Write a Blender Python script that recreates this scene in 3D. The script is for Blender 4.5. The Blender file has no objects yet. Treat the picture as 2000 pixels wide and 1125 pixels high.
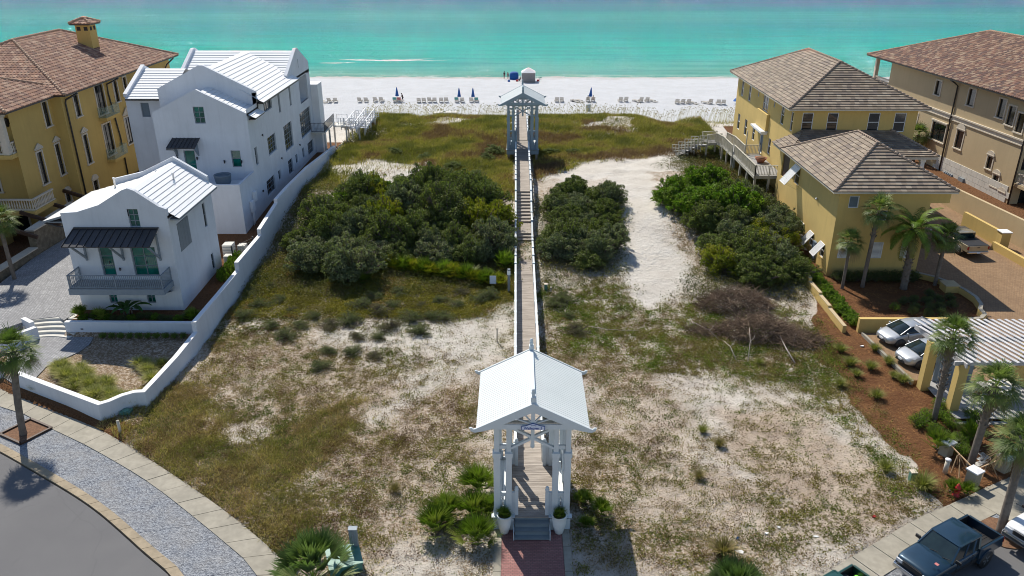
import bpy, bmesh, math, random
import numpy as np
from mathutils import Vector, Matrix
random.seed(7)
S = bpy.context.scene
COL = S.collection
PI = math.pi
R_ = math.radians
rng = np.random.default_rng(11)

# ------------------------------------------------------------------ camera geometry (real place: metres, z up, +y towards the sea)
F, CH, PITCH = 1555.0, 26.0, math.radians(24)
YAW = math.atan(8*math.cos(PITCH)/F)
def ray(px, py):
    c, s, cy, sy = math.cos(PITCH), math.sin(PITCH), math.cos(YAW), math.sin(YAW)
    a = (px-1000)/F; b = (py-562.5)/F
    fw = c-b*s; up = -(s+b*c)
    return (a*cy-fw*sy, a*sy+fw*cy, up)
def P(px, py, z=0.0):
    d = ray(px, py); t = (z-CH)/d[2]
    return (d[0]*t, d[1]*t)

# ------------------------------------------------------------------ terrain height
def sstep(a, b, x):
    t = np.clip((x-a)/(b-a), 0, 1); return t*t*(3-2*t)
def vnoise(x, y, seed=0):
    x = np.asarray(x, float); y = np.asarray(y, float)
    xi = np.floor(x).astype(np.int64); yi = np.floor(y).astype(np.int64)
    fx = x-xi; fy = y-yi; fx = fx*fx*(3-2*fx); fy = fy*fy*(3-2*fy)
    def h(a, b):
        n = (a*374761393 + b*668265263 + seed*974634777) & 0xffffffff
        n = ((n ^ (n >> 13))*1274126177) & 0xffffffff
        return ((n ^ (n >> 16)) & 0xffff)/65535.0
    return (h(xi, yi)*(1-fx)+h(xi+1, yi)*fx)*(1-fy)+(h(xi, yi+1)*(1-fx)+h(xi+1, yi+1)*fx)*fy
def fbm(x, y, o=4, seed=0):
    s = 0; a = .5; t = 0
    for i in range(o):
        s = s+a*vnoise(x*2**i, y*2**i, seed+i*17); t += a; a *= .5
    return s/t
STREET = [(-80, 63), (-60, 59), (-46, 51.5), (-39, 47.3), (-32.19, 42.72), (-29.06, 41.01), (-26.04, 39.47), (-23.12, 37.81), (-18.58, 34.57), (-14.96, 31.81), (-12.06, 29.36), (-10.23, 27.45), (-8.9, 24.3), (-6, 21), (0, 18), (7, 20), (11, 25), (13.7, 27.2), (16.4, 28.9), (19.6, 30.9), (22.1, 32.15), (26.8, 34.6), (40, 41.5), (80, 62)]
SX = [p[0] for p in STREET]; SY = [p[1] for p in STREET]
def hz(x, y):
    x = np.asarray(x, float); y = np.asarray(y, float)
    mid = np.interp(y, [28, 45, 55, 62, 70, 78, 90, 98, 106, 112, 117, 124, 132, 155, 185, 193, 205, 240],
                       [.03, .2, .45, .9, 2.0, 2.5, 2.3, 2.3, 2.7, 2.55, .9, -2.3, -3.1, -3.6, -4.6, -5.05, -5.9, -9])
    lef = np.interp(y, [42, 49, 50, 60, 66, 75, 92, 104, 112, 117, 124, 132, 155, 185, 193, 205, 240],
                       [.3, .3, 1.0, 1.2, 1.5, 1.9, 1.9, 1.6, 1.6, .6, -2.3, -3.1, -3.6, -4.6, -5.05, -5.9, -9])
    rig = np.interp(y, [28, 60, 66, 80, 104, 112, 117, 124, 132, 155, 185, 193, 205, 240],
                       [.08, .42, .45, .45, .6, 1.2, .6, -2.3, -3.1, -3.6, -4.6, -5.05, -5.9, -9])
    lef = np.where((x < -31.45) & (y > 49.5) & (y < 82), np.minimum(lef, .8), lef)
    lef = np.where((x < -31.42) & (x > -35.2) & (y > 47.6) & (y < 51.4), .22, lef)
    wl = sstep(-21.55, -21.9, x)*sstep(39.2, 40.5, y+0*x)
    wr = np.where(y > 68, sstep(25, 27.5, x), sstep(21.5, 27, x)*(1-sstep(62,68,y))+sstep(25, 27.5, x)*sstep(62,68,y))
    z = mid*(1-wl)*(1-wr)+lef*wl+rig*wr
    central = (1-wl)*(1-wr)
    beach = sstep(128, 136, y)
    bump = (fbm(x*.16, y*.16, 4, 3)-.5)*1.3*sstep(56, 70, y)*(1-beach)+(fbm(x*.7, y*.7, 3, 9)-.5)*.16*sstep(28, 34, y)*(1-.6*beach)
    z = z+bump*central
    z = z+central*.9*np.exp(-(((x-17)/5)**2+((y-76)/8)**2))           # sandy mound by the right house
    z = z+central*.7*np.exp(-(((x+9)/7)**2+((y-72)/6)**2))
    z = z-(1-beach)*central*sstep(104, 112, y)*1.1*np.exp(-((x-21)/3.2)**2)   # low saddle at the head of the path
    z = z+beach*(fbm(x*.3, y*.3, 3, 5)-.5)*.22
    sl = np.interp(x, SX, SY)
    z = np.where(y < sl+.02, -.14, z)
    return z
def H(x, y): return float(hz(np.array([x]), np.array([y]))[0])
def G(px, py, dz=0.0):
    z = 0.0
    for i in range(14):
        x, y = P(px, py, z+dz); z = z*.4+H(x, y)*.6
    return (x, y, H(x, y))

# ------------------------------------------------------------------ mesh helpers
class MB:
    def __init__(s): s.v = []; s.f = []; s.m = []; s.sm = []; s.cur = 0; s.smooth = False
    def add(s, vs, fs):
        o = len(s.v); s.v += [tuple(map(float, q)) for q in vs]
        for f in fs: s.f.append([o+i for i in f]); s.m.append(s.cur); s.sm.append(s.smooth)
        return s
    def box(s, x0, y0, z0, x1, y1, z1):
        if x0 > x1: x0, x1 = x1, x0
        if y0 > y1: y0, y1 = y1, y0
        if z0 > z1: z0, z1 = z1, z0
        return s.add([(x0,y0,z0),(x1,y0,z0),(x1,y1,z0),(x0,y1,z0),(x0,y0,z1),(x1,y0,z1),(x1,y1,z1),(x0,y1,z1)],
                     [(0,3,2,1),(4,5,6,7),(0,1,5,4),(1,2,6,5),(2,3,7,6),(3,0,4,7)])
    def beam(s, p, q, w, h, up=(0,0,1)):
        p = Vector(p); q = Vector(q); d = (q-p).normalized(); up = Vector(up)
        r = d.cross(up)
        if r.length < 1e-4: r = d.cross(Vector((0,1,0)))
        r.normalize(); u = r.cross(d).normalized(); r = r*w/2; u = u*h/2
        vs = [p-r-u, p+r-u, p+r+u, p-r+u, q-r-u, q+r-u, q+r+u, q-r+u]
        return s.add(vs, [(0,1,2,3),(7,6,5,4),(0,4,5,1),(1,5,6,2),(2,6,7,3),(3,7,4,0)])
    def tube(s, pts, r, n=8, r2=None, cap=True):
        pts = [Vector(p) for p in pts]; rs = r if isinstance(r, (list, tuple)) else [r+(((r2 or r)-r)*i/(len(pts)-1)) for i in range(len(pts))]
        vs = []; a = None
        for i, p in enumerate(pts):
            d = (pts[min(i+1, len(pts)-1)]-pts[max(i-1, 0)]).normalized()
            if a is None:
                a = d.cross(Vector((.31,.2,.93)));
                if a.length < .1: a = d.cross(Vector((1,0,0)))
            a = (a-d*a.dot(d)).normalized(); b = d.cross(a)
            for k in range(n):
                t = 2*PI*k/n; vs.append(p+(a*math.cos(t)+b*math.sin(t))*rs[i])
        fs = [(i*n+k, i*n+(k+1)%n, (i+1)*n+(k+1)%n, (i+1)*n+k) for i in range(len(pts)-1) for k in range(n)]
        if cap: fs += [tuple(range(n-1, -1, -1)), tuple((len(pts)-1)*n+k for k in range(n))]
        sm = s.smooth; s.smooth = n > 5; s.add(vs, fs); s.smooth = sm
        return s
    def lathe(s, c, prof, n=20, cap=True):
        vs = []; 
        for (r, z) in prof:
            for k in range(n): t = 2*PI*k/n; vs.append((c[0]+r*math.cos(t), c[1]+r*math.sin(t), c[2]+z))
        m = len(prof)
        fs = [(i*n+k, i*n+(k+1)%n, (i+1)*n+(k+1)%n, (i+1)*n+k) for i in range(m-1) for k in range(n)]
        if cap: fs += [tuple(range(n-1, -1, -1)), tuple((m-1)*n+k for k in range(n))]
        sm = s.smooth; s.smooth = True; s.add(vs, fs); s.smooth = sm
        return s
    def poly(s, pts): return s.add(pts, [tuple(range(len(pts)))])
    def prism(s, pts, d):
        n = len(pts); d = Vector(d); b = [Vector(p) for p in pts]; t = [p+d for p in b]
        nrm = Vector((0,0,0))
        for i in range(n): nrm += b[i].cross(b[(i+1)%n])
        flip = nrm.dot(d) < 0
        fs = [tuple(range(n-1,-1,-1)), tuple(range(n, 2*n))]+[(i, (i+1)%n, n+(i+1)%n, n+i) for i in range(n)]
        if flip: fs = [tuple(reversed(f)) for f in fs]
        return s.add(b+t, fs)
    def xf(s, M):
        s.v = [tuple(M@Vector(q)) for q in s.v]; return s
    def build(s, name, mats, parent=None, bevel=0, segs=2, sub=0, loc=None):
        me = bpy.data.meshes.new(name); me.from_pydata(s.v, [], s.f)
        if not isinstance(mats, (list, tuple)): mats = [mats]
        for m in mats: me.materials.append(m)
        me.polygons.foreach_set('material_index', s.m); me.polygons.foreach_set('use_smooth', s.sm)
        me.update(); o = bpy.data.objects.new(name, me); COL.objects.link(o)
        if parent is not None: o.parent = parent
        if loc: o.location = loc
        if bevel:
            b = o.modifiers.new('b', 'BEVEL'); b.width = bevel; b.segments = segs; b.limit_method = 'ANGLE'; b.angle_limit = R_(35)
        if sub:
            b = o.modifiers.new('s', 'SUBSURF'); b.levels = sub; b.render_levels = sub
        return o
def np_mesh(name, V, k, mat, parent=None, cols=None, smooth=False):
    """V: (n*k,3) vertices, every k of them one polygon; cols: (n,3) colour per polygon."""
    V = np.asarray(V, np.float32); n = len(V)//k
    me = bpy.data.meshes.new(name); me.vertices.add(n*k); me.vertices.foreach_set('co', V.reshape(-1))
    me.loops.add(n*k); me.loops.foreach_set('vertex_index', np.arange(n*k, dtype=np.int32))
    me.polygons.add(n); me.polygons.foreach_set('loop_start', np.arange(0, n*k, k, dtype=np.int32))
    me.polygons.foreach_set('loop_total', np.full(n, k, np.int32))
    me.update(calc_edges=True)
    if cols is not None:
        a = me.color_attributes.new('Tint', 'FLOAT_COLOR', 'POINT')
        c = np.ones((n*k, 4), np.float32); c[:, :3] = np.repeat(cols, k, 0); a.data.foreach_set('color', c.reshape(-1))
    me.materials.append(mat)
    o = bpy.data.objects.new(name, me); COL.objects.link(o)
    if parent is not None: o.parent = parent
    return o
def tag(o, label=None, cat=None, group=None, kind=None):
    if label: o['label'] = label
    if cat: o['category'] = cat
    if group: o['group'] = group
    if kind: o['kind'] = kind
    return o
def thing(name, loc, label, cat, group=None, rz=0):
    o = bpy.data.objects.new(name, None); COL.objects.link(o); o.location = loc; o.rotation_euler = (0, 0, rz)
    o.empty_display_size = .2
    return tag(o, label, cat, group)
KIDS = {}
def copy_tree(src, loc=None, rz=None, label=None, parent=None, scale=None, group=None):
    o = src.copy(); COL.objects.link(o)
    if parent is not None: o.parent = parent
    if loc is not None: o.location = loc
    if rz is not None: o.rotation_euler = (0, 0, rz)
    if scale is not None: o.scale = scale if isinstance(scale, tuple) else (scale,)*3
    if label: o['label'] = label
    if group: o['group'] = group
    for ch in src.children: copy_tree(ch, parent=o)
    return o

# ------------------------------------------------------------------ materials
def nt(m):
    m.use_nodes = True; n = m.node_tree; b = n.nodes['Principled BSDF']; return n, b
def N(n, t, **kw):
    x = n.nodes.new(t)
    for k, v in kw.items(): setattr(x, k, v)
    return x
def mixc(n, fac, a, b, blend='MIX'):
    x = N(n, 'ShaderNodeMix', data_type='RGBA', blend_type=blend)
    for i, val in ((0, fac), (6, a), (7, b)):
        if isinstance(val, bpy.types.NodeSocket): n.links.new(val, x.inputs[i])
        elif i == 0: x.inputs[0].default_value = val
        else: x.inputs[i].default_value = (*val, 1) if len(val) == 3 else val
    return x.outputs[2]
def noise(n, vec, scale, detail=4, rough=.6):
    x = N(n, 'ShaderNodeTexNoise'); x.inputs['Scale'].default_value = scale; x.inputs['Detail'].default_value = detail; x.inputs['Roughness'].default_value = rough
    n.links.new(vec, x.inputs['Vector']); return x.outputs['Fac']
def mrange(n, v, a, b, c=0.0, d=1.0):
    x = N(n, 'ShaderNodeMapRange'); x.clamp = True
    for i, val in enumerate((v, a, b, c, d)):
        if isinstance(val, bpy.types.NodeSocket): n.links.new(val, x.inputs[i])
        else: x.inputs[i].default_value = val
    return x.outputs[0]
def mth(n, op, a, b=0.0):
    x = N(n, 'ShaderNodeMath', operation=op)
    for i, val in enumerate((a, b)):
        if isinstance(val, bpy.types.NodeSocket): n.links.new(val, x.inputs[i])
        else: x.inputs[i].default_value = val
    return x.outputs[0]
def scalev(n, vec, sx, sy, sz):
    x = N(n, 'ShaderNodeMapping'); x.inputs['Scale'].default_value = (sx, sy, sz); n.links.new(vec, x.inputs['Vector']); return x.outputs[0]
def bump(n, b, h, strength=.3, dist=.02):
    x = N(n, 'ShaderNodeBump'); x.inputs['Strength'].default_value = strength; x.inputs['Distance'].default_value = dist
    n.links.new(h, x.inputs['Height']); n.links.new(x.outputs[0], b.inputs['Normal'])
def pos(n, obj=False):
    if obj: return N(n, 'ShaderNodeTexCoord').outputs['Object']
    return N(n, 'ShaderNodeNewGeometry').outputs['Position']
def mat(name, col, rough=.7, var=.12, vs=1.2, bs=.0, bd=.01, bscale=20, metal=0, spec=None, streak=0, obj=False, fine=0, coat=0):
    m = bpy.data.materials.new(name); n, b = nt(m)
    b.inputs['Roughness'].default_value = rough; b.inputs['Metallic'].default_value = metal
    if spec is not None: b.inputs['Specular IOR Level'].default_value = spec
    if coat: b.inputs['Coat Weight'].default_value = coat; b.inputs['Coat Roughness'].default_value = .04
    v = pos(n, obj); c = tuple(col)
    f = mrange(n, noise(n, v, vs), .3, .7)
    o = mixc(n, f, tuple(x*(1-var) for x in c), tuple(min(1, x*(1+var)) for x in c))
    if fine:
        g = mrange(n, noise(n, v, fine, 2), .35, .65)
        o = mixc(n, g, (1-var*1.3,)*3, (1+var*.6,)*3, 'MULTIPLY') if False else mixc(n, mth(n, 'MULTIPLY', g, .35), o, tuple(x*.6 for x in c))
    if streak:
        g = mrange(n, noise(n, scalev(n, v, 2.2, 2.2, .18), 1.0, 5, .7), .48, .75, 0, streak)
        o = mixc(n, g, o, tuple(x*.6 for x in c))
    n.links.new(o, b.inputs['Base Color'])
    if bs: bump(n, b, noise(n, v, bscale, 4, .7), bs, bd)
    return m
def attr_mat(name, rough=.6, trans=.25, mul=1.0, spec=.3):
    m = bpy.data.materials.new(name); n, b = nt(m)
    a0 = N(n, 'ShaderNodeAttribute', attribute_name='Tint'); a = N(n, 'ShaderNodeHueSaturation'); a.inputs['Saturation'].default_value = 1.08; a.inputs['Value'].default_value = mul; n.links.new(a0.outputs['Color'], a.inputs['Color'])
    n.links.new(a.outputs['Color'], b.inputs['Base Color']); b.inputs['Roughness'].default_value = rough; b.inputs['Specular IOR Level'].default_value = spec
    if trans:
        t = N(n, 'ShaderNodeBsdfTranslucent'); mx = N(n, 'ShaderNodeMixShader'); mx.inputs[0].default_value = trans
        n.links.new(mixc(n, 1.0, a.outputs['Color'], (1.0, 1.15, .55), 'MULTIPLY'), t.inputs[0])
        n.links.new(b.outputs[0], mx.inputs[1]); n.links.new(t.outputs[0], mx.inputs[2]); n.links.new(mx.outputs[0], n.nodes['Material Output'].inputs[0])
    return m
M = {}
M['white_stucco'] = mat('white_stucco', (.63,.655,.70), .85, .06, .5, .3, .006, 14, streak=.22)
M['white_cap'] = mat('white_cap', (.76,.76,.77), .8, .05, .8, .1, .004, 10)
M['yellow_stucco'] = mat('yellow_stucco', (.61,.435,.15), .9, .07, .35, .3, .006, 14, streak=.22)
M['gold_stucco'] = mat('gold_stucco', (.54,.37,.115), .9, .07, .35, .3, .006, 14, streak=.2)
M['beige_stucco'] = mat('beige_stucco', (.50,.39,.235), .9, .06, .35, .3, .006, 14, streak=.15)
M['trim_stone'] = mat('trim_stone', (.60,.53,.43), .8, .08, 1.5, .2, .004, 20)
M['seam_white'] = mat('seam_white', (.82,.83,.84), .35, .03, .9, 0)
M['stone_white'] = mat('stone_white', (.60,.58,.53), .8, .1, .8, .2, .005, 10)
M['frame_grey'] = mat('frame_grey', (.20,.23,.26), .5, .06, 2)
M['frame_white'] = mat('frame_white', (.78,.78,.78), .5, .05, 2)
M['frame_dark'] = mat('frame_dark', (.035,.03,.027), .45, .1, 2)
M['dark_metal'] = mat('dark_metal', (.035,.035,.04), .4, .15, 3, spec=.5)
M['grey_wood'] = mat('grey_wood', (.22,.26,.30), .6, .08, 3)
M['interior'] = mat('interior', (.03,.03,.03), .9)
M['brown_door'] = mat('brown_door', (.06,.03,.018), .6)
def glass(name, col, rough=.06):
    m = bpy.data.materials.new(name); n, b = nt(m); v = pos(n)
    o = mixc(n, mrange(n, noise(n, v, .8, 3), .35, .65), tuple(x*.35 for x in col), col)
    n.links.new(o, b.inputs['Base Color']); b.inputs['Roughness'].default_value = rough; b.inputs['Specular IOR Level'].default_value = .9
    return m
M['glass_dark'] = glass('glass_dark', (.025,.03,.035)); M['glass_teal'] = glass('glass_teal', (.0,.17,.13)); M['glass_green'] = glass('glass_green', (.03,.045,.04))
def glass_clear():
    m = bpy.data.materials.new('glass_rail'); n, b = nt(m)
    b.inputs['Base Color'].default_value = (.3,.42,.36,1); b.inputs['Roughness'].default_value = .03; b.inputs['Alpha'].default_value = .22
    return m
M['glass_rail'] = glass_clear()
def paint(name, col, metal=.3, rough=.35, coat=1):
    m = bpy.data.materials.new(name); n, b = nt(m); v = pos(n, True)
    n.links.new(mixc(n, mrange(n, noise(n, v, 1.5, 5), .4, .62), tuple(x*.85 for x in col), col), b.inputs['Base Color'])
    b.inputs['Metallic'].default_value = metal; b.inputs['Roughness'].default_value = rough; b.inputs['Coat Weight'].default_value = coat; b.inputs['Coat Roughness'].default_value = .05
    return m
M['car_blue'] = paint('car_blue', (.012,.042,.075), .4); M['car_silver'] = paint('car_silver', (.50,.52,.54), .5, .35); M['car_gold'] = paint('car_gold', (.42,.36,.25), .5, .4)
M['car_white'] = paint('car_white', (.78,.78,.78), 0, .4); M['car_green'] = paint('car_green', (.01,.07,.05), .3)
M['rubber'] = mat('rubber', (.015,.015,.015), .85); M['plastic_black'] = mat('plastic_black', (.02,.02,.022), .55)
M['chrome'] = mat('chrome', (.55,.56,.58), .18, .02, metal=1); M['rim_metal'] = mat('rim_metal', (.4,.41,.42), .35, .05, metal=.8)
M['head_glass'] = mat('head_glass', (.6,.62,.65), .1, .1, spec=.8); M['tail_red'] = mat('tail_red', (.25,.01,.01), .25)
M['car_glass'] = glass('car_glass', (.02,.035,.035), .03)
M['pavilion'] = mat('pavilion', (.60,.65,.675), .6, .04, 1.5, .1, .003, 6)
M['pavilion_shaded'] = mat('pavilion_shaded', (.27,.35,.40), .6, .05, 1.5)  # pavilion paint with its shade put into the colour, darker and bluer
M['pav_roof'] = mat('pav_roof', (.66,.69,.68), .45, .03, 1.0)
M['bench_white'] = mat('bench_white', (.80,.82,.80), .5, .04, 2)
M['leaf'] = attr_mat('leaf', .65, .32, 1.22, spec=.2); M['blade'] = attr_mat('blade', .65, .35, 1.45); M['palm_leaf'] = attr_mat('palm_leaf', .5, .3, 1.15, spec=.3)
M['twig'] = mat('twig', (.13,.10,.08), .9, .3, 3, .3, .01, 20)
M['pale_wood'] = mat('pale_wood', (.40,.34,.29), .8, .25, 3, .3, .01, 20)
M['trunk'] = mat('trunk', (.17,.14,.115), .9, .3, 4, .6, .02, 14, obj=True)
M['concrete'] = mat('concrete', (.335,.305,.245), .85, .16, .7, .2, .004, 30, fine=3)
M['tan_brick'] = mat('tan_brick', (.33,.265,.18), .85, .2, 1.2, .3, .005, 30, fine=6)
M['teal_box'] = mat('teal_box', (.10,.25,.20), .5, .1, 3); M['red_paint'] = mat('red_paint', (.45,.02,.025), .4, .1, 3)
M['blue_cloth'] = mat('blue_cloth', (.01,.09,.32), .8, .1, 2); M['white_cloth'] = mat('white_cloth', (.75,.75,.75), .8, .05, 2); M['grey_cloth'] = mat('grey_cloth', (.26,.24,.23), .85, .08, 2)
M['beach_wood'] = mat('beach_wood', (.48,.44,.38), .8, .12, 5); M['grey_plastic'] = mat('grey_plastic', (.28,.33,.36), .6, .08, 2)
M['skin'] = mat('skin', (.42,.24,.16), .6, .05, 3); M['hair'] = mat('hair', (.03,.018,.012), .7)
M['terracotta'] = mat('terracotta', (.30,.12,.07), .8, .12, 4); M['wood_stake'] = mat('wood_stake', (.45,.30,.17), .8, .15, 5)
M['urn_grey'] = mat('urn_grey', (.14,.18,.22), .7, .08, 2)
def wood(name, c1, c2, axis_scale, sc=1.0):
    m = bpy.data.materials.new(name); n, b = nt(m); v = pos(n)
    w = noise(n, scalev(n, v, *axis_scale), sc, 6, .7)
    o = mixc(n, mrange(n, w, .3, .7), c1, c2)
    a = N(n, 'ShaderNodeObjectInfo')
    n.links.new(o, b.inputs['Base Color']); b.inputs['Roughness'].default_value = .85
    bump(n, b, w, .3, .006); return m
M['boards_x'] = wood('boards_x', (.20,.17,.145), (.46,.405,.355), (.7, 7.2, 1))
M['boards_grey'] = wood('boards_grey', (.22,.215,.21), (.46,.45,.44), (.7, 6, 1))
M['pergola_wood'] = wood('pergola_wood', (.36,.35,.35), (.68,.66,.66), (5, .8, 3))
M['rail_wood'] = wood('rail_wood', (.34,.32,.26), (.56,.53,.44), (2, 2, 2))
def barrel(name, cols, sat=1):
    m = bpy.data.materials.new(name); n, b = nt(m)
    a = N(n, 'ShaderNodeAttribute', attribute_name='Tint'); n.links.new(a.outputs['Color'], b.inputs['Base Color']); b.inputs['Roughness'].default_value = .8
    bump(n, b, noise(n, pos(n), 12), .3, .01); return m
M['tile'] = barrel('tile', None)
# ================================================================== SETTING: terrain, sea, street
def poly_mask(px_poly, X, Y, soft=1.2, z=None, seed=1, amp=1.6):
    """1 inside the ground outline given by its corners; the edge is ragged."""
    pts = px_poly
    jx = (fbm(X*.5, Y*.5, 3, seed)-.5)*amp*2; jy = (fbm(X*.5+9, Y*.5+4, 3, seed+5)-.5)*amp*2
    x = X+jx; y = Y+jy
    inside = np.zeros(x.shape, bool); d = np.full(x.shape, 1e9)
    n = len(pts)
    for i in range(n):
        x0, y0 = pts[i][:2]; x1, y1 = pts[(i+1) % n][:2]
        if y0 != y1:
            c = ((y0 > y) != (y1 > y)) & (x < (x1-x0)*(y-y0)/(y1-y0)+x0); inside ^= c
        dx, dy = x1-x0, y1-y0; t = np.clip(((x-x0)*dx+(y-y0)*dy)/(dx*dx+dy*dy+1e-9), 0, 1)
        d = np.minimum(d, np.hypot(x-x0-t*dx, y-y0-t*dy))
    sd = np.where(inside, d, -d)
    return sstep(-soft*.5, soft*.5, sd)
def GP(l): return [G(*q)[:2] for q in l]
Z_OLIVE = GP([(205,850),(330,735),(400,760),(470,870),(600,820),(700,800),(640,900),(590,980),(560,1080),(545,1110),(500,1090),(420,1015),(320,925)])
Z_BROWN = GP([(330,735),(460,640),(620,660),(760,660),(930,700),(930,830),(960,900),(950,1030),(800,1060),(700,1120),(560,1100),(600,960),(520,850)])
Z_PALEL = GP([(620,655),(860,610),(1000,570),(1000,660),(900,690),(780,740),(640,700)])
Z_PATHL = GP([(1000,600),(985,680),(860,760),(740,830),(700,820),(840,720),(930,640)])
Z_GREENL = GP([(480,560),(560,500),(760,540),(1000,520),(990,585),(860,640),(700,650),(480,650),(420,690),(400,680)])
Z_WALLSIDE = GP([(395,760),(480,620),(560,420),(650,300),(700,300),(600,420),(560,500),(470,640),(430,760)])  # weedy strip along the white garden wall: more litter and dry grass
Z_GREENR = GP([(1060,560),(1220,560),(1250,620),(1390,580),(1420,660),(1400,720),(1250,720),(1060,680)])
Z_GREENR2 = GP([(1560,620),(1640,650),(1660,760),(1760,900),(1820,980),(1790,1000),(1700,900),(1600,780),(1400,740),(1330,700),(1380,600)])
Z_MIXR = GP([(1060,680),(1250,720),(1340,800),(1370,900),(1560,960),(1640,1050),(1500,1125),(1115,1125),(1115,900),(1150,760)])
Z_BROWNR = GP([(1060,620),(1200,640),(1330,700),(1230,760),(1150,740),(1060,720)])
Z_SANDR = GP([(1340,740),(1620,760),(1700,850),(1820,1000),(1600,1080),(1480,960),(1370,900)])
Z_TAN = GP([(1420,800),(1560,800),(1800,980),(1700,1040),(1560,1000),(1450,900)])
Z_WHITE = GP([(1040,352),(1120,328),(1230,312),(1355,296),(1350,315),(1262,335),(1290,400),(1300,460),(1340,510),(1330,580),(1280,605),(1230,575),(1190,500),(1215,400),(1190,345),(1100,350)])
Z_WHITEL = GP([(645,328),(700,313),(820,318),(835,345),(800,372),(700,372)])
Z_DUNE = [(-21,86),(-10,88),(0.5,80)]+GP([(1050,345),(1120,322),(1200,310),(1290,300),(1350,293)])+[(22,90),(24,80),(27,90),(27,112),(21,110),(16,115),(-21,115)]
Z_DUNE2 = [(-21,76),(-10,84),(-8,78),(0.3,74),(0.3,84),(-8,88),(-21,90)]
Z_CREST = [(-21,112.5),(24,112.5),(24,128),(-21,128)]
mul_edge = [G(1600,700)[:2], G(1560,640)[:2], (20.9,49.8), (21.6,52), (22.9,55), (22.9,64), (33,66), (36,58), (35,51), (30,50), (29.5,41), (34,41), (34,38), (26.5,34.7), (22.1,32.2), (21.2,31.6), (21.0,33.2), (21.5,35.5), (20.5,37.2), (20.6,39.6), (20.4,42.7), (20.4,45.5)]
def ground_cover(X, Y):
    pm = poly_mask
    olive = pm(Z_OLIVE, X, Y, 2.2, seed=2); brown = pm(Z_BROWN, X, Y, 2.5, seed=3); pal = pm(Z_PALEL, X, Y, 2.5, seed=4)*.7
    pathl = pm(Z_PATHL, X, Y, 1.5, seed=44, amp=.6)
    gl = pm(Z_GREENL, X, Y, 2, seed=5); gr = pm(Z_GREENR, X, Y, 2, seed=6); gr2 = pm(Z_GREENR2, X, Y, 2, seed=7); mx = pm(Z_MIXR, X, Y, 2.5, seed=8)
    br = pm(Z_BROWNR, X, Y, 2, seed=9); tan = pm(Z_TAN, X, Y, 3, seed=10); sr = pm(Z_SANDR, X, Y, 2, seed=11)
    wh = np.maximum(pm(Z_WHITE, X, Y, 1.2, seed=12, amp=1.1), pm(Z_WHITEL, X, Y, 2.5, seed=13)*.9)
    wside = pm(Z_WALLSIDE, X, Y, 2, seed=14)
    dune = np.maximum(pm(Z_DUNE, X, Y, 2.5, seed=15), pm(Z_DUNE2, X, Y, 2.5, seed=16)); cr = pm(Z_CREST, X, Y, 2, seed=17, amp=3)
    big = fbm(X*.25, Y*.25, 4, 60)
    lot = (X > -21.6) & (X < 27) & (Y < 84)
    dead = .62*lot+.34*brown+.40*br+.10*mx+.42*olive+.45*wside+.15*gr2+.15*gr+.2*gl
    dead = dead*(1-.45*pathl)*(1-.55*sr)*(1-.3*pal)*(.75+.5*sstep(.35,.65,big))
    green = .95*gl+.75*gr+.62*gr2+.5*mx+.30*sr+.95*olive+.35*brown+.3*lot
    green = green*(.5+.9*sstep(.35, .65, fbm(X*.22+40, Y*.22, 4, 61)))
    dn = dune*(1-.85*sstep(.55,.66, fbm(X*.3+5, Y*.3, 3, 77))*sstep(100, 112, Y))
    green = np.maximum(green, .75*dn); dead = np.maximum(dead, .6*dn)
    cg = cr*sstep(.42, .6, fbm(X*.35, Y*.5, 3, 33))*.6
    dead = np.maximum(dead, cg*.7); green = np.maximum(green, cg*.4)
    left = (X < -21.6)
    green = np.where(left & (Y < 47) & (X > -30), .3, green); dead = np.where(left & (Y < 84), .55, dead)
    k = (1-wh); dead = dead*k; green = green*k; COVER_SHADE = 1
    beach = sstep(126, 132, Y)
    dead = dead*(1-beach); green = green*(1-beach)
    tone = np.clip(.35*brown+.8*tan+.35*mx+.25*olive+.2*lot-.5*pal-.4*pathl, 0, 1)*(1-wh)*(1-beach)
    mul = pm(mul_edge, X, Y, .5, seed=21, amp=.7)
    tone = np.where(left & (Y < 60), .95, tone); dead = np.where(left & (Y < 50), .8, dead)
    sl_ = np.interp(X, SX, SY); mul = np.maximum(mul, np.where((X < -21.9) & (Y < 43.5) & (Y < 39.6+(-24-X)*.52) & (Y > sl_-.1), 1.0, 0))
    mul = np.maximum(mul, np.where((X > 36.5) & (Y > 45) & (Y < 112) | (X > 29) & (Y > 77) & (Y < 112) | (X < -37) & (Y > 50) & (Y < 105), 1.0, 0))
    mul = np.maximum(mul, np.where((X < -22) & (X > -31.4) & (Y > 50.3) & (Y < 100), .9, 0))
    return np.clip(dead, 0, 1), np.clip(green, 0, 1), tone, mul
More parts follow.
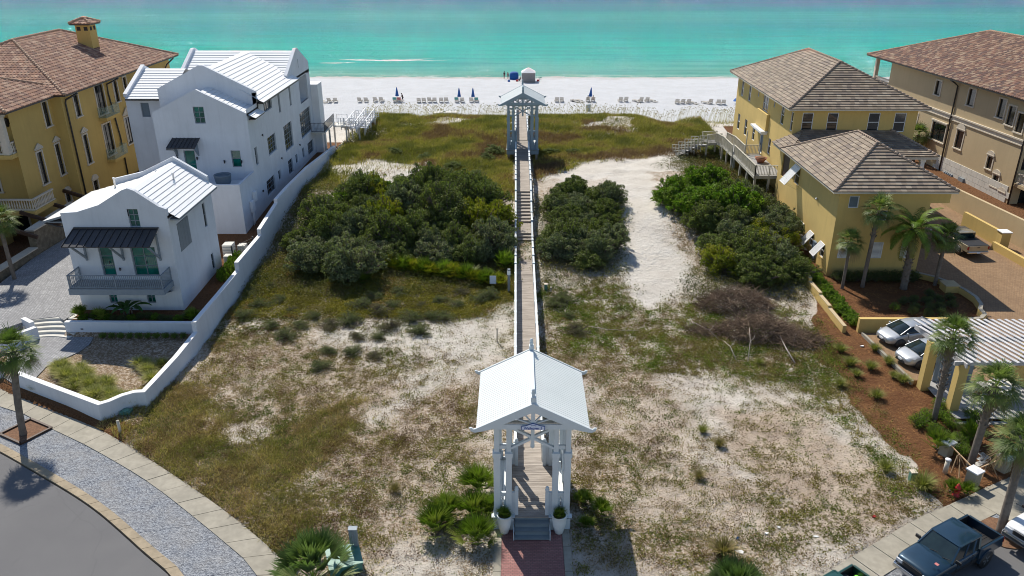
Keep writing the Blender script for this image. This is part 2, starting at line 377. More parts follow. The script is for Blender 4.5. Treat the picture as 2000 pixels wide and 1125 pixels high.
def make_ground():
    xs = np.concatenate([np.arange(-170,-60,6), np.arange(-60,-44,.8), np.arange(-44,27.2,.2), np.arange(27.2,64,.8), np.arange(64,171,6)])
    ys = np.concatenate([np.arange(2,26,1), np.arange(26,62,.2), np.arange(62,130,.33), np.arange(130,262,1.2)])
    X, Y = np.meshgrid(xs, ys); Z = hz(X, Y)
    nx, ny = len(xs), len(ys)
    me = bpy.data.meshes.new('ground'); V = np.stack([X, Y, Z], -1).reshape(-1, 3)
    me.vertices.add(nx*ny); me.vertices.foreach_set('co', V.reshape(-1).astype(np.float32))
    i = np.arange((nx-1)*(ny-1)); r = i//(nx-1); c = i % (nx-1); a = r*nx+c
    L = np.stack([a, a+1, a+nx+1, a+nx], -1).reshape(-1).astype(np.int32)
    me.loops.add(len(L)); me.loops.foreach_set('vertex_index', L); me.polygons.add(len(i))
    me.polygons.foreach_set('loop_start', (np.arange(len(i))*4).astype(np.int32)); me.polygons.foreach_set('loop_total', np.full(len(i), 4, np.int32))
    me.polygons.foreach_set('use_smooth', np.ones(len(i), bool)); me.update(calc_edges=True)
    d, g, t, m = ground_cover(X.reshape(-1), Y.reshape(-1))
    at = me.color_attributes.new('Cover', 'FLOAT_COLOR', 'POINT'); lotm = ((Y.reshape(-1) < 64) & (X.reshape(-1) > -21.6)); ol = poly_mask(Z_OLIVE, X.reshape(-1), Y.reshape(-1), 2.2, seed=2); d = np.where(lotm, d*(.72+.35*ol), d); g = np.where(lotm, g*(.72+.35*ol), g)
    at.data.foreach_set('color', np.stack([d, g, t, m], -1).reshape(-1).astype(np.float32))
    mt = bpy.data.materials.new('ground_sand'); n, b = nt(mt); v = pos(n)
    A = N(n, 'ShaderNodeAttribute', attribute_name='Cover'); sp = N(n, 'ShaderNodeSeparateColor'); n.links.new(A.outputs['Color'], sp.inputs[0])
    dead, green, tone, mulch = sp.outputs[0], sp.outputs[1], sp.outputs[2], A.outputs['Alpha']
    big = mrange(n, noise(n, v, .35, 5, .6), .35, .65)
    white = mixc(n, big, (.62,.57,.50), (.72,.675,.61)); tan = mixc(n, big, (.46,.36,.275), (.61,.505,.40))
    sepv = N(n, 'ShaderNodeSeparateXYZ'); n.links.new(v, sepv.inputs[0])
    bm = mrange(n, sepv.outputs[1], 116, 126); 
    beachc = mixc(n, big, (.57,.575,.585), (.62,.625,.64)); wet = mrange(n, sepv.outputs[2], -4.72, -5.0)
    beachc = mixc(n, wet, beachc, (.46,.43,.39))
    white = mixc(n, bm, white, beachc)
    base = mixc(n, mrange(n, mth(n, 'ADD', tone, mth(n, 'MULTIPLY', noise(n, v, 1.1, 5), .5)), .25, .95), white, tan)
    # leaf litter and low weeds as ragged flecks
    n1 = noise(n, v, 4.5, 9, .78); n2 = noise(n, scalev(n, v, 1, 1, 1), 9.0, 6, .7); n3 = noise(n, v, 1.7, 8, .75)
    fd = mrange(n, mth(n, 'ADD', mth(n, 'MULTIPLY', n1, .6), mth(n, 'MULTIPLY', n2, .4)), mth(n, 'SUBTRACT', .67, mth(n, 'MULTIPLY', dead, .26)), mth(n, 'SUBTRACT', .72, mth(n, 'MULTIPLY', dead, .26)))
    deadc = mixc(n, mrange(n, n2, .4, .6), (.15,.095,.055), (.30,.21,.125))
    base = mixc(n, mth(n, 'MULTIPLY', fd, mrange(n, dead, 0, .12)), base, deadc)
    vm = N(n, 'ShaderNodeVectorMath', operation='ADD'); vm.inputs[1].default_value = (31, 17, 5); n.links.new(v, vm.inputs[0])
    n4 = noise(n, vm.outputs[0], 3.6, 9, .78)
    fg = mrange(n, n4, mth(n, 'SUBTRACT', .66, mth(n, 'MULTIPLY', green, .24)), mth(n, 'SUBTRACT', .71, mth(n, 'MULTIPLY', green, .24)))
    greenc = mixc(n, mrange(n, n3, .4, .6), (.095,.09,.035), (.20,.175,.075))
    base = mixc(n, mth(n, 'MULTIPLY', fg, mrange(n, green, 0, .12)), base, greenc)
    mm = mrange(n, mth(n, 'ADD', mulch, mth(n, 'MULTIPLY', n2, .3)), .55, .7)
    mulc = mixc(n, mrange(n, noise(n, v, 14, 6, .8), .35, .65), (.085,.04,.02), (.27,.135,.065))
    base = mixc(n, mm, base, mulc)
    n.links.new(base, b.inputs['Base Color']); b.inputs['Roughness'].default_value = .95; b.inputs['Specular IOR Level'].default_value = .1
    foot = mth(n, 'ADD', mth(n, 'MULTIPLY', noise(n, v, 2.6, 6, .68), .8), mth(n, 'MULTIPLY', n2, .45))
    bump(n, b, foot, 1.0, .3)
    me.materials.append(mt); o = bpy.data.objects.new('ground', me); COL.objects.link(o)
    tag(o, 'white sand lot rising over the dunes down to the beach', None, None, 'structure')
make_ground()

# ------------------------------------------------------------------ sea
def make_sea():
    mb = MB(); xs = [-2500,-900,-300,-160,-80,0,80,160,300,900,2500]; ys = [178,190,200,215,240,280,340,420,600,1000,2000,5000]
    vs = [(x, y, -5.0) for y in ys for x in xs]; nx = len(xs)
    mb.add(vs, [(j*nx+i, j*nx+i+1, (j+1)*nx+i+1, (j+1)*nx+i) for j in range(len(ys)-1) for i in range(nx-1)])
    m = bpy.data.materials.new('sea_water'); n, b = nt(m); v = pos(n); s = N(n, 'ShaderNodeSeparateXYZ'); n.links.new(v, s.inputs[0])
    band = noise(n, scalev(n, v, .004, .028, 1), 1.0, 4, .55)
    y = mth(n, 'ADD', s.outputs[1], mth(n, 'MULTIPLY', mth(n, 'SUBTRACT', band, .5), 75))
    cr = N(n, 'ShaderNodeValToRGB'); n.links.new(mrange(n, y, 188, 460), cr.inputs[0])
    E = cr.color_ramp; E.elements[0].position = 0; E.elements[0].color = (.26,.46,.37,1); E.elements[1].position = 1; E.elements[1].color = (.07,.15,.27,1)
    for p_, c in ((.05,(.09,.42,.36)),(.13,(.02,.42,.36)),(.24,(.0,.40,.34)),(.34,(.0,.32,.30)),(.46,(.01,.27,.28)),(.58,(.03,.31,.30)),(.70,(.02,.20,.25)),(.84,(.045,.165,.26))):
        e = E.elements.new(p_); e.color = (*c, 1)
    fn = noise(n, scalev(n, v, .05, .22, 1), 1.0, 8, .7)
    fx = mth(n, 'MULTIPLY', mrange(n, s.outputs[0], -52, -44), mrange(n, s.outputs[0], -16, -30))
    fy = mth(n, 'MULTIPLY', mrange(n, s.outputs[1], 211, 214), mrange(n, s.outputs[1], 224, 219))
    foam = mth(n, 'MULTIPLY', mth(n, 'MULTIPLY', fx, fy), mrange(n, fn, .55, .60))
    edge = mth(n, 'MULTIPLY', mrange(n, s.outputs[1], 195.5, 192.5), mrange(n, noise(n, scalev(n, v, .12, .5, 1), 1, 6, .7), .5, .56))
    foam = mth(n, 'MAXIMUM', foam, mth(n, 'MULTIPLY', edge, .7))
    str_ = mixc(n, mth(n, 'MULTIPLY', mrange(n, noise(n, scalev(n, v, .02, .25, 1), 1, 6, .65), .45, .62), .5), cr.outputs[0], (.01,.24,.21))
    n.links.new(mixc(n, foam, str_, (.8,.8,.78)), b.inputs['Base Color'])
    w = mth(n, 'ADD', noise(n, scalev(n, v, .5, .9, 1), 1.0, 8, .72), mth(n, 'MULTIPLY', noise(n, scalev(n, v, .05, .12, 1), 1.0, 3), 1.5))
    bp = N(n, 'ShaderNodeBump'); bp.inputs['Strength'].default_value = 1.0; bp.inputs['Distance'].default_value = 1.0; n.links.new(w, bp.inputs['Height'])
    df = N(n, 'ShaderNodeBsdfDiffuse'); gl = N(n, 'ShaderNodeBsdfGlossy'); gl.inputs['Roughness'].default_value = .07; mx = N(n, 'ShaderNodeMixShader'); mx.inputs[0].default_value = .10
    n.links.new(b.inputs['Base Color'].links[0].from_socket, df.inputs['Color']); n.links.new(bp.outputs[0], gl.inputs['Normal']); n.links.new(bp.outputs[0], df.inputs['Normal'])
    n.links.new(df.outputs[0], mx.inputs[1]); n.links.new(gl.outputs[0], mx.inputs[2]); n.links.new(mx.outputs[0], n.nodes['Material Output'].inputs[0])
    o = mb.build('sea', m); tag(o, 'turquoise sea darkening in bands towards deep water', None, None, 'structure')
make_sea()

# ------------------------------------------------------------------ street: asphalt, kerb, gravel strip, pavement slabs
def resample(pts, step):
    pts = [Vector((p[0], p[1], 0)) for p in pts]; out = []
    def cr(p0, p1, p2, p3, t):
        return .5*((2*p1)+(-p0+p2)*t+(2*p0-5*p1+4*p2-p3)*t*t+(-p0+3*p1-3*p2+p3)*t**3)
    dense = []
    for i in range(len(pts)-1):
        p0 = pts[max(i-1,0)]; p3 = pts[min(i+2,len(pts)-1)]
        for k in range(20): dense.append(cr(p0, pts[i], pts[i+1], p3, k/20))
    dense.append(pts[-1]); acc = 0; out = [dense[0]]
    for a, b in zip(dense, dense[1:]):
        d = (b-a).length
        while acc+d >= step:
            t = (step-acc)/d; a = a.lerp(b, t); out.append(a.copy()); d = (b-a).length; acc = 0
        acc += d
    return out
def off(pts, d):
    o = []
    for i, p in enumerate(pts):
        t = (pts[min(i+1,len(pts)-1)]-pts[max(i-1,0)]).normalized(); nrm = Vector((t.y, -t.x, 0)); o.append(p+nrm*d)
    return o
LS = [(-46,51.5),(-39,47.3),(-32.19,42.72),(-29.06,41.01),(-26.04,39.47),(-23.12,37.81),(-18.58,34.57),(-14.96,31.81),(-12.06,29.36),(-10.23,27.45),(-8.9,24.3),(-8.8,21)]
LI = [(-46,48.4),(-38,44.0),(-30.97,40.66),(-29.41,40.05),(-26.65,38.35),(-23.59,36.57),(-19.27,33.70),(-15.60,30.78),(-12.81,28.41),(-11.51,27.13),(-10.4,24.3),(-10.3,21)]
LK = [(-48,46),(-40,42.6),(-34,39.8),(-28.64,36.84),(-24.44,34.3),(-20.57,31.78),(-16.74,28.72),(-14.64,26.96),(-13.2,24.5),(-12.8,21)]
def quadstrip(mb, A, B, z, gap=0, th=.25, skip=1):
    for i in range(0, len(A)-1, skip):
        a0, a1, b0, b1 = A[i], A[min(i+skip,len(A)-1)], B[i], B[min(i+skip,len(B)-1)]
        if gap:
            a0, a1 = a0.lerp(a1, gap), a1.lerp(a0, gap); b0, b1 = b0.lerp(b1, gap), b1.lerp(b0, gap)
        mb.prism([(a0.x,a0.y,z-th),(a1.x,a1.y,z-th),(b1.x,b1.y,z-th),(b0.x,b0.y,z-th)], (0,0,th+random.uniform(-.006,.006)))
def match(A, B, n):
    def rs(P_):
        L = [0]
        for a, b in zip(P_, P_[1:]): L.append(L[-1]+(b-a).length)
        out = []
        for k in range(n+1):
            t = L[-1]*k/n; i = max(j for j in range(len(L)) if L[j] <= t+1e-9); i = min(i, len(P_)-2)
            out.append(P_[i].lerp(P_[i+1], (t-L[i])/max(1e-6, L[i+1]-L[i])))
        return out
    return rs(A), rs(B)
A, B = match(resample(LS, .4), resample(LI, .4), 32)
mb = MB(); quadstrip(mb, A, B, .06, .012); mb.build('pavement', M['concrete'])['kind'] = 'structure'
A2, K = match(resample(LI, .4), resample(LK, .4), 60)
mb = MB(); quadstrip(mb, A2, K, .02, 0, .12)
def gravel_mat():
    m = bpy.data.materials.new('gravel'); n, b = nt(m); v = pos(n)
    vo = N(n, 'ShaderNodeTexVoronoi'); vo.inputs['Scale'].default_value = 17; n.links.new(v, vo.inputs['Vector'])
    sc = N(n, 'ShaderNodeSeparateColor'); n.links.new(vo.outputs['Color'], sc.inputs[0])
    cr = mixc(n, sc.outputs[0], (.09,.10,.125), (.34,.36,.39)); cr = mixc(n, mrange(n, noise(n, v, .8, 4), .4, .7, 0, .35), cr, (.34,.31,.27))
    n.links.new(cr, b.inputs['Base Color']); b.inputs['Roughness'].default_value = .85; bump(n, b, vo.outputs['Distance'], 1.0, .04); return m
M['gravel'] = gravel_mat()
mb.build('gravel_strip', M['gravel'])['kind'] = 'structure'
K1 = resample(LK, .45); K2 = off(K1, .42); A3, B3 = match(K1, K2, 44)
mb = MB(); quadstrip(mb, A3, B3, .05, .012); mb.build('kerb', M['tan_brick'])['kind'] = 'structure'
def asphalt():
    m = bpy.data.materials.new('asphalt'); n, b = nt(m); v = pos(n)
    c = mixc(n, mrange(n, noise(n, v, .25, 5), .35, .65), (.085,.083,.088), (.115,.112,.115))
    c = mixc(n, mrange(n, noise(n, v, 60, 2), .4, .65), c, (.15,.148,.15))
    c = mixc(n, mrange(n, noise(n, scalev(n, v, .9, .25, 1), .8, 6, .7), .6, .72, 0, .35), c, (.05,.05,.053))
    vo = N(n, 'ShaderNodeTexVoronoi', feature='DISTANCE_TO_EDGE'); vo.inputs['Scale'].default_value = .16
    wv = N(n, 'ShaderNodeVectorMath', operation='ADD'); nz = N(n, 'ShaderNodeTexNoise'); nz.inputs['Scale'].default_value = .8; nz.inputs['Detail'].default_value = 6; n.links.new(v, nz.inputs['Vector']); n.links.new(v, wv.inputs[0]); n.links.new(nz.outputs['Color'], wv.inputs[1]); n.links.new(wv.outputs[0], vo.inputs['Vector'])
    c = mixc(n, mrange(n, vo.outputs['Distance'], .005, .002, 0, .16), c, (.03,.03,.032))
    c = mixc(n, mrange(n, noise(n, v, .09, 4), .5, .6, 0, .25), c, (.16,.155,.15))
    n.links.new(c, b.inputs['Base Color']); b.inputs['Roughness'].default_value = .85; bump(n, b, noise(n, v, 45, 3), .4, .01); return m
M['asphalt'] = asphalt()
mb = MB(); k2 = off(resample(LK, 1), .5); mb.prism([(p.x, p.y, -.12) for p in k2]+[(-12,2,-.12),(-60,2,-.12),(-60,46,-.12)], (0,0,.12)); 
o = mb.build('road', M['asphalt']); o['kind'] = 'structure'
RO = [Vector((x, y, 0)) for x, y in [(8,23.6),(11,25.5),(13.7,27.2),(16.4,28.9),(19.6,30.9),(22.1,32.15),(24.4,33.4),(26.8,34.6),(33,38),(40,42)]]
ro = resample([(p.x,p.y) for p in RO], 1.45); ri = off(ro, 1.5); rg = off(ro, 3.0)
mb = MB(); quadstrip(mb, ro, ri, .06, .012); mb.build('pavement', M['concrete'])['kind'] = 'structure'
mb = MB(); quadstrip(mb, ri, rg, .02, 0, .12); mb.build('gravel_strip', M['gravel'])['kind'] = 'structure'
mb = MB(); rr = off(ro, 2.95); mb.prism([(p.x, p.y, -.12) for p in rr]+[(60,50,-.12),(60,2,-.12),(6,2,-.12)], (0,0,.12)); mb.build('road', M['asphalt'])['kind'] = 'structure'
# apron of pavement by the pillars and the driveway mouth
mb = MB(); mb.prism([(22.9,32.3,-.1),(24.3,33.05,-.1),(25.6,30.9,-.1),(24.3,30.1,-.1)], (0,0,.165)); mb.prism([(24.35,33.1,-.1),(26.0,34.0,-.1),(27.3,31.8,-.1),(25.65,30.9,-.1)], (0,0,.165)); mb.build('pavement', M['concrete'])['kind'] = 'structure'
# pine straw patch round the street palm
mb = MB(); c = (23.1, 29.9); mb.prism([(c[0]+1.35*math.cos(t)*(1+.12*math.sin(3*t)), c[1]+1.0*math.sin(t)*(1+.1*math.cos(4*t)), -.1) for t in [k*PI/12 for k in range(24)]], (0,0,.15))
M['mulch'] = mat('mulch', (.19,.10,.055), .95, .4, 9, .8, .03, 18, fine=30)
mb.build('mulch_patch', M['mulch'])['kind'] = 'structure'
# brick walk to the walkover with its borders
def brick_mat(name, c1, c2, mortar, w, h, off_=.5, rot=0, sq=1, msz=.012):
    m = bpy.data.materials.new(name); n, b = nt(m); v = pos(n)
    mp = N(n, 'ShaderNodeMapping'); mp.inputs['Rotation'].default_value = (0,0,rot); n.links.new(v, mp.inputs['Vector'])
    t = N(n, 'ShaderNodeTexBrick'); n.links.new(mp.outputs[0], t.inputs['Vector']); t.offset = off_
    t.inputs['Color1'].default_value = (*c1,1); t.inputs['Color2'].default_value = (*c2,1); t.inputs['Mortar'].default_value = (*mortar,1)
    t.inputs['Scale'].default_value = 1; t.inputs['Brick Width'].default_value = w; t.inputs['Row Height'].default_value = h; t.inputs['Mortar Size'].default_value = msz
    c = mixc(n, mrange(n, noise(n, v, .7, 5), .3, .7, 0, .5), t.outputs['Color'], tuple(x*.6 for x in c1))
    n.links.new(c, b.inputs['Base Color']); b.inputs['Roughness'].default_value = .85
    h_ = N(n, 'ShaderNodeMath', operation='SUBTRACT'); h_.inputs[0].default_value = 1; n.links.new(t.outputs['Fac'], h_.inputs[1]); bump(n, b, h_.outputs[0], .5, .01)
    return m
mb = MB(); mb.box(-.62,16,-.1,2.22,29.9,.085); mb.build('brick_path', brick_mat('red_brick', (.29,.125,.115), (.37,.18,.16), (.18,.10,.09), .2, .1))['kind'] = 'structure'
mb = MB()
for k in range(9):
    mb.box(-.98, 16+k*1.6, -.1, -.63, 17.58+k*1.6, .11); mb.box(2.23, 16+k*1.6, -.1, 2.58, 17.58+k*1.6, .11)
mb.build('path_border', M['concrete'])['kind'] = 'structure'
# pavers
M['grey_pavers'] = brick_mat('grey_pavers', (.26,.26,.27), (.40,.40,.41), (.13,.13,.13), .24, .12, rot=.6)
M['tan_pavers'] = brick_mat('tan_pavers', (.26,.155,.08), (.35,.225,.12), (.15,.09,.05), .22, .11, rot=.5)
mb = MB(); mb.prism([(x, y, .2) for x, y in [(-31.5,52),(-31.5,61),(-40.2,70),(-40.6,62),(-40.2,56),(-39.5,49),(-37,47.6),(-35.2,49.2),(-34.3,50.4),(-32.6,50.9),(-31.9,50.3)]], (0,0,.85))
mb.build('paved_drive', M['grey_pavers'])['kind'] = 'structure'
mb = MB(); mb.prism([(-34.6,47.6,.1),(-33.3,45.6,.1),(-31.9,44.2,.1),(-32.4,43.6,.1),(-31.1,42.6,.1),(-30.3,43.6,.1),(-30.4,44.9,.1),(-29.8,46.0,.1),(-29.3,46.9,.1),(-29.1,48.0,.1),(-29.4,49.35,.1),(-31.3,49.35,.1),(-33.6,49.2,.1)], (0,0,.26))
mb.build('paved_court', M['grey_pavers'])['kind'] = 'structure'
mb = MB(); mb.prism([(x, y, .1) for x, y in [(32.6,62),(34.6,58.4),(35.1,56.5),(34.8,53.7),(33.4,51.0),(30.5,50.0),(30,45.2),(36,44),(46,44),(46,62),(45,78),(44,100),(37.8,100),(37.8,76),(32.6,76)]], (0,0,.42)); mb.build('paved_drive', M['tan_pavers'])['kind'] = 'structure'
mb = MB(); mb.prism([(x, y, .0) for x, y in [(24.4,49.6),(24.6,45.4),(24.9,43.2),(30.4,43.2),(30.4,49.6)]], (0,0,.5)); mb.build('parking_pad', M['tan_pavers'])['kind'] = 'structure'
mb = MB(); mb.prism([(x, y, .0) for x, y in [(24.2,49.7),(24.37,49.7),(24.88,43.15),(24.7,43.1)]], (0,0,.52)); mb.build('pad_border', M['concrete'])['kind'] = 'structure'
# ================================================================== building helpers
def wall(mb, o, u, n, L, z0, z1, holes=(), reveal=.14):
    """A wall face from o along u (length L) between z0 and z1, with real openings and their reveals. n points outwards."""
    o = Vector((o[0], o[1], 0)); u = Vector((u[0], u[1], 0)); n = Vector((n[0], n[1], 0))
    us = sorted({0, L, *[min(max(h[0],0),L) for h in holes], *[min(max(h[2],0),L) for h in holes]}); zs = sorted({z0, z1, *[h[1] for h in holes], *[min(h[3], z1) for h in holes]})
    pt = lambda a, z, d=0: tuple(o+u*a-n*d+Vector((0,0,z)))
    flip = u.cross(Vector((0,0,1))).dot(n) < 0
    def q(*p): mb.add(p, [tuple(range(len(p)))[::-1] if flip else tuple(range(len(p)))])
    for a, b in zip(us, us[1:]):
        for c, d in zip(zs, zs[1:]):
            m = ((a+b)/2, (c+d)/2)
            if any(h[0] < m[0] < h[2] and h[1] < m[1] < h[3] for h in holes): continue
            q(pt(a,c), pt(b,c), pt(b,d), pt(a,d))
    for h in holes:
        a, c, b, d = h; r = reveal
        q(pt(a,c,r), pt(b,c,r), pt(b,c), pt(a,c)); q(pt(a,d), pt(b,d), pt(b,d,r), pt(a,d,r))
        q(pt(a,c,r), pt(a,c), pt(a,d), pt(a,d,r)); q(pt(b,c), pt(b,c,r), pt(b,d,r), pt(b,d))
def window(parent, o, u, n, rect, fm, gm, grid=(1,2), reveal=.14, fw=.06, name='window', trim=None, sill=None, tmat=None, handle=False):
    """A framed window: the frame is the part, its pane (and any stone surround) the sub-parts."""
    o = Vector((o[0], o[1], 0)); u = Vector((u[0], u[1], 0)); n = Vector((n[0], n[1], 0)); a, c, b, d = rect
    pt = lambda x, z, y: o+u*x+n*y+Vector((0,0,z))
    def bar(mb, x0, z0, x1, z1, y0, y1):
        vs = [pt(x0,z0,y0), pt(x1,z0,y0), pt(x1,z1,y0), pt(x0,z1,y0), pt(x0,z0,y1), pt(x1,z0,y1), pt(x1,z1,y1), pt(x0,z1,y1)]
        fs = [(0,3,2,1),(4,5,6,7),(0,1,5,4),(1,2,6,5),(2,3,7,6),(3,0,4,7)]
        if u.cross(Vector((0,0,1))).dot(n) > 0: fs = [f[::-1] for f in fs]
        mb.add(vs, fs)
    mb = MB(); y0, y1 = -reveal-.02, -reveal+.05
    bar(mb, a, c, b, c+fw, y0, y1); bar(mb, a, d-fw, b, d, y0, y1); bar(mb, a, c+fw, a+fw, d-fw, y0, y1); bar(mb, b-fw, c+fw, b, d-fw, y0, y1)
    k = .028; cx, cz = grid
    for i in range(1, cx):
        x = a+(b-a)*i/cx; bar(mb, x-k, c+fw, x+k, d-fw, y0, y1-.012)
    for j in range(1, cz):
        z = c+(d-c)*j/cz; bar(mb, a+fw, z-k, b-fw, z+k, y0, y1-.016)
    w = mb.build(name, fm, parent)
    g = MB(); g.add([pt(a+.02,c+.02,-reveal), pt(b-.02,c+.02,-reveal), pt(b-.02,d-.02,-reveal), pt(a+.02,d-.02,-reveal)], [(0,1,2,3)] if u.cross(Vector((0,0,1))).dot(n) > 0 else [(3,2,1,0)])
    g.build('pane', gm, w)
    if handle:
        h = MB(); bar(h, (a+b)/2+.07, c+.9, (a+b)/2+.1, c+1.1, y1, y1+.05); h.build('handle', M['dark_metal'], w)
    if trim:
        t = MB(); tw = trim.get('w', .16); pr = trim.get('p', .05)
        bar(t, a-tw, c, a, d, -.01, pr); bar(t, b, c, b+tw, d, -.01, pr); bar(t, a-tw, d, b+tw, d+tw, -.01, pr+.01); bar(t, a-tw-.07, c-.12, b+tw+.07, c, -.01, pr+.07)
        kind = trim.get('top')
        if kind == 'ped':
            z = d+tw+.1; bar(t, a-tw-.06, z, b+tw+.06, z+.08, -.01, pr+.09); m = (a+b)/2; hh = (b-a+2*tw)*.36
            t.prism([pt(a-tw-.06, z+.08, 0), pt(b+tw+.06, z+.08, 0), pt(m, z+.08+hh, 0)], n*(pr+.06)); t.beam(pt(a-tw-.08, z+.08, pr+.04), pt(m, z+.1+hh, pr+.04), .1, .07, n); t.beam(pt(b+tw+.08, z+.08, pr+.04), pt(m, z+.1+hh, pr+.04), .1, .07, n)
        elif kind == 'arch':
            z = d+tw; m = (a+b)/2; r = (b-a)/2+tw+.03; pts = [pt(m+r*math.cos(t_), z+r*.75*math.sin(t_), 0) for t_ in [PI*i/10 for i in range(11)]]
            t.prism(pts, n*(pr+.05)); bar(t, a-tw-.05, z-.02, b+tw+.05, z+.06, -.012, pr+.09)
        elif kind == 'cap': bar(t, a-tw-.1, d+tw, b+tw+.1, d+tw+.14, -.01, pr+.12)
        t.build('surround', tmat or M['trim_stone'], w)
    return w
def slope(V, C, A, B, Cc, D, course=.35, lift=.05, corr=None, pal=((.3,.25,.2),), r=None, tilew=.3, jit=.15, under=True):
    """One roof slope laid in overlapping courses. A,B eave; D above A, Cc above B. V/C collect quads and colours."""
    r = r or random; A, B, Cc, D = map(Vector, (A, B, Cc, D)); U = (B-A); L = U.length; U.normalize(); mid = (D+Cc)/2-(A+B)/2
    n = U.cross(mid).normalized()
    if n.z < 0: n = -n
    W = n.cross(U).normalized()
    if W.z < 0: W = -W
    Hh = (D-A).dot(W); d0 = (D-A).dot(U); d1 = (Cc-A).dot(U); nc = max(1, round(Hh/course)); ch = Hh/nc
    for k in range(nc):
        v0, v1 = k*ch, (k+1)*ch
        def lim(v): t = v/Hh; return d0*t, L+(d1-L)*t
        l0, r0 = lim(v0); l1, r1 = lim(v1)
        if corr:
            amp, per = corr; st = per/4; us = [l0]; x = math.ceil(l0/st)*st
            if x-l0 < 1e-3: x += st
            while x < r0-1e-3: us.append(x); x += st
            us.append(r0)
        else:
            us = [l0]; x = l0+tilew*(.3+.7*((k*.5) % 1)); 
            while x < r0-.02: us.append(x); x += tilew
            us.append(r0)
        col = None; lt = None
        for a, b in zip(us, us[1:]):
            ti = math.floor((a+b)/2/(corr[1] if corr else 1e-9)) if corr else a
            if ti != lt:
                lt = ti; c = r.choice(pal); j = 1+r.uniform(-jit, jit); col = tuple(x*j for x in c)
            h = (lambda x: amp*(.5+.5*math.cos(2*PI*x/per))) if corr else (lambda x: 0)
            a1, b1 = min(max(a, l1), r1), min(max(b, l1), r1)
            p0 = A+U*a+W*(v0-.02)+n*(lift+h(a)); p1 = A+U*b+W*(v0-.02)+n*(lift+h(b)); p2 = A+U*b1+W*v1+n*(h(b1)*.9); p3 = A+U*a1+W*v1+n*(h(a1)*.9)
            V += [p0, p1, p2, p3]; C.append(col)
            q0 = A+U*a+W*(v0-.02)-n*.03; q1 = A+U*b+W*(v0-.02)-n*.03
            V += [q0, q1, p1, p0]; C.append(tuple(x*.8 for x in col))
def ridge_line(mb, p, q, r=.11, step=.38, C=None):
    p = Vector(p); q = Vector(q); n = max(1, int((q-p).length/step)); 
    for i in range(n):
        a = p.lerp(q, i/n); b = p.lerp(q, (i+1.12)/n); mb.tube([a, b], [r*1.12, r*.9], 8)
PAL_CONC = ((.24,.185,.135),(.215,.165,.12),(.27,.21,.155),(.18,.14,.11),(.29,.235,.175))
PAL_BARR = ((.30,.145,.085),(.36,.20,.125),(.24,.115,.075),(.40,.25,.17),(.20,.10,.07),(.33,.18,.12))
PAL_BARR2 = ((.25,.13,.085),(.32,.20,.13),(.17,.09,.07),(.36,.25,.17),(.14,.085,.07),(.22,.12,.08))
PAL_WHITE = ((.76,.77,.78),(.74,.75,.76))
def hip_roof(parent, x0, y0, x1, y1, z, pitch, style='conc', fascia=None, name='roof', M4=None, ridgemat=None, thick=.16):
    w, d = x1-x0, y1-y0; m = min(w, d)/2; h = m*pitch
    if w > d: R0, R1 = (x0+m, (y0+y1)/2, z+h), (x1-m, (y0+y1)/2, z+h)
    else: R0, R1 = ((x0+x1)/2, y0+m, z+h), ((x0+x1)/2, y1-m, z+h)
    a, b, c, e = (x0,y0,z), (x1,y0,z), (x1,y1,z), (x0,y1,z)
    if w > d: S4 = [(a,b,R1,R0), (b,c,R1,R1), (c,e,R0,R1), (e,a,R0,R0)]; hips = [(a,R0),(e,R0),(b,R1),(c,R1),(R0,R1)]
    else: S4 = [(a,b,R0,R0), (b,c,R1,R0), (c,e,R1,R1), (e,a,R0,R1)]; hips = [(a,R0),(b,R0),(c,R1),(e,R1),(R0,R1)]
    V = []; C = []; r = random.Random(5)
    kw = dict(conc=dict(course=.36, lift=.075, pal=PAL_CONC, tilew=.42, jit=.16), barrel=dict(course=.42, lift=.03, corr=(.075,.34), pal=PAL_BARR, jit=.16), barrel2=dict(course=.42, lift=.03, corr=(.075,.34), pal=PAL_BARR2, jit=.2), metal=dict(course=.62, lift=.05, pal=PAL_WHITE, tilew=30, jit=.02))[style]
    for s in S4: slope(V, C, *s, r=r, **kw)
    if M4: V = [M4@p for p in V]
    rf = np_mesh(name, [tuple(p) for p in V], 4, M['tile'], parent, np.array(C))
    mb = MB()
    for p, q in hips:
        if Vector(p) != Vector(q): ridge_line(mb, Vector(p)+Vector((0,0,.06)), Vector(q)+Vector((0,0,.06)), .1 if style == 'conc' else .13)
    if M4: mb.xf(M4)
    rm = ridgemat or M['ridge_conc']
    mb.build('ridge_cap', rm, rf)
    f = MB(); t = thick
    f.add([(x0+.03,y0+.03,z-.01),(x1-.03,y0+.03,z-.01),(x1-.03,y1-.03,z-.01),(x0+.03,y1-.03,z-.01)], [(0,1,2,3)])
    f.box(x0,y0,z-t,x1,y0+.06,z-.02); f.box(x0,y1-.06,z-t,x1,y1,z-.02); f.box(x0,y0+.06,z-t,x0+.06,y1-.06,z-.02); f.box(x1-.06,y0+.06,z-t,x1,y1-.06,z-.02)
    f.add([(x0+.05,y0+.05,z-t+.02),(x1-.05,y0+.05,z-t+.02),(x1-.05,y1-.05,z-t+.02),(x0+.05,y1-.05,z-t+.02)], [(3,2,1,0)])
    if M4: f.xf(M4)
    f.build('eave', fascia or M['frame_dark'], rf)
    return rf
M['ridge_conc'] = mat('ridge_conc', (.33,.245,.185), .85, .18, 4, .3, .01, 20); M['ridge_barrel'] = mat('ridge_barrel', (.43,.28,.19), .85, .22, 5, .3, .01, 20)
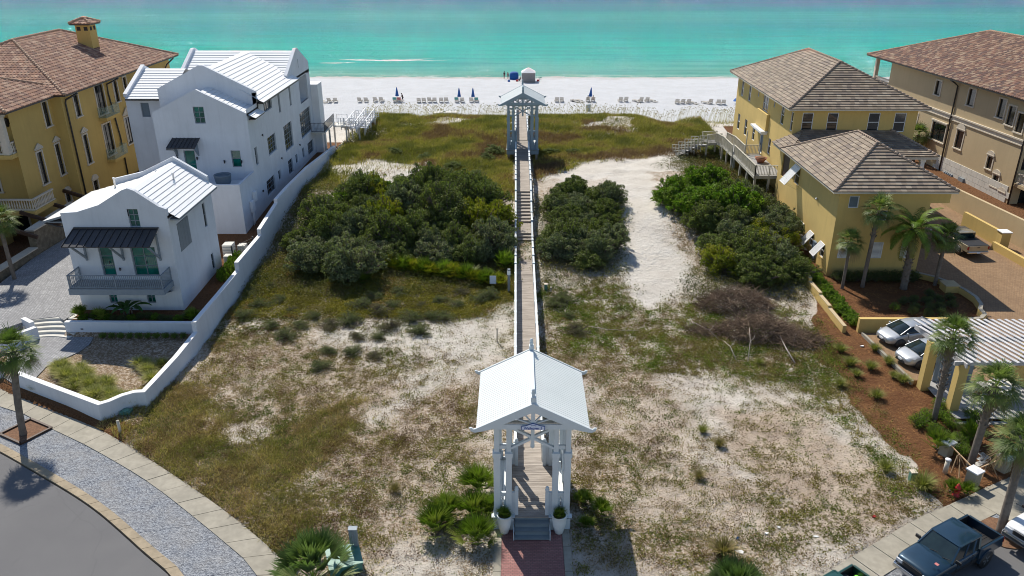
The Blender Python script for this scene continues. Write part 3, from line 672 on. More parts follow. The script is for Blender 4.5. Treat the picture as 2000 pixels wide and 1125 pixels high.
def balustrade(mb, p, q, z, h=.95, sp=.2):
    p = Vector(p); q = Vector(q); L = (q-p).length; n = int(L/sp)
    mb.beam(p+Vector((0,0,z+h)), q+Vector((0,0,z+h)), .2, .12); mb.beam(p+Vector((0,0,z+.06)), q+Vector((0,0,z+.06)), .2, .12)
    for i in range(n+1):
        c = p.lerp(q, (i+.5)/(n+1)); mb.lathe((c.x, c.y, z+.12), [(.045,0),(.04,.05),(.075,.2),(.07,.32),(.04,.55),(.045,.7),(.06,h-.18)], 6, False)
def downpipe(parent, pts, r=.07):
    mb = MB(); mb.tube(pts, r, 6); return mb.build('downpipe', M['frame_dark'], parent)
def rail(mb, pts, h=1.0, sp=.13, t=.03, post=.07, cap=.08, bal=True, low=.08):
    for a, b in zip(pts, pts[1:]):
        a = Vector(a); b = Vector(b); L = (b-a).length; mb.beam(a+Vector((0,0,h)), b+Vector((0,0,h)), cap, .05); mb.beam(a+Vector((0,0,low)), b+Vector((0,0,low)), .05, .04)
        if bal:
            n = max(1, int(L/sp))
            for i in range(1, n): c = a.lerp(b, i/n); mb.beam(c+Vector((0,0,low)), c+Vector((0,0,h)), t, t, (0,1,0))
    for p in pts: p = Vector(p); mb.beam(p, p+Vector((0,0,h+.03)), post, post, (0,1,0))

# ================================================================== GATEHOUSE (small white house)
gh = thing('gatehouse', (-27.7, 56, 1.0), 'small white stucco gatehouse with a black awning over its grey balcony', 'house')
def rel(parent):
    """children keep world coordinates: undo the parent's placement"""
    inv = Matrix.Translation(-Vector(parent.location))
    for o in parent.children:
        o.matrix_parent_inverse = inv
def finish(t):
    for o in t.children:
        if o.matrix_parent_inverse == Matrix(): o.matrix_parent_inverse = Matrix.Translation(-Vector(t.location))
X0, X1, Y0, Y1 = -31.35, -24.0, 52.0, 60.2
EZ, AP = 8.45, 10.2
mb = MB()
Wn = [(4.65,7.42,5.38,8.72), (2.05,3.72,3.0,5.95), (4.3,3.72,6.05,5.95), (2.1,1.6,2.65,2.45), (4.8,1.6,5.4,2.45)]
wall(mb, (X0,Y0), (1,0), (0,-1), X1-X0, .2, 8.2, Wn, .16)
# gable above the eaves line: flared shoulders
for gz in ([(X0,8.2),(-26.7,8.2),(-26.7,8.72),(-26.7,10.09),(-26.8,10.06),(-28.6,9.0),(-30.2,8.5),(X0,8.42)], [(-25.97,8.2),(X1,8.2),(X1,8.72),(-24.5,8.92),(-25.97,10.03)], [(-26.7,8.72),(-25.97,8.72),(-25.97,10.03),(-26.4,10.2),(-26.7,10.09)]):
    mb.prism([(x, Y0, z) for x, z in gz], (0,.3,0))
Sh = [(1.2,5.1,3.2,7.2)]; Wr = [(6.1,5.2,6.6,7.1),(6.25,1.6,6.75,2.9)]
wall(mb, (X1,Y0), (0,1), (1,0), Y1-Y0, .2, 8.0, Sh+Wr, .1)
wall(mb, (X0,Y0), (0,1), (-1,0), Y1-Y0, .2, 8.0); wall(mb, (X0,Y1), (1,0), (0,1), X1-X0, .2, 8.0)
mb.prism([(X0-.0,Y1-.3,8.0),(X1,Y1-.3,8.0),(X1,Y1-.3,8.75),(-26.4,Y1-.3,10.3),(-29,Y1-.3,9.1),(X0,Y1-.3,8.55)], (0,.3,0))
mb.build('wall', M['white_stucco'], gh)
V = []; C = []
slope(V, C, (X1+.65,Y0+.3,7.92), (X1+.65,Y1-.3,7.92), (-26.4,Y1-.3,9.95), (-26.4,Y0+.3,9.95), course=.37, lift=.045, pal=PAL_WHITE, tilew=40, jit=.02)
slope(V, C, (-29.0,Y0+.3,8.72), (-29.0,Y1-.3,8.72), (-26.4,Y1-.3,9.95), (-26.4,Y0+.3,9.95), course=.37, lift=.04, pal=PAL_WHITE, tilew=40, jit=.02)
slope(V, C, (-33.1,Y0+.8,7.55), (-33.1,Y1-.3,7.55), (-29.0,Y1-.3,8.72), (-29.0,Y0+.8,8.72), course=.6, lift=.03, pal=((.72,.70,.66),(.66,.64,.60)), tilew=40, jit=.03)
slope(V, C, (-29.0,Y0+.3,8.70), (-29.0,Y0+.8,8.70), (-28.99,Y0+.8,8.72), (-28.99,Y0+.3,8.72), pal=PAL_WHITE)
g_roof = np_mesh('roof', [tuple(p) for p in V], 4, M['tile'], gh, np.array(C))
mb = MB(); mb.box(X1+.0,Y0+.32,7.8,X1+.62,Y1-.32,7.9); mb.beam((X1+.66,Y0+.3,7.9),(X1+.66,Y1-.3,7.9),.05,.14); mb.build('gutter', M['frame_grey'], g_roof); mb = MB(); mb.box(-33.05,Y0+.85,7.4,X0,Y1-.3,7.5); mb.beam((-33.15,Y0+.8,7.5),(-33.15,Y1-.3,7.5),.12,.12)
mb.beam((-33.1,Y0+.8,7.5),(X0,Y0+.8,8.0),.08,.14)
mb.build('gutter', M['frame_grey'], g_roof)
for x, y in ((-25.4,57.2),(-26.9,57.8),(-30.6,58.6)): mb = MB(); mb.lathe((x,y,9.0 if x > -28 else 8.2), [(.07,0),(.07,.75),(.1,.76),(.1,.84)], 8); mb.build('vent_pipe', M['frame_white'], g_roof)
mb = MB(); mb.beam((X1+.02,Y0-.0,8.6),(X1+.02,Y0+.3,9.0),.02,.02)
for i, r in enumerate(Wn):
    nm = 'window' if i in (0, 3, 4) else 'door'
    window(gh, (X0,Y0), (1,0), (0,-1), r, M['frame_grey'], M['glass_teal'], {0:(2,3),1:(1,3),2:(2,3),3:(2,2),4:(2,2)}[i], .16, .09 if nm == 'door' else .055, nm, handle=nm == 'door')
for r in Wr: window(gh, (X1,Y0), (0,1), (1,0), r, M['frame_grey'], M['glass_dark'], (1,2), .1)
mb = MB()
for k in range(4): mb.box(X1-.08, Y0+1.2+k*.5+.01, 5.12, X1+.03, Y0+1.2+k*.5+.49, 7.18)
mb.build('shutter', M['frame_grey'], gh)
# awning with brackets
aw = MB(); A0 = Vector((-30.75,50.35,6.5)); 
a, b, c, d = (-30.85,50.35,6.5), (-24.85,50.35,6.5), (-24.75,51.98,7.32), (-30.6,51.98,7.32)
aw.prism([a,b,c,d], (0,0,.05))
for k in range(13):
    t = k/12; p = Vector(a).lerp(Vector(b), t)+Vector((0,0,.07)); q = Vector(d).lerp(Vector(c), t)+Vector((0,0,.07)); aw.beam(p, q, .04, .07)
aw.beam((-30.6,51.9,7.38),(-24.75,51.9,7.38),.16,.08)
awo = aw.build('awning', M['dark_metal'], gh)
for x in (-30.2,-27.6,-25.0):
    br = MB(); br.beam((x,51.93,4.95),(x,51.93,6.9),.12,.12,(0,1,0)); br.beam((x,50.5,6.42),(x,51.9,5.15),.12,.12); br.beam((x,50.4,6.43),(x,51.9,7.15),.1,.1); br.build('bracket', M['grey_wood'], awo)
bl = MB(); bl.box(-31.0,50.35,3.3,-24.45,51.985,3.42); bl.box(-31.05,50.3,3.0,-24.4,50.42,3.44); bl.box(-31.05,50.42,3.0,-30.93,51.985,3.44); bl.box(-24.52,50.42,3.0,-24.4,51.985,3.44)
bl.prism([(-30.9,50.5,3.0),(-24.55,50.5,3.0),(-24.55,51.98,2.55),(-30.9,51.98,2.55)], (0,0,.02))
blo = bl.build('balcony', M['grey_wood'], gh)
mb = MB()
for k in range(11): mb.box(-30.92,50.44+k*.14,3.425,-24.54,50.565+k*.14,3.455)
mb.build('balcony_floor', M['boards_grey'], blo)
mb = MB(); rail(mb, [(-30.95,51.95,3.45),(-30.95,50.4,3.45),(-27.72,50.4,3.45),(-24.5,50.4,3.45),(-24.5,51.95,3.45)], .98, .13, .028, .07, .07); mb.build('balcony_railing', M['grey_wood'], blo)
def lantern(p, parent, mat_=None, s=1, d=(0,-1)):
    mb = MB(); x, y, z = p; mb.box(x-.05*s,y-.03 if d[1] else y-.05*s,z-.1*s,x+.05*s,y+.03 if d[1] else y+.05*s,z+.1*s); x += d[0]*.14*s; y += d[1]*.14*s
    mb.lathe((x,y,z-.22*s), [(.02,0),(.07*s,.05*s),(.09*s,.3*s),(.11*s,.32*s),(.03*s,.42*s)], 6); return mb.build('wall_lamp', mat_ or M['dark_metal'], parent)
lantern((-28.0,51.97,4.3), gh, s=.6)
# garage-like grey doors on the drive side
mb = MB()
for k in range(3): mb.box(X0-.06, 53.0+k*1.35, 1.06, X0+.01, 54.28+k*1.35, 5.6)
mb.build('door', M['frame_grey'], gh)
mb = MB(); mb.tube([(-33.1,52.85,7.42),(-32.2,52.7,7.2),(-31.4,52.7,7.15)], .06, 6); mb.build('downpipe', M['frame_dark'], gh)
finish(gh)

# ================================================================== BIG WHITE BEACH HOUSE
bh = thing('beach_house', (-29, 82, 1.9), 'large white stucco beach house with stepped white gables and many grey windows', 'house')
mb = MB(); XR = -24.0
BW = dict(u1=(76.15,10.35,78.85,11.5), u2=(81.0,9.35,81.65,11.35), u3=(85.2,9.2,85.85,11.35), logg=(89.5,8.6,93.1,11.5), m0=(71.9,6.35,72.6,8.0), m1=(76.0,6.2,78.7,7.9), m2=(81.75,5.1,84.9,7.75), m3=(88.4,4.9,93.2,7.7),
          l1=(74.1,2.65,76.8,4.15), l2=(78.2,3.05,79.0,4.05), l3=(82.0,2.5,83.7,4.05), l4=(85.0,2.95,85.8,3.95), l5=(88.0,2.8,88.8,3.9), l6=(90.5,2.4,93.1,3.85))
holes = [(a-71, b, c-71, d) for a, b, c, d in BW.values()]
wall(mb, (XR,71), (0,1), (1,0), 23.5, .5, 11.7, [h for h in holes if h is not None], .18)
# front gabled block
FW = [(3.75,10.45,4.7,11.95), (6.55,6.45,7.4,8.0), (2.25,5.4,3.25,8.0)]
wall(mb, (-32.45,71), (1,0), (0,-1), 8.45, .5, 11.1, FW, .16)
gx = lambda x: (x+32.45)
mb.prism([(-32.45,71,11.1),(-28.7,71,11.1),(-28.7,71,12.0),(-28.7,71,13.25),(-32.45,71,11.4)], (0,.3,0)); mb.prism([(-27.75,71,11.1),(-24,71,11.1),(-24,71,11.35),(-27.75,71,13.2)], (0,.3,0)); mb.prism([(-28.7,71,11.95),(-27.75,71,11.95),(-27.75,71,13.2),(-28.22,71,13.45),(-28.7,71,13.25)], (0,.3,0))
wall(mb, (-32.45,71), (0,1), (-1,0), 3.2, .5, 11.3)
# tall middle block
wall(mb, (-33.0,74.2), (1,0), (0,-1), 9.0, 10.0, 12.4)
mb.prism([(-33.0,74.2,12.4),(-24.0,74.2,12.4),(-24.0,74.2,12.75),(-28.5,74.2,15.05),(-28.9,74.2,15.05),(-33.0,74.2,12.95)], (0,.35,0))
mb.box(-24.35,74.2,11.0,-24.0,74.55,12.6)
wall(mb, (-33.0,74.2), (0,1), (-1,0), 11, .5, 12.2)
# rear cross block
for xg, dx in ((-35.5,.35),(-24.0,-.35)):
    mb.prism([(xg,85.2,11.4 if xg > -30 else 9),(xg,94.5,11.4 if xg > -30 else 9),(xg,94.5,12.55),(xg,90.3,14.55),(xg,89.7,14.55),(xg,85.2,12.4)], (dx,0,0))
wall(mb, (-35.5,94.5), (1,0), (0,1), 11.5, .5, 12.0); wall(mb, (-35.5,85.2), (0,1), (-1,0), 9.3, .5, 11.8); wall(mb, (-35.5,85.2), (1,0), (0,-1), 3, .5, 11.8)
# left wing
LWn = [(1.35,9.9,2.15,11.25)]
wall(mb, (-37.2,76.4), (1,0), (0,-1), 4.3, .5, 11.8, LWn+[(2.6,4.0,3.6,5.6)], .16); wall(mb, (-37.2,76.4), (0,1), (-1,0), 8.8, .5, 11.8)
mb.prism([(-37.2,76.2,11.8),(-37.2,85.3,11.8),(-37.2,85.3,12.3),(-37.2,81.0,14.05),(-37.2,76.2,12.05)], (.32,0,0))
# low terrace block with parapet
wall(mb, (-31,66.7), (1,0), (0,-1), 7, .5, 6.05); wall(mb, (-24,66.7), (0,1), (1,0), 4.3, .5, 6.05); wall(mb, (-31,66.7), (0,1), (-1,0), 4.3, .5, 6.05)
mb.prism([(-31,66.9,6.05),(-24,66.9,6.05),(-24,66.7,6.05),(-31,66.7,6.05)][::-1], (0,0,.02)); mb.box(-30.8,66.95,5.0,-24.25,70.98,5.3); mb.box(-24.22,66.95,5.31,-24.02,70.98,6.05); mb.box(-30.98,66.72,5.31,-24.02,66.93,6.04)
# right wall above roofs
mb.box(-24.3,71.3,11.0,-24.0,74.2,11.3)
# loggia and deck recess walls
mb.box(-26.6,89.5,8.4,-24.02,93.1,8.6); mb.box(-26.9,89.3,8.6,-26.6,93.3,11.5); mb.box(-26.6,89.3,11.5,-24.2,93.3,11.62); mb.box(-26.6,89.2,8.6,-24.2,89.5,11.5); mb.box(-26.6,93.1,8.6,-24.2,93.35,11.5)
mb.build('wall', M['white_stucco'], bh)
V = []; C = []; kw = dict(course=.46, lift=.05, pal=PAL_WHITE, tilew=60, jit=.02)
slope(V, C, (-23.3,73.9,11.75), (-23.3,87.2,11.75), (-28.7,87.2,14.65), (-28.7,74.55,14.65), **kw); slope(V, C, (-33.0,74.55,12.5), (-33.0,87.2,12.5), (-28.7,87.2,14.65), (-28.7,74.55,14.65), **kw)
slope(V, C, (-35.2,85.0,11.95), (-24.3,85.0,11.95), (-24.3,90,14.3), (-35.2,90,14.3), **kw); slope(V, C, (-35.2,94.9,12.0), (-24.3,94.9,12.0), (-24.3,90,14.3), (-35.2,90,14.3), **kw)
slope(V, C, (-36.95,75.9,11.7), (-32.8,75.9,11.7), (-32.8,81,13.75), (-36.95,81,13.75), **kw); slope(V, C, (-36.95,85.9,11.9), (-32.8,85.9,11.9), (-32.8,81,13.75), (-36.95,81,13.75), **kw)
slope(V, C, (-23.35,71.3,10.85), (-23.35,74.2,10.85), (-28.2,74.2,13.1), (-28.2,71.3,13.1), course=.4, lift=.05, pal=PAL_WHITE, tilew=60, jit=.02); slope(V, C, (-32.45,71.3,11.15), (-32.45,74.2,11.15), (-28.2,74.2,13.1), (-28.2,71.3,13.1), course=.4, lift=.05, pal=PAL_WHITE, tilew=60, jit=.02)
b_roof = np_mesh('roof', [tuple(p) for p in V], 4, M['tile'], bh, np.array(C))
mb = MB(); mb.beam((-23.32,73.9,11.68),(-23.32,87.2,11.68),.06,.14); mb.beam((-36.95,75.88,11.62),(-32.9,75.88,11.62),.1,.12); mb.beam((-23.37,71.3,10.8),(-23.37,74.2,10.8),.06,.1); mb.box(-24,74.3,11.55,-23.35,87,11.62); mb.box(-24,71.4,10.7,-23.4,74.1,10.75)
mb.tube([(-33.3,75.9,11.6),(-33.0,76.1,11.2),(-32.95,76.25,10.2)], .05, 6)
mb.build('gutter', M['frame_dark'], b_roof)
mb = MB(); mb.beam((-37.04,76.2,12.1),(-37.04,81.0,14.1),.36,.08); mb.build('parapet_cap', M['white_cap'], b_roof)
grids = dict(u1=(4,1), u2=(1,2), u3=(1,2), m0=(1,2), m1=(4,4), m2=(4,5), m3=(5,5), l1=(3,3), l2=(1,2), l3=(2,3), l4=(1,2), l5=(1,2), l6=(3,3))
for k, (a, b, c, d) in BW.items():
    if k == 'logg': continue
    window(bh, (XR,71), (0,1), (1,0), (a-71,b,c-71,d), M['frame_grey'], M['glass_green'] if k[0] == 'm' else M['glass_dark'], grids[k], .18, .05)
for i, (a, b, c, d) in enumerate(FW):
    window(bh, (-32.45,71), (1,0), (0,-1), (a,b,c,d), M['frame_grey'], M['glass_teal'], (2,3) if i < 1 else (1,2), .16 if i else .14, .07, 'window' if i < 2 else 'door')
for r in LWn: window(bh, (-37.2,76.4), (1,0), (0,-1), r, M['frame_grey'], M['urn_grey'], (1,1), .16, .05)
mb = MB(); mb.box(-34.6,76.35,4.0,-33.6,76.5,5.6); mb.build('door', M['brown_door'], bh)
mb = MB(); a, b, c, d = (-31.25,69.95,8.4), (-28.7,69.95,8.4), (-28.5,70.98,9.1), (-30.95,70.98,9.1); mb.prism([a,b,c,d], (0,0,.05))
for k in range(8):
    t = k/7; mb.beam(Vector(a).lerp(Vector(b),t)+Vector((0,0,.07)), Vector(d).lerp(Vector(c),t)+Vector((0,0,.07)), .03, .05)
mb.tube([(-31.25,69.95,8.33),(-30.9,70.8,8.1),(-30.75,70.9,7.2)], .05, 6)
cn = mb.build('door_canopy', M['dark_metal'], bh)
for x in (-30.75,-28.85):
    mb = MB(); mb.prism([(x-.06,70.97,7.5),(x-.06,70.97,8.9),(x-.06,70.1,8.4)], (.12,0,0)); mb.build('bracket', M['grey_wood'], cn)
for x in (-29.0,-26.55,-25.0): lantern((x,70.96,7.3 if x < -27 else 7.0), bh, s=.8)
for y, z in ((74.5,8.6),(79.7,5.0),(87,4.6),(72.6,3.7)): lantern((-23.98,y,z), bh, s=.6, d=(1,0))
mb = MB(); mb.box(-27.0,66.6,4.3,-26.6,66.72,4.5); mb.build('wall_vent', M['frame_grey'], bh)
# wall boxes by the terrace block (meters)
mb = MB(); mb.box(-23.98,68.6,2.9,-23.75,69.3,3.9); mb.box(-23.98,69.6,3.6,-23.75,70.2,4.5); mb.tube([(-23.87,68.8,2.9),(-23.87,68.8,1.4)], .05, 6); mb.tube([(-23.87,69.1,2.9),(-23.87,69.1,1.4)], .05, 6); mb.build('meter_box', M['white_cap'], bh)
# slit vent on the east gable
mb = MB(); mb.box(-24.02,89.95,12.5,-23.985,90.1,13.4); mb.build('slit_vent', M['frame_grey'], bh)
# rear terrace wall beyond the corner
mb = MB(); mb.box(-26.5,94.5,.8,-23.2,96.6,9.9); mb.build('rear_bay', M['white_cap'], bh)
finish(bh)
# urn on the terrace
u = MB(); u.lathe((0,0,0), [(.45,0),(.5,.05),(.68,.5),(.74,1.0),(.76,1.02),(.76,1.12),(.66,1.12),(.6,.9)], 24, False); u.add([(.6*math.cos(t),.6*math.sin(t),.95) for t in [k*PI/8 for k in range(16)]], [tuple(range(16))])
uo = u.build('urn', M['urn_grey'], loc=(-26.1,68.7,5.3)); tag(uo, 'grey round urn on the terrace of the large white house', 'urn')
uf = leafball = None
# rear deck and stairs of the white house
dk = thing('beach_stairs', (-20, 98, 1), 'white railed deck and stairs behind the large white house', 'stairs')
mb = MB(); mb.box(-23.9,92.4,4.62,-22.3,98.0,4.75); mb.box(-22.3,96.9,4.35,-20.9,99.4,4.45); mb.build('deck', M['stone_white'], dk)
mb = MB(); rail(mb, [(-23.9,92.5,4.75),(-22.4,92.5,4.75),(-22.4,97.9,4.75)], 1.05, .14, .022, .05, .05); mb.build('deck_railing', M['dark_metal'], dk)
for x, y in ((-22.4,92.5),(-22.4,95),(-22.4,97.7),(-23.6,95),(-21.0,98),(-21.0,99.2),(-20.6,99.6),(-20.2,101.0),(-19.6,99.0),(-19.3,101.0),(-18.9,103.4),(-18.6,105)): mb = MB(); mb.box(x-.09,y-.09,.5,x+.09,y+.09,4.5 if x < -20.5 else 3.9); mb.build('deck_post', M['stone_white'], dk)
def flight(parent, p, q, w, z0, z1, n, mats=(M['white_cap'], M['white_cap']), h=.95):
    p = Vector((*p, 0)); q = Vector((*q, 0)); d = (q-p); L = d.length; d.normalize(); r = Vector((d.y, -d.x, 0))
    s = MB()
    for i in range(n):
        c = p+d*(L*(i+.5)/n); z = z0+(z1-z0)*(i+.5)/n; s.beam(c-r*w/2+Vector((0,0,z)), c+r*w/2+Vector((0,0,z)), L/n*.92, .05)
    for sg in (-1, 1): s.beam(p+r*sg*w/2+Vector((0,0,z0-.12)), q+r*sg*w/2+Vector((0,0,z1-.12)), .05, .26)
    so_ = s.build('stair_flight', mats[0], parent)
    for sg in (-1, 1):
        m_ = MB(); a = p+r*sg*w/2+Vector((0,0,z0)); b = q+r*sg*w/2+Vector((0,0,z1)); m_.beam(a+Vector((0,0,h)), b+Vector((0,0,h)), .12, .06)
        for f in (.35,.62): m_.beam(a+Vector((0,0,h*f)), b+Vector((0,0,h*f)), .05, .09)
        k = max(2, int(L/1.1)+1)
        for i in range(k): c = a.lerp(b, i/(k-1)); m_.beam(c-Vector((0,0,.5)), c+Vector((0,0,h)), .09, .09, (0,1,0))
        m_.build('stair_railing', mats[1], so_)
flight(dk, (-20.9,97.4), (-20.5,99.6), 1.2, 4.4, 3.9, 4); flight(dk, (-20.3,97.6), (-19.9,101.2), 1.2, 4.0, 4.5, 6); flight(dk, (-19.3,98.8), (-18.9,103.6), 1.2, 3.8, 4.4, 8)
flight(dk, (-19.9,102.5), (-19.2,108.0), 1.3, 4.3, 3.0, 9)
mb = MB(); rail(mb, [(-22.3,97.0,4.45),(-21.0,97.0,4.45)], 1.0, .5, .04, .09, .08); mb.build('landing_railing', M['white_cap'], dk); mb = MB(); rail(mb, [(-22.3,99.2,4.45),(-21.0,99.2,4.45)], 1.0, .5, .04, .09, .08); mb.build('landing_railing', M['white_cap'], dk)
finish(dk)

# ================================================================== white site walls
def wall_run(name, pts, label, th=.32, mat_='white_stucco', cap='white_cap', cat='wall', base=None, capo=.0):
    """pts: (x, y, ztop). A wall following its points, stepping up wherever two share a place."""
    t = thing(name, (pts[0][0], pts[0][1], 0), label, cat); mb = MB(); cp = MB()
    P2 = [Vector((p[0], p[1], 0)) for p in pts]; n = len(pts)
    def nrm(i):
        a = next((P2[j] for j in range(i, -1, -1) if (P2[j]-P2[i]).length > .01), None); b = next((P2[j] for j in range(i, n) if (P2[j]-P2[i]).length > .01), None)
        ds = [((P2[i]-a).normalized() if a else None), ((b-P2[i]).normalized() if b else None)]; ds = [d for d in ds if d]
        d = sum(ds, Vector()).normalized(); s = 1/max(.5, d.dot(ds[0])); return Vector((d.y, -d.x, 0))*s
    for i in range(n-1):
        if (P2[i+1]-P2[i]).length < .01: continue
        a, b = P2[i], P2[i+1]; na, nb = nrm(i)*th/2, nrm(i+1)*th/2; za, zb = pts[i][2], pts[i+1][2]; ba, bb = (base if base is not None else min(H(a.x,a.y),0)-.5,)*2
        Q = [a-na, b-nb, b+nb, a+na]; zt = [za, zb, zb, za]
        lo = [Vector((q.x,q.y,ba)) for q in Q]; hi = [Vector((q.x,q.y,z)) for q, z in zip(Q, zt)]
        fs = [(0,1,5,4),(2,3,7,6),(0,3,2,1)]
        fs += [(3,0,4,7),(1,2,6,5)]
        mb.add(lo+hi, fs); c0 = [h_+Vector((0,0,.0)) for h_ in hi]; c1 = [h_+Vector((0,0,.04)) for h_ in hi]; cp.add(c0+c1, [(4,5,6,7),(0,1,5,4),(2,3,7,6),(3,0,4,7),(1,2,6,5)])
    mb.build('wall_body', M[mat_], t); cp.build('wall_cap', M[cap], t); finish(t); return t
wall_run('garden_wall', [(-30.95,42.75,1.2),(-27.5,40.95,1.2),(-24.0,39.15,1.2),(-23.6,39.45,1.2),(-23.1,40.05,1.22),(-22.5,40.4,1.25),(-22.0,40.45,1.25),(-21.85,42.2,1.28),(-21.65,44.5,1.35),(-21.5,47.55,1.5),(-21.5,47.55,2.25),(-21.45,52,2.25),(-21.4,56.4,2.3),(-21.4,56.4,2.95),(-21.4,62.5,2.95),(-21.4,62.5,3.45),(-21.4,67.9,4.0),(-21.4,67.9,4.35),(-21.45,72,4.3),(-21.6,80,3.95),(-21.75,94,2.75)],
         'long white garden wall stepping up the dune beside the white houses')
wall_run('garden_wall', [(-36,45.6,1.2),(-32.5,43.65,1.2)], 'short white wall left of the garden gate at the street')
wall_run('planter_wall', [(-31.35,49.55,1.3),(-21.66,49.45,1.3)], 'low white planter wall with step lights in front of the gatehouse', .3)
mb = MB()
for x in (-30.2,-27.9,-25.6,-23.3): mb.box(x-.09,49.37,.78,x+.09,49.4,.86)
o = mb.build('step_lights', M['dark_metal']); tag(o, 'row of small dark step lights set in the white planter wall', 'lights')
wall_run('stair_wall', [(-34.7,47.2,1.25),(-33.9,47.7,1.25),(-33.3,48.4,1.25),(-33.1,48.9,1.2)], 'curved white wall left of the fan steps', .35)
wall_run('stair_wall', [(-34.6,50.1,1.3),(-33.6,49.4,1.3)], 'short white wall at the top of the fan steps', .3)
mb = MB()
for k in range(5):
    r0 = 3.6+k*.4; cx, cy = -32.3, 46.1; a0, a1 = R_(68-k*1), R_(112+k*2); z = .36+.15*k
    p = [(cx+r0*math.cos(a0+(a1-a0)*i/10), cy+r0*math.sin(a0+(a1-a0)*i/10)-.6, -.1) for i in range(11)]; q = [(cx+(r0+.75)*math.cos(a0+(a1-a0)*i/10), cy+(r0+.75)*math.sin(a0+(a1-a0)*i/10)-.6, -.1) for i in range(11)]
    for i in range(10): mb.prism([p[i], p[i+1], q[i+1], q[i]], (0,0,z+.1+.05+k*.001))
o = mb.build('fan_steps', M['stone_white']); tag(o, 'curved white steps fanning from the paved court up to the drive', 'steps')
# gate between the walls
mb = MB(); 
for k in range(9): x = -31.1-k*.16; y = 42.85+k*.095; mb.beam((x,y,.1),(x,y,1.0),.03,.03,(0,1,0))
mb.beam((-31.05,42.82,.95),(-32.45,43.65,.95),.04,.05); mb.beam((-31.05,42.82,.2),(-32.45,43.65,.2),.04,.05)
o = mb.build('garden_gate', M['dark_metal']); tag(o, 'low dark metal gate in the white street wall', 'gate')
# air conditioners and side gate
for i, (x, y, s) in enumerate(((-23.9,61.9,1.0),(-22.9,62.3,.8))):
    mb = MB(); mb.box(-.4*s,-.45*s,0,.4*s,.45*s,1.15*s)
    t = thing('air_conditioner', (x,y,1.3), ('large white air conditioner against the gatehouse side yard', 'smaller white air conditioner with a louvred front beside the larger one')[i], 'air conditioner', 'air conditioners in the white side yard')
    mb.build('casing', M['stone_white'], t, bevel=.03); g = MB()
    for k in range(7): g.box(-.36*s,-.47*s,.15*s+k*.13*s,.36*s,-.455*s,.2*s+k*.13*s)
    g.build('louvre', M['frame_grey'], t)
mb = MB(); mb.box(-23.9,60.35,1.3,-23.1,61.0,1.9); o = mb.build('utility_box', M['stone_white'], bevel=.03); tag(o, 'low white utility box beside the side gate', 'box')
mb = MB(); p, q = Vector((-23.1,60.4,1.2)), Vector((-21.7,61.6,1.6))
for k in range(2): c = p.lerp(q, k); mb.beam(c, c+Vector((0,0,1.6)), .09, .09, (0,1,0))
for k in range(6): mb.beam(p+Vector((0,0,.25+k*.24)), q+Vector((0,0,.25+k*.24)), .02, .02)
o = mb.build('side_gate', M['dark_metal']); tag(o, 'dark wire side gate between gatehouse and garden wall', 'gate')

# ================================================================== LEFT YELLOW MANSION
lm = thing('mansion', (-49, 86, 1), 'tall golden stucco mansion with red barrel tile roof and chimney, far left', 'house')
mb = MB()
LW = [(76.1,9.95,76.95,12.1),(80.3,9.2,82.0,12.1),(84.2,9.8,85.05,11.95),(86.5,10.2,87.2,11.95),(90.2,10.0,91.0,11.9),(76.25,5.3,77.05,8.1),(80.3,5.0,82.0,8.2),(85.1,5.1,86.6,7.9),(76.35,2.45,77.2,3.5)]
wall(mb, (-42,74), (0,1), (1,0), 25, -.5, 12.5, [(a-74,b,c-74,d) for a,b,c,d in LW], .12)
LW2 = [(69.9,5.1,70.75,8.0),(73.0,5.1,73.75,8.0),(72.5,9.8,73.3,12.0),(72.9,2.4,73.7,3.3)]
wall(mb, (-43,67.3), (0,1), (1,0), 6.7, -.5, 12.3, [(a-67.3,b,c-67.3,d) for a,b,c,d in LW2], .12)
wall(mb, (-43,74), (1,0), (0,-1), 1, -.5, 12.4); wall(mb, (-58,99), (1,0), (0,1), 16, -.5, 12.4)
LF = [(11.2,9.0,12.9,12.0),(7,9.0,9.5,12.0),(7.2,4.6,11.4,8.2),(8.6,.6,13.2,3.4)]
wall(mb, (-58,69.3), (1,0), (0,-1), 15, -.5, 12.3, LF, .3)
mb.box(-58,66.4,8.35,-43.03,69.28,8.7)           # upper loggia floor
mb.box(-58,66.4,-.5,-46.2,67.2,3.9); mb.box(-46.0,65.6,-.5,-44.9,66.6,3.6); mb.box(-46,65.6,3.6,-41.7,69.2,3.95)
mb.build('wall', M['gold_stucco'], lm)
hip_roof(lm, -59, 73.2, -41.1, 99.9, 12.55, .42, 'barrel', ridgemat=M['ridge_barrel']); hip_roof(lm, -60, 65.6, -42.1, 76.6, 12.5, .40, 'barrel', ridgemat=M['ridge_barrel'])
ch = MB(); cx, cy = -46.6, 90.0; ch.box(cx-.75,cy-.75,13.0,cx+.75,cy+.75,17.1); cho = ch.build('chimney', M['gold_stucco'], lm)
ch = MB()
for dx in (-.38,.38): ch.box(cx+dx-.2,cy-.77,16.45,cx+dx+.2,cy-.752,16.85); ch.box(cx+.752,cy+dx-.2,16.45,cx+.77,cy+dx+.2,16.85)
ch.build('vent_hole', M['interior'], cho)
hip_roof(cho, cx-1.15, cy-1.15, cx+1.15, cy+1.15, 17.2, .45, 'barrel', name='chimney_cap', ridgemat=M['ridge_barrel'])
for i, (a,b,c,d) in enumerate(LW):
    tr = dict(w=.15, p=.06); 
    if 4 < i < 8 and i != 6: tr['top'] = 'ped'
    if i == 8: tr['top'] = 'arch'
    window(lm, (-42,74), (0,1), (1,0), (a-74,b,c-74,d), M['frame_dark'], M['glass_dark'], (2,1) if c-a > 1.2 else (1,2), .12, .06, 'door' if i in (1,6) else 'window', trim=tr)
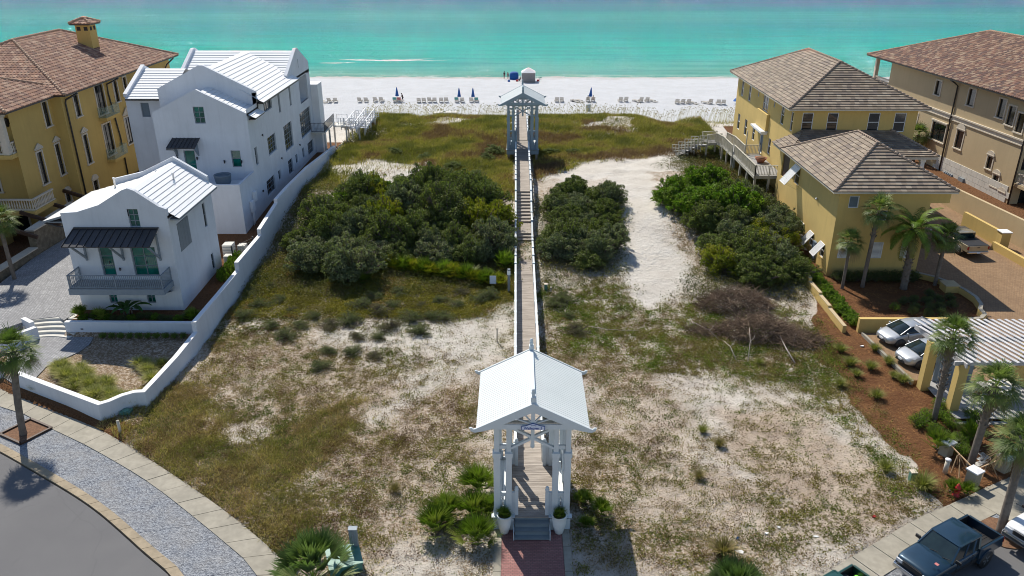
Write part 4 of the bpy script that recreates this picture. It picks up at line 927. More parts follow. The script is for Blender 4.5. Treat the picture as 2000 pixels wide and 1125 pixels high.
for i, (a,b,c,d) in enumerate(LW2):
    tr = dict(w=.15, p=.06); tr.update({0:{'top':'ped'},1:{'top':'ped'},3:{'top':'arch'}}.get(i, {}))
    window(lm, (-43,67.3), (0,1), (1,0), (a-67.3,b,c-67.3,d), M['frame_dark'], M['glass_dark'], (1,3) if i < 2 else (1,2), .12, .06, trim=tr)
for i, (a,b,c,d) in enumerate(LF): window(lm, (-58,69.3), (1,0), (0,-1), (a,b,c,d), M['frame_dark'], M['glass_dark'], (2,1), .3, .09, 'door', trim=dict(w=.18,p=.05))
mb = MB(); balustrade(mb, (-57,66.7,0), (-43.3,66.7,0), 8.7, .95, .23); balustrade(mb, (-43.2,66.9,0), (-43.2,69.2,0), 8.7, .95, .23); mb.build('balustrade', M['trim_stone'], lm)
mb = MB(); balustrade(mb, (-44.8,66.0,0), (-41.9,66.0,0), 3.95, .95, .23); balustrade(mb, (-41.9,66.0,0), (-41.9,69.2,0), 3.95, .95, .23); mb.build('balustrade', M['trim_stone'], lm)
for x in (-43.45,-50): 
    mb = MB(); mb.box(x-.25,66.5,8.7,x+.25,67.0,12.2); mb.box(x-.33,66.42,11.9,x+.33,67.08,12.3); mb.build('column', M['trim_stone'], lm)
mb = MB(); mb.box(-58,66.3,12.3,-43.0,67.1,12.5); mb.build('beam', M['trim_stone'], lm)
for y, z in ((81.15,9.0),(81.15,4.75)):
    mb = MB(); mb.box(-41.98,80.0,z-.3,-41.2,83.0,z); bo = mb.build('balcony', M['gold_stucco'], lm)
    mb = MB(); mb.box(-41.2,80.0,z,-41.17,83.0,z+1.05); mb.box(-41.98,80.0,z,-41.2,80.03,z+1.05); mb.box(-41.98,82.97,z,-41.2,83.0,z+1.05); mb.build('glass_railing', M['glass_rail'], bo)
for pts in ([(-41.15,79.6,12.4),(-41.2,78.4,12.1),(-41.85,78.3,11.9),(-41.88,78.1,-.2)][:0] or [(-41.2,75.6,12.3),(-41.8,74.5,11.9),(-41.88,74.45,11.6),(-41.88,74.45,1.0)], [(-41.2,84.0,12.3),(-41.85,82.7,11.9),(-41.88,82.7,11.0),(-41.88,83.4,6.3),(-41.88,83.4,1.2)], [(-41.2,98.5,12.3),(-41.7,97.5,11.7),(-41.88,97.4,11.3)]): downpipe(lm, pts, .08)
mb = MB(); mb.box(-41.98,74.2,-.3,-41.7,99,1.9); mb.build('plinth', M['trim_stone'], lm)
lantern((-44.3,69.25,11.0), lm, s=2.0); lantern((-43.6,69.25,6.3), lm, s=2.2)
finish(lm)
# dark trellis beams against the mansion's lower storey
for i, (x, y) in enumerate(((-42.8,63.0),(-42.6,66.2),(-42.4,69.4),(-42.2,72.6))):
    mb = MB(); mb.beam((x-.4,y-.6,3.9),(x+3.0,y-.9,2.9),.22,.3); o = mb.build('trellis_beam', M['brown_door']); tag(o, 'dark wooden trellis beam over the passage beside the golden mansion', 'beam', 'trellis beams beside the golden mansion')
# stone boundary wall along the paved drive, driveway side house parts
M['rubble'] = mat('rubble', (.20,.165,.115), .95, .4, 2.5, 1, .04, 7, fine=8)
t = thing('boundary_wall', (-41,60,0), 'mottled stone boundary wall between paved drive and golden mansion', 'wall')
mb = MB(); mb.prism([(-41.2,63.0,-.3),(-40.6,63.0,-.3),(-40.3,70.5,-.3),(-41.4,70.5,-.3)], (0,0,3.4)); mb.prism([(-41.6,48,-.3),(-41.0,48,-.3),(-40.6,63.0,-.3),(-41.2,63.0,-.3)], (0,0,1.9)); mb.build('wall_body', M['rubble'], t)
mb = MB(); mb.prism([(-41.3,62.9,3.1),(-40.5,62.9,3.1),(-40.2,70.5,3.1),(-41.5,70.5,3.1)], (0,0,.12)); mb.prism([(-41.7,48,1.6),(-40.9,48,1.6),(-40.5,62.9,1.6),(-41.3,62.9,1.6)], (0,0,.1)); mb.build('wall_cap', M['trim_stone'], t); finish(t)
t = thing('side_house', (-46,56,0), 'corner of a pale rendered house with a small tiled roof at the left edge', 'house')
mb = MB(); wall(mb, (-52,62.5), (1,0), (0,-1), 8.2, -.3, 3.4); wall(mb, (-43.8,52), (0,1), (1,0), 10.5, -.3, 5.2, [(2,1.2,3.4,3.2),(6.2,.3,7.6,2.9)], .2); mb.build('wall', M['stone_white'], t)
window(t, (-43.8,52), (0,1), (1,0), (2,1.2,3.4,3.2), M['frame_dark'], M['glass_dark'], (2,1), .2); window(t, (-43.8,52), (0,1), (1,0), (6.2,.3,7.6,2.9), M['frame_dark'], M['glass_dark'], (1,1), .2, name='door')
hip_roof(t, -53, 51, -43.1, 63.4, 5.25, .4, 'barrel', ridgemat=M['ridge_barrel']); finish(t)
t = thing('air_conditioner', (-42.4,53.3,.4), 'round dark air conditioner behind the stone boundary wall', 'air conditioner')
mb = MB(); mb.lathe((0,0,0), [(.5,0),(.52,.1),(.52,.9),(.5,.95)], 20); mb.build('casing', M['frame_grey'], t); mb = MB(); mb.lathe((0,0,.96), [(.42,0),(.42,.03),(.3,.05)], 20); mb.build('fan_grille', M['dark_metal'], t)
# ================================================================== RIGHT YELLOW HOUSE (two wings)
yh = thing('yellow_house', (31, 72, .5), 'yellow stucco house of two wings with stepped grey brown tile roofs and white shutters', 'house')
YS = M['yellow_stucco']; mb = MB()
# street wing
FH = [(26.0-25.3,2.15,26.85-25.3,3.4),(28.5-25.3,2.15,29.35-25.3,3.4),(31.0-25.3,2.15,31.8-25.3,3.4),(26.1-25.3,6.3,26.9-25.3,7.3),(28.6-25.3,5.2,29.3-25.3,6.1)]
wall(mb, (25.3,59.8), (1,0), (0,-1), 7.2, -.3, 7.75, FH, .12)
LH = [(61.0-59.8,1.5,61.9-59.8,2.65),(63.6-59.8,1.5,64.5-59.8,2.65),(66.1-59.8,1.5,67.0-59.8,2.65),(68.6-59.8,1.5,69.5-59.8,2.65),(69.0-59.8,5.3,70.3-59.8,6.9),(72.0-59.8,4.9,74.0-59.8,7.2)]
wall(mb, (25.3,59.8), (0,1), (-1,0), 15.2, -.3, 7.75, LH, .12)
wall(mb, (32.5,59.8), (0,1), (1,0), 15.2, -.3, 7.75); 
mb.box(32.52,59.85,6.7,34.0,60.1,7.7)
mb.box(26.6,71.9,4.4,27.0,74.2,7.6)
# beach wing
UF = [(26.95-26.2,8.85,28.0-26.2,10.65),(29.3-26.2,8.85,30.35-26.2,10.65),(33.15-26.2,8.85,34.25-26.2,10.65),(35.6-26.2,8.85,36.7-26.2,10.65)]
wall(mb, (26.2,75), (1,0), (0,-1), 11.5, .2, 11.05, UF, .1)
UL = [(y0-75,z0,y1-75,z1) for y0,z0,y1,z1 in ((75.3,8.8,76.0,10.6),(78.0,8.8,79.0,10.6),(81.1,9.9,81.6,10.5),(83.3,8.9,85.2,10.5),(86.9,9.9,87.4,10.5),(89.9,8.8,90.9,10.5),(93.0,8.8,94.0,10.5),(80.9,5.1,81.8,6.7),(83.6,4.45,84.8,6.85),(86.8,5.1,87.7,6.7),(90.0,4.9,91.0,6.7),(93.1,4.9,94.1,6.7))]
wall(mb, (26.2,75), (0,1), (-1,0), 20.7, .2, 11.05, UL, .1)
wall(mb, (37.7,75), (0,1), (1,0), 20.7, .2, 11.05); wall(mb, (26.2,95.7), (1,0), (0,1), 11.5, .2, 11.05)
mb.box(25.72,82.2,7.0,26.2,79.7+2.5,7.0); mb.box(25.9,82.35,7.25,26.19,86.0,8.9)
mb.build('wall', YS, yh)
hip_roof(yh, 24.5, 59.05, 34.1, 72.6, 7.85, .56, 'conc', fascia=M['trim_stone'])
hip_roof(yh, 25.35, 74.2, 38.45, 96.6, 11.15, .51, 'conc', fascia=M['trim_stone'])
# connecting roof between the wings
V = []; C = []; r5 = random.Random(9); kw = dict(course=.36, lift=.075, pal=PAL_CONC, tilew=.42, jit=.16, r=r5)
slope(V, C, (24.6,70.6,7.75), (38.2,70.6,7.6), (35.5,74.95,9.0), (27.3,74.95,9.1), **kw); slope(V, C, (38.2,75.6,7.6), (38.2,70.6,7.6), (35.5,74.95,9.0), (35.5,75.0,9.0), **kw)
slope(V, C, (24.6,75.6,7.75), (24.6,70.6,7.75), (27.3,74.95,9.1), (27.3,75.0,9.1), **kw)
cr = np_mesh('roof', [tuple(p) for p in V], 4, M['tile'], yh, np.array(C))
mb = MB(); ridge_line(mb, (38.2,70.6,7.66), (35.5,74.95,9.06), .1); mb.build('ridge_cap', M['ridge_conc'], cr)
mb = MB(); mb.box(34.2,70.65,7.32,38.15,75.5,7.56); mb.box(24.7,72.7,7.5,26.2,75.5,7.68); mb.build('eave', M['trim_stone'], cr)
for x in (35.2, 37.2):
    mb = MB(); mb.box(x-.18,71.3,.5,x+.18,71.66,7.3); mb.box(x-.25,71.25,6.95,x+.25,71.7,7.3); mb.build('column', M['frame_white'], yh)
mb = MB(); mb.box(34.0,70.9,3.9,38.4,75,4.15); mb.beam((36.0,70.95,5.0),(38.3,70.95,5.0),.12,.1); mb.build('porch_floor', M['frame_white'], yh)
for i, r in enumerate(UF): window(yh, (26.2,75), (1,0), (0,-1), r, M['frame_white'], M['glass_dark'], (1,2), .1, .07)
for i, r in enumerate(UL):
    nm = 'door' if i == 8 else 'window'
    window(yh, (26.2,75), (0,1), (-1,0), r, M['frame_white'], M['urn_grey'] if i == 8 else M['glass_dark'], (2,2) if i == 3 else ((1,1) if i in (2,4,8) else (1,2)), .1, .1 if i == 8 else .06, nm, handle=i == 8)
for i, r in enumerate(FH): window(yh, (25.3,59.8), (1,0), (0,-1), r, M['frame_white'], M['urn_grey'], (1,1), .12, .07)
for i, r in enumerate(LH): 
    if i < 5: window(yh, (25.3,59.8), (0,1), (-1,0), r, M['frame_white'], M['glass_dark'], (1,2), .12, .06)
mb = MB(); mb.box(25.42,72.0,4.9,25.5,74.0,7.2); mb.build('recess', M['brown_door'], yh)
# top-hinged shutters propped open on the west wall
for (y0, z1, L, w) in ((60.95,2.75,1.25,1.0),(63.55,2.75,1.25,1.0),(66.05,2.75,1.25,1.0),(68.55,2.75,1.25,1.0),(68.9,7.0,1.95,1.45)):
    s = MB(); a = Vector((25.27,y0,z1)); b = a+Vector((-.62*L,0,-.78*L)); nn = Vector((-.78,0,.62))
    s.beam(a+Vector((0,.03,0)), b+Vector((0,.03,0)), .06, .05, nn); s.beam(a+Vector((0,w,0)), b+Vector((0,w,0)), .06, .05, nn); s.beam(a, a+Vector((0,w,0)), .07, .05, nn); s.beam(b, b+Vector((0,w,0)), .07, .05, nn)
    k = int(L/.09)
    for i in range(1, k): c = a.lerp(b, i/k); s.beam(c+Vector((0,.03,0)), c+Vector((0,w-.03,0)), .085, .018, (nn+Vector((-.5,0,-.3))).normalized())
    so_ = s.build('shutter', M['frame_white'], yh)
    s = MB(); s.tube([(25.28,y0+.15,z1-1.05*L),(b.x+.05,y0+.15,b.z+.05)], .012, 5); s.tube([(25.28,y0+w-.15,z1-1.05*L),(b.x+.05,y0+w-.15,b.z+.05)], .012, 5); s.build('prop', M['chrome'], so_)
for i, (a,b,c,d) in enumerate(FH[:3]):
    s = MB(); x0, x1 = 25.3+a-.08, 25.3+c+.08; s.box(x0,59.72,b-.05,x0+.07,59.785,d+.05); s.box(x1-.07,59.72,b-.05,x1,59.785,d+.05); s.box(x0+.07,59.72,d-.02,x1-.07,59.785,d+.05); s.box(x0+.07,59.72,b-.05,x1-.07,59.785,b+.02)
    for k in range(12): s.box(x0+.07,59.74,b+.05+k*.098,x1-.07,59.77,b+.12+k*.098)
    s.build('shutter', M['frame_white'], yh)
# moulded canopy over the beach-wing door, pediment, lamps
mb = MB(); mb.box(25.45,82.3,7.02,26.18,86.2,7.2); mb.box(25.6,82.4,6.85,26.18,86.1,7.02); mb.box(25.7,83.3,6.9,26.15,85.1,7.02); mb.build('door_canopy', M['frame_white'], yh)
mb = MB(); mb.box(25.18,62.55,.9,25.3,63.35,2.2); mb.box(25.14,62.62,2.2,25.3,63.2,2.34)
for y in (62.7,62.85,63.0,63.15): mb.tube([(25.22,y,.9),(25.22,y,.2)], .035, 5)
mb.build('electric_box', M['urn_grey'], yh)
mb = MB(); mb.lathe((25.2,64.1,5.65), [(.09,0),(.11,.06),(.05,.14)], 8); mb.build('wall_vent', M['frame_white'], yh)
finish(yh)

# deck and walkover of the yellow house
dk2 = thing('house_deck', (24.5, 80, 4.4), 'raised timber deck with pale railings along the yellow house', 'deck')
mb = MB(); 
for k in range(56): mb.box(23.35, 75.65+k*.148, 4.34, 26.15, 75.78+k*.148, 4.38)
mb.build('deck_boards', M['boards_grey'], dk2)
mb = MB(); mb.box(23.3,75.6,4.08,26.15,75.64,4.36); mb.box(23.28,75.6,4.08,23.33,84.0,4.36); mb.box(23.3,83.96,4.08,26.1,84.0,4.33); mb.build('rim_joist', M['rail_wood'], dk2)
mb = MB(); rail(mb, [(23.4,75.7,4.38),(24.75,75.7,4.38),(26.05,75.7,4.38)], 1.0, .14, .04, .1, .13); mb.build('railing', M['rail_wood'], dk2)
mb = MB(); rail(mb, [(23.4,75.7,4.38),(23.4,77.35,4.38),(23.4,79.0,4.38),(23.4,80.65,4.38),(23.4,82.3,4.38),(23.4,83.9,4.38)], 1.0, .14, .04, .1, .13); mb.build('railing', M['rail_wood'], dk2)
mb = MB(); rail(mb, [(24.6,83.9,4.38),(26.1,83.9,4.38)], 1.0, .14, .04, .1, .13); mb.build('railing', M['rail_wood'], dk2)
for x, y in ((23.45,75.75),(24.8,75.75),(26.0,75.75),(23.45,78.5),(23.45,81.2),(23.45,83.8)):
    mb = MB(); mb.box(x-.1,y-.1,H(x,y)-.3,x+.1,y+.1,4.08); mb.build('deck_post', M['rail_wood'], dk2)
finish(dk2)
t = thing('umbrella_pole', (24.4,83.3,4.38), 'bare wooden pole standing at the far end of the yellow house deck', 'pole'); mb = MB(); mb.tube([(0,0,0),(0,0,2.7)], .06, 6); mb.build('pole', M['rail_wood'], t); mb = MB(); mb.box(-.2,-.2,0,.2,.2,.1); mb.build('base', M['concrete'], t)
t = thing('planter', (25.3,80.6,4.38), 'wide terracotta bowl planter on the yellow house deck', 'planter'); mb = MB(); mb.lathe((0,0,0), [(.3,0),(.5,.3),(.62,.5),(.64,.52),(.56,.5)], 20); mb.build('bowl', M['terracotta'], t)
mb = MB(); mb.lathe((0,0,.48), [(.54,0),(.3,.12),(.05,.16)], 14); mb.build('soil', M['mulch'], t)
wk = thing('house_walkover', (22,89,4), 'zigzag timber walkover with stairs from the yellow house to the beach', 'walkover')
def ramp(parent, p, q, w, side=(1,1), h=1.0):
    p = Vector(p); q = Vector(q); d = q-p; r = Vector((d.y,-d.x,0)).normalized(); L = d.length; n = int(L/.15); mb = MB()
    for i in range(n): c = p.lerp(q, (i+.5)/n); mb.beam(c-r*w/2, c+r*w/2, .135, .035)
    b_ = mb.build('walkway_boards', M['boards_grey'], parent)
    for s, on in zip((-1,1), side):
        m2 = MB(); a, b = p+r*s*w/2, q+r*s*w/2; m2.beam(a-Vector((0,0,.15)), b-Vector((0,0,.15)), .05, .24)
        if on: k = max(1, round(L/1.6)); rail(m2, [a.lerp(b, i/k) for i in range(k+1)], h, .14, .04, .1, .13)
        m2.build('railing' if on else 'joist', M['rail_wood'], b_)
        for i in range(max(1, round(L/2.2))+1):
            c = a.lerp(b, i/max(1, round(L/2.2))); g = H(c.x, c.y)
            if c.z-g > .3 and s < 0 or i == 0: m3 = MB(); m3.box(c.x-.08,c.y-.08,g-.3,c.x+.08,c.y+.08,c.z-.1); m3.build('pile', M['rail_wood'], b_)
ramp(wk, (23.9,84.1,4.3), (23.9,88.4,4.3), 1.3); ramp(wk, (23.9,88.5,4.25), (23.6,90.6,4.2), 1.3); ramp(wk, (23.4,90.9,4.15), (21.7,90.6,4.1), 1.4)
for i in range(4):
    x = 20.9-i*.66; flight(wk, (x+.35,89.4+.2*i), (x,91.6+.2*i), 1.1, 4.05-.38*i, 3.55-.38*i, 4, (M['boards_grey'], M['rail_wood']), 1.0)
finish(wk)

# ================================================================== RIGHT BEIGE MANSION
bm = thing('mansion', (56, 93, 0), 'beige three storey mansion with brown barrel tile roof and cream window surrounds, far right', 'house')
mb = MB(); BS = M['beige_stucco']
O = (50.9, 79.0); dv = Vector((48.9-50.9, 106.6-79.0)); Lb = dv.length; dv.normalize(); U = (dv.x, dv.y); NN = (-dv.y*1.0, dv.x*1.0)
NN = (-abs(dv.y), dv.x); 
BWn = [(15.9,8.6,17.0,10.2),(9.3,8.6,10.5,10.4),(4.0,8.4,5.1,10.3),(2.3,8.0,3.4,9.9),(.7,7.6,1.8,9.5),(19.4,4.3,20.2,5.7),(13.2,3.6,16.0,5.6),(9.7,3.7,11.0,5.7),(3.9,3.0,4.8,4.3),(2.3,1.5,3.2,2.7),(.8,.2,1.7,1.2)]
wall(mb, O, U, NN, Lb, -1.0, 10.95, BWn, .14)
Lx = lambda a, b, z: (O[0]+U[0]*a-NN[0]*b, O[1]+U[1]*a-NN[1]*b, z)
wall(mb, Lx(0,0,0)[:2], (-NN[0],-NN[1]), (-U[0],-U[1]), 14, -1, 10.95, [(.4,4.0,1.6,6.4),(3.0,4.0,6,6.4),(1,.2,4,2.6)], .3)
wall(mb, Lx(Lb,0,0)[:2], (-NN[0],-NN[1]), (U[0],U[1]), 14, -1, 10.95)
mb.build('wall', BS, bm)
for i, r in enumerate(BWn):
    tr = dict(w=.16, p=.05); tr.update({7:{'top':'arch'},8:{'top':'arch'},9:{'top':'arch'},10:{'top':'arch'},6:{'top':'cap'}}.get(i, {}))
    window(bm, O, U, NN, r, M['frame_dark'], M['glass_dark'], (2,1) if i == 6 else (1,1), .14, .06, trim=tr)
for r in ((.4,4.0,1.6,6.4),(3.0,4.0,6,6.4),(1,.2,4,2.6)): window(bm, Lx(0,0,0)[:2], (-NN[0],-NN[1]), (-U[0],-U[1]), r, M['frame_dark'], M['glass_dark'], (2,1), .3, name='door')
M4 = Matrix.Translation(Vector((O[0], O[1], 0))) @ Matrix(((-NN[0], U[0], 0, 0), (-NN[1], U[1], 0, 0), (0, 0, 1, 0), (0, 0, 0, 1)))
hip_roof(bm, -.9, -5.5, 19, Lb+5.2, 11.05, .40, 'barrel2', M4=M4, ridgemat=M['ridge_barrel'])
mb = MB(); 
for z0, z1, pr in ((6.55,6.95,.05),(6.95,7.1,.16),(6.45,6.55,.1)):
    mb.add([Lx(-.02,-pr,z0),Lx(Lb,-pr,z0),Lx(Lb,-pr,z1),Lx(-.02,-pr,z1),Lx(-.02,.01,z0),Lx(Lb,.01,z0),Lx(Lb,.01,z1),Lx(-.02,.01,z1)], [(0,3,2,1),(3,7,6,2),(0,1,5,4),(0,4,7,3),(1,2,6,5)])
mb.build('string_course', M['trim_stone'], bm)
mb = MB()
for r_ in range(4):
    for c in range(13):
        a0 = c*1.05+(.5 if r_ % 2 else 0); z0 = -.3+r_*.62; mb.add([Lx(a0+.01,-.07,z0+.01),Lx(a0+1.03,-.07,z0+.01),Lx(a0+1.03,-.07,z0+.6),Lx(a0+.01,-.07,z0+.6),Lx(a0+.01,-.001,z0+.01),Lx(a0+1.03,-.001,z0+.01),Lx(a0+1.03,-.001,z0+.6),Lx(a0+.01,-.001,z0+.6)], [(0,3,2,1),(3,7,6,2),(0,1,5,4),(0,4,7,3),(1,2,6,5)])
mb.build('stone_base', M['stone_white'], bm)
for a in (12.6, -.15):
    downpipe(bm, [Lx(a+.5,-.85,10.9), Lx(a,-.5,10.6), Lx(a,-.12,10.3), Lx(a,-.12,6.9), Lx(a,-.2,6.5), Lx(a,-.12,6.2), Lx(a,-.12,-.5)], .09)
# sea-side loggia and street-side balcony
mb = MB(); mb.add([Lx(Lb,0,7.3),Lx(Lb+4.3,0,7.3),Lx(Lb+4.3,10,7.3),Lx(Lb,10,7.3),Lx(Lb,0,7.5),Lx(Lb+4.3,0,7.5),Lx(Lb+4.3,10,7.5),Lx(Lb,10,7.5)], [(0,3,2,1),(4,5,6,7),(0,1,5,4),(1,2,6,5),(2,3,7,6),(3,0,4,7)]); balustrade(mb, Lx(Lb+.1,.15,0), Lx(Lb+4.1,.15,0), 7.5, .9, .25); mb.build('loggia', M['trim_stone'], bm)
for a in (Lb+4.1,):
    p = Lx(a,.2,7.5); mb = MB(); mb.box(p[0]-.22,p[1]-.22,-1,p[0]+.22,p[1]+.22,10.9); mb.build('column', M['trim_stone'], bm)
mb = MB(); q0, q1 = Lx(-3.2,.2,0), Lx(-.2,.2,0); balustrade(mb, q0, q1, 2.75, .95, .22); balustrade(mb, Lx(-3.2,.2,0), Lx(-3.2,7,0), 2.75, .95, .22); mb.build('balustrade', M['trim_stone'], bm)
mb = MB(); mb.add([Lx(-3.3,.0,2.4),Lx(0,.0,2.4),Lx(0,8,2.4),Lx(-3.3,8,2.4),Lx(-3.3,.0,2.72),Lx(0,.0,2.72),Lx(0,8,2.72),Lx(-3.3,8,2.72)], [(0,3,2,1),(4,5,6,7),(0,1,5,4),(1,2,6,5),(2,3,7,6),(3,0,4,7)]); mb.build('balcony', BS, bm)
for b_ in (.3, 3.4):
    p = Lx(-3.0,b_,0); mb = MB(); mb.box(p[0]-.25,p[1]-.25,-1,p[0]+.25,p[1]+.25,2.4); mb.build('column', M['trim_stone'], bm)
mb = MB(); p = Lx(8.1,-.12,.1); mb.box(p[0]-.15,p[1]-.5,-.1,p[0]+.15,p[1]+.5,.9); 
for k in range(5): p = Lx(10.0+k*.35,-.12,.5); mb.lathe((p[0],p[1],.2), [(.14,0),(.14,.5),(.05,.55)], 8)
mb.build('meter_box', M['frame_grey'], bm)
finish(bm)

# ================================================================== walls, planter, pergola right
wall_run('property_wall', [(46.2,52,3.0),(44.9,66,2.9),(44.2,78,2.6),(43.8,84,2.4)], 'tall plain beige property wall between driveway and beige mansion', .3, 'beige_stucco', 'beige_stucco')
wall_run('driveway_wall', [(42.6,72,1.9),(43.0,66.9,1.9)], 'beige driveway wall beside the gold pickup truck', .3, 'yellow_stucco', 'yellow_stucco')
wall_run('driveway_wall', [(42.2,66.0,1.15),(42.6,61.6,1.15),(42.8,60.8,.95)], 'low yellow driveway wall between the two capped pillars', .3, 'yellow_stucco', 'yellow_stucco')
M['pillar_tan'] = mat('pillar_tan', (.40,.37,.27), .85, .08, 3)
def pillar(name, x, y, w, h, label, cat, group=None, body='yellow_stucco', cap='white_cap', z=0, rz=0, over=.06, grooves=False):
    t = thing(name, (x, y, z), label, cat, group, rz); mb = MB(); mb.box(-w/2,-w/2,-.3,w/2,w/2,h)
    if grooves:
        for k in range(5):
            for s in (-1, 1): mb.box(-w/2+.04+k*(w-.08)/5+.012,s*(w/2+.008),.05,-w/2+.04+(k+1)*(w-.08)/5-.012,s*(w/2),h-.05)
    mb.build('pillar_body', M[body], t); mb = MB(); mb.box(-w/2-over,-w/2-over,h,w/2+over,w/2+over,h+.07); mb.add([(-w/2-over+.01,-w/2-over+.01,h+.07),(w/2+over-.01,-w/2-over+.01,h+.07),(w/2+over-.01,w/2+over-.01,h+.07),(-w/2-over+.01,w/2+over-.01,h+.07),(0,0,h+.14)], [(0,1,4),(1,2,4),(2,3,4),(3,0,4)])
    mb.build('pillar_cap', M[cap], t); return t
pillar('driveway_pillar', 43.1, 66.3, .8, 2.0, 'yellow pillar with white cap just behind the gold pickup truck', 'pillar', 'capped pillars along the driveway wall')
pillar('driveway_pillar', 42.9, 60.2, .8, 1.25, 'yellow pillar with white cap at the near end of the driveway wall', 'pillar', 'capped pillars along the driveway wall')
pillar('driveway_pillar', 34.0, 57.2, 1.0, .95, 'low square yellow pillar set in the curved planter wall', 'pillar', None, cap='beige_stucco')
wall_run('planter_wall', [(32.5,59.85,.85),(33.6,58.9,.85),(34.3,57.8,.85),(34.75,56.4,.85),(34.9,55.0,.85),(34.6,53.7,.85),(34.1,52.9,.85),(33.9,51.9,.9),(33.3,51.3,.9),(32.4,51.2,.85)], 'curved yellow planter wall round the palm bed', .28, 'yellow_stucco', 'concrete')
wall_run('garden_wall', [(23.0,64.0,1.5),(23.05,59.8,1.45),(23.05,57.2,1.4),(23.05,57.2,1.15),(23.1,55.0,1.15),(23.1,55.0,1.0),(23.1,53.0,1.0),(23.1,53.0,.85),(23.1,50.0,.85)], 'low yellow garden wall stepping down beside the yellow house', .26, 'yellow_stucco', 'beige_stucco')
wall_run('parking_wall', [(24.1,50.2,1.35),(30.5,50.2,1.35)], 'low yellow wall behind the two silver cars', .3, 'yellow_stucco', 'yellow_stucco')
pg = thing('pergola', (29, 42.3, .4), 'weathered timber pergola on square yellow columns over a deck', 'pergola')
for x, y in ((25.25,42.7),(25.65,40.0),(31.2,42.9),(31.6,40.2)):
    mb = MB(); mb.box(x-.26,y-.26,-.2,x+.26,y+.26,3.5); mb.build('column', YS, pg)
mb = MB(); mb.beam((25.0,44.6,3.55),(25.65,39.6,3.55),.09,.28); mb.build('beam', M['pergola_wood'], pg); mb = MB(); mb.beam((25.1,39.95,3.55),(36,40.1,3.55),.12,.26); mb.build('beam', M['pergola_wood'], pg); mb = MB(); mb.beam((25.0,42.85,3.55),(36,43.0,3.55),.12,.26); mb.build('beam', M['pergola_wood'], pg)
for k in range(34):
    x = 25.3+k*.44-1.6; a = Vector((x+1.3,39.6,3.78)); b = Vector((x-.3+.0,45.2,3.78))
    if a.x < 25.5: continue
    if b.x < 25.0: b = a.lerp(b, (a.x-25.0)/(a.x-b.x))
    mb = MB(); mb.beam(a, b, .21, .05); mb.build('rafter', M['pergola_wood'], pg)
mb = MB()
for k in range(28): mb.box(25.4,39.0+k*.15,.42,37,39.135+k*.15,.47)
mb.build('deck_boards', M['boards_grey'], pg); mb = MB(); mb.box(25.35,38.75,.12,37,39.0,.28); mb.build('deck_step', M['boards_grey'], pg)
mb = MB()
for k in range(8): mb.box(26.0+k*.3,43.12,.5,26.27+k*.3,43.2,2.6)
mb.build('screen', M['grey_wood'], pg)
finish(pg)
t = thing('garden_table', (29.3,41.3,.47), 'round pale table under the pergola', 'table'); mb = MB(); mb.lathe((0,0,.70), [(.9,0),(.92,.02),(.92,.06),(.88,.07)], 28); mb.build('tabletop', M['stone_white'], t)
for sx, sy in ((1,1),(1,-1),(-1,1),(-1,-1)): mb = MB(); mb.tube([(sx*.5,sy*.5,.7),(sx*.6,sy*.6,0)], .05, 6); mb.build('leg', M['stone_white'], t)
# stake braces and low pillars at the street corner
pillar('garden_pillar', 23.35, 35.95, .52, .95, 'white capped low pillar behind the small spiky palm, farthest left of the four', 'pillar', 'white capped pillars at the street corner', 'pillar_tan', rz=.5, grooves=True)
pillar('garden_pillar', 23.5, 33.45, .52, .95, 'white capped low pillar nearest the red hydrant', 'pillar', 'white capped pillars at the street corner', 'pillar_tan', rz=.5, grooves=True)
pillar('garden_pillar', 25.7, 34.6, .56, .95, 'white capped low pillar with a bluish lid, second from the right', 'pillar', 'white capped pillars at the street corner', 'pillar_tan', rz=.5, grooves=True)
pillar('garden_pillar', 26.9, 35.2, .52, .95, 'white capped low pillar half behind the palm trunk at the right edge', 'pillar', 'white capped pillars at the street corner', 'pillar_tan', rz=.5, grooves=True)
t = thing('path_light', (22.6,34.4,.1), 'short white capped post light near the red hydrant', 'lamp'); mb = MB(); mb.tube([(0,0,-.1),(0,0,.8)], .12, 12); mb.build('post', M['trim_stone'], t); mb = MB(); mb.lathe((0,0,.8), [(.15,0),(.15,.06),(.05,.09)], 12); mb.build('lamp_cap', M['white_cap'], t)
for i, (c, pts, lb) in enumerate((((23.3,34.7), [(22.9,34.4),(23.6,35.1),(23.9,34.6),(23.1,33.9)], 'wooden stake brace between the left pillar and the hydrant pillar'), ((24.7,34.3), [(24.2,33.8),(25.0,34.9),(25.2,34.0),(24.3,34.6)], 'wooden stake brace between the hydrant pillar and the bluish lidded pillar'))):
    mb = MB(); top = Vector((c[0], c[1], .95))
    for k, (x, y) in enumerate(pts): mb.tube([(x,y,0), top+Vector((.06*(k-1.5),.03*k,.05))], .028, 5)
    a, b = [((23.3,35.8,.98),(23.5,33.6,.95)), ((23.7,33.6,.95),(25.5,34.5,.98))][i]; mb.beam(a, b, .05, .05)
    o = mb.build('stake_brace', M['wood_stake']); tag(o, lb, 'stakes', 'wooden stake braces at the street corner')
for k in range(9):
    x, y = 24.9+.9*math.sin(k*.45), 35.2+k*.42; mb = MB(); mb.box(-.42,-.17,-.05,.42,.17,.06); o = mb.build('stepping_stone', M['stone_white'], bevel=.03, loc=(x, y, .1)); o.rotation_euler = (0,0,.5*math.cos(k*.45)); tag(o, 'pale stepping stone in the path winding from the street to the pergola deck', 'stone', 'stepping stones of the garden path')
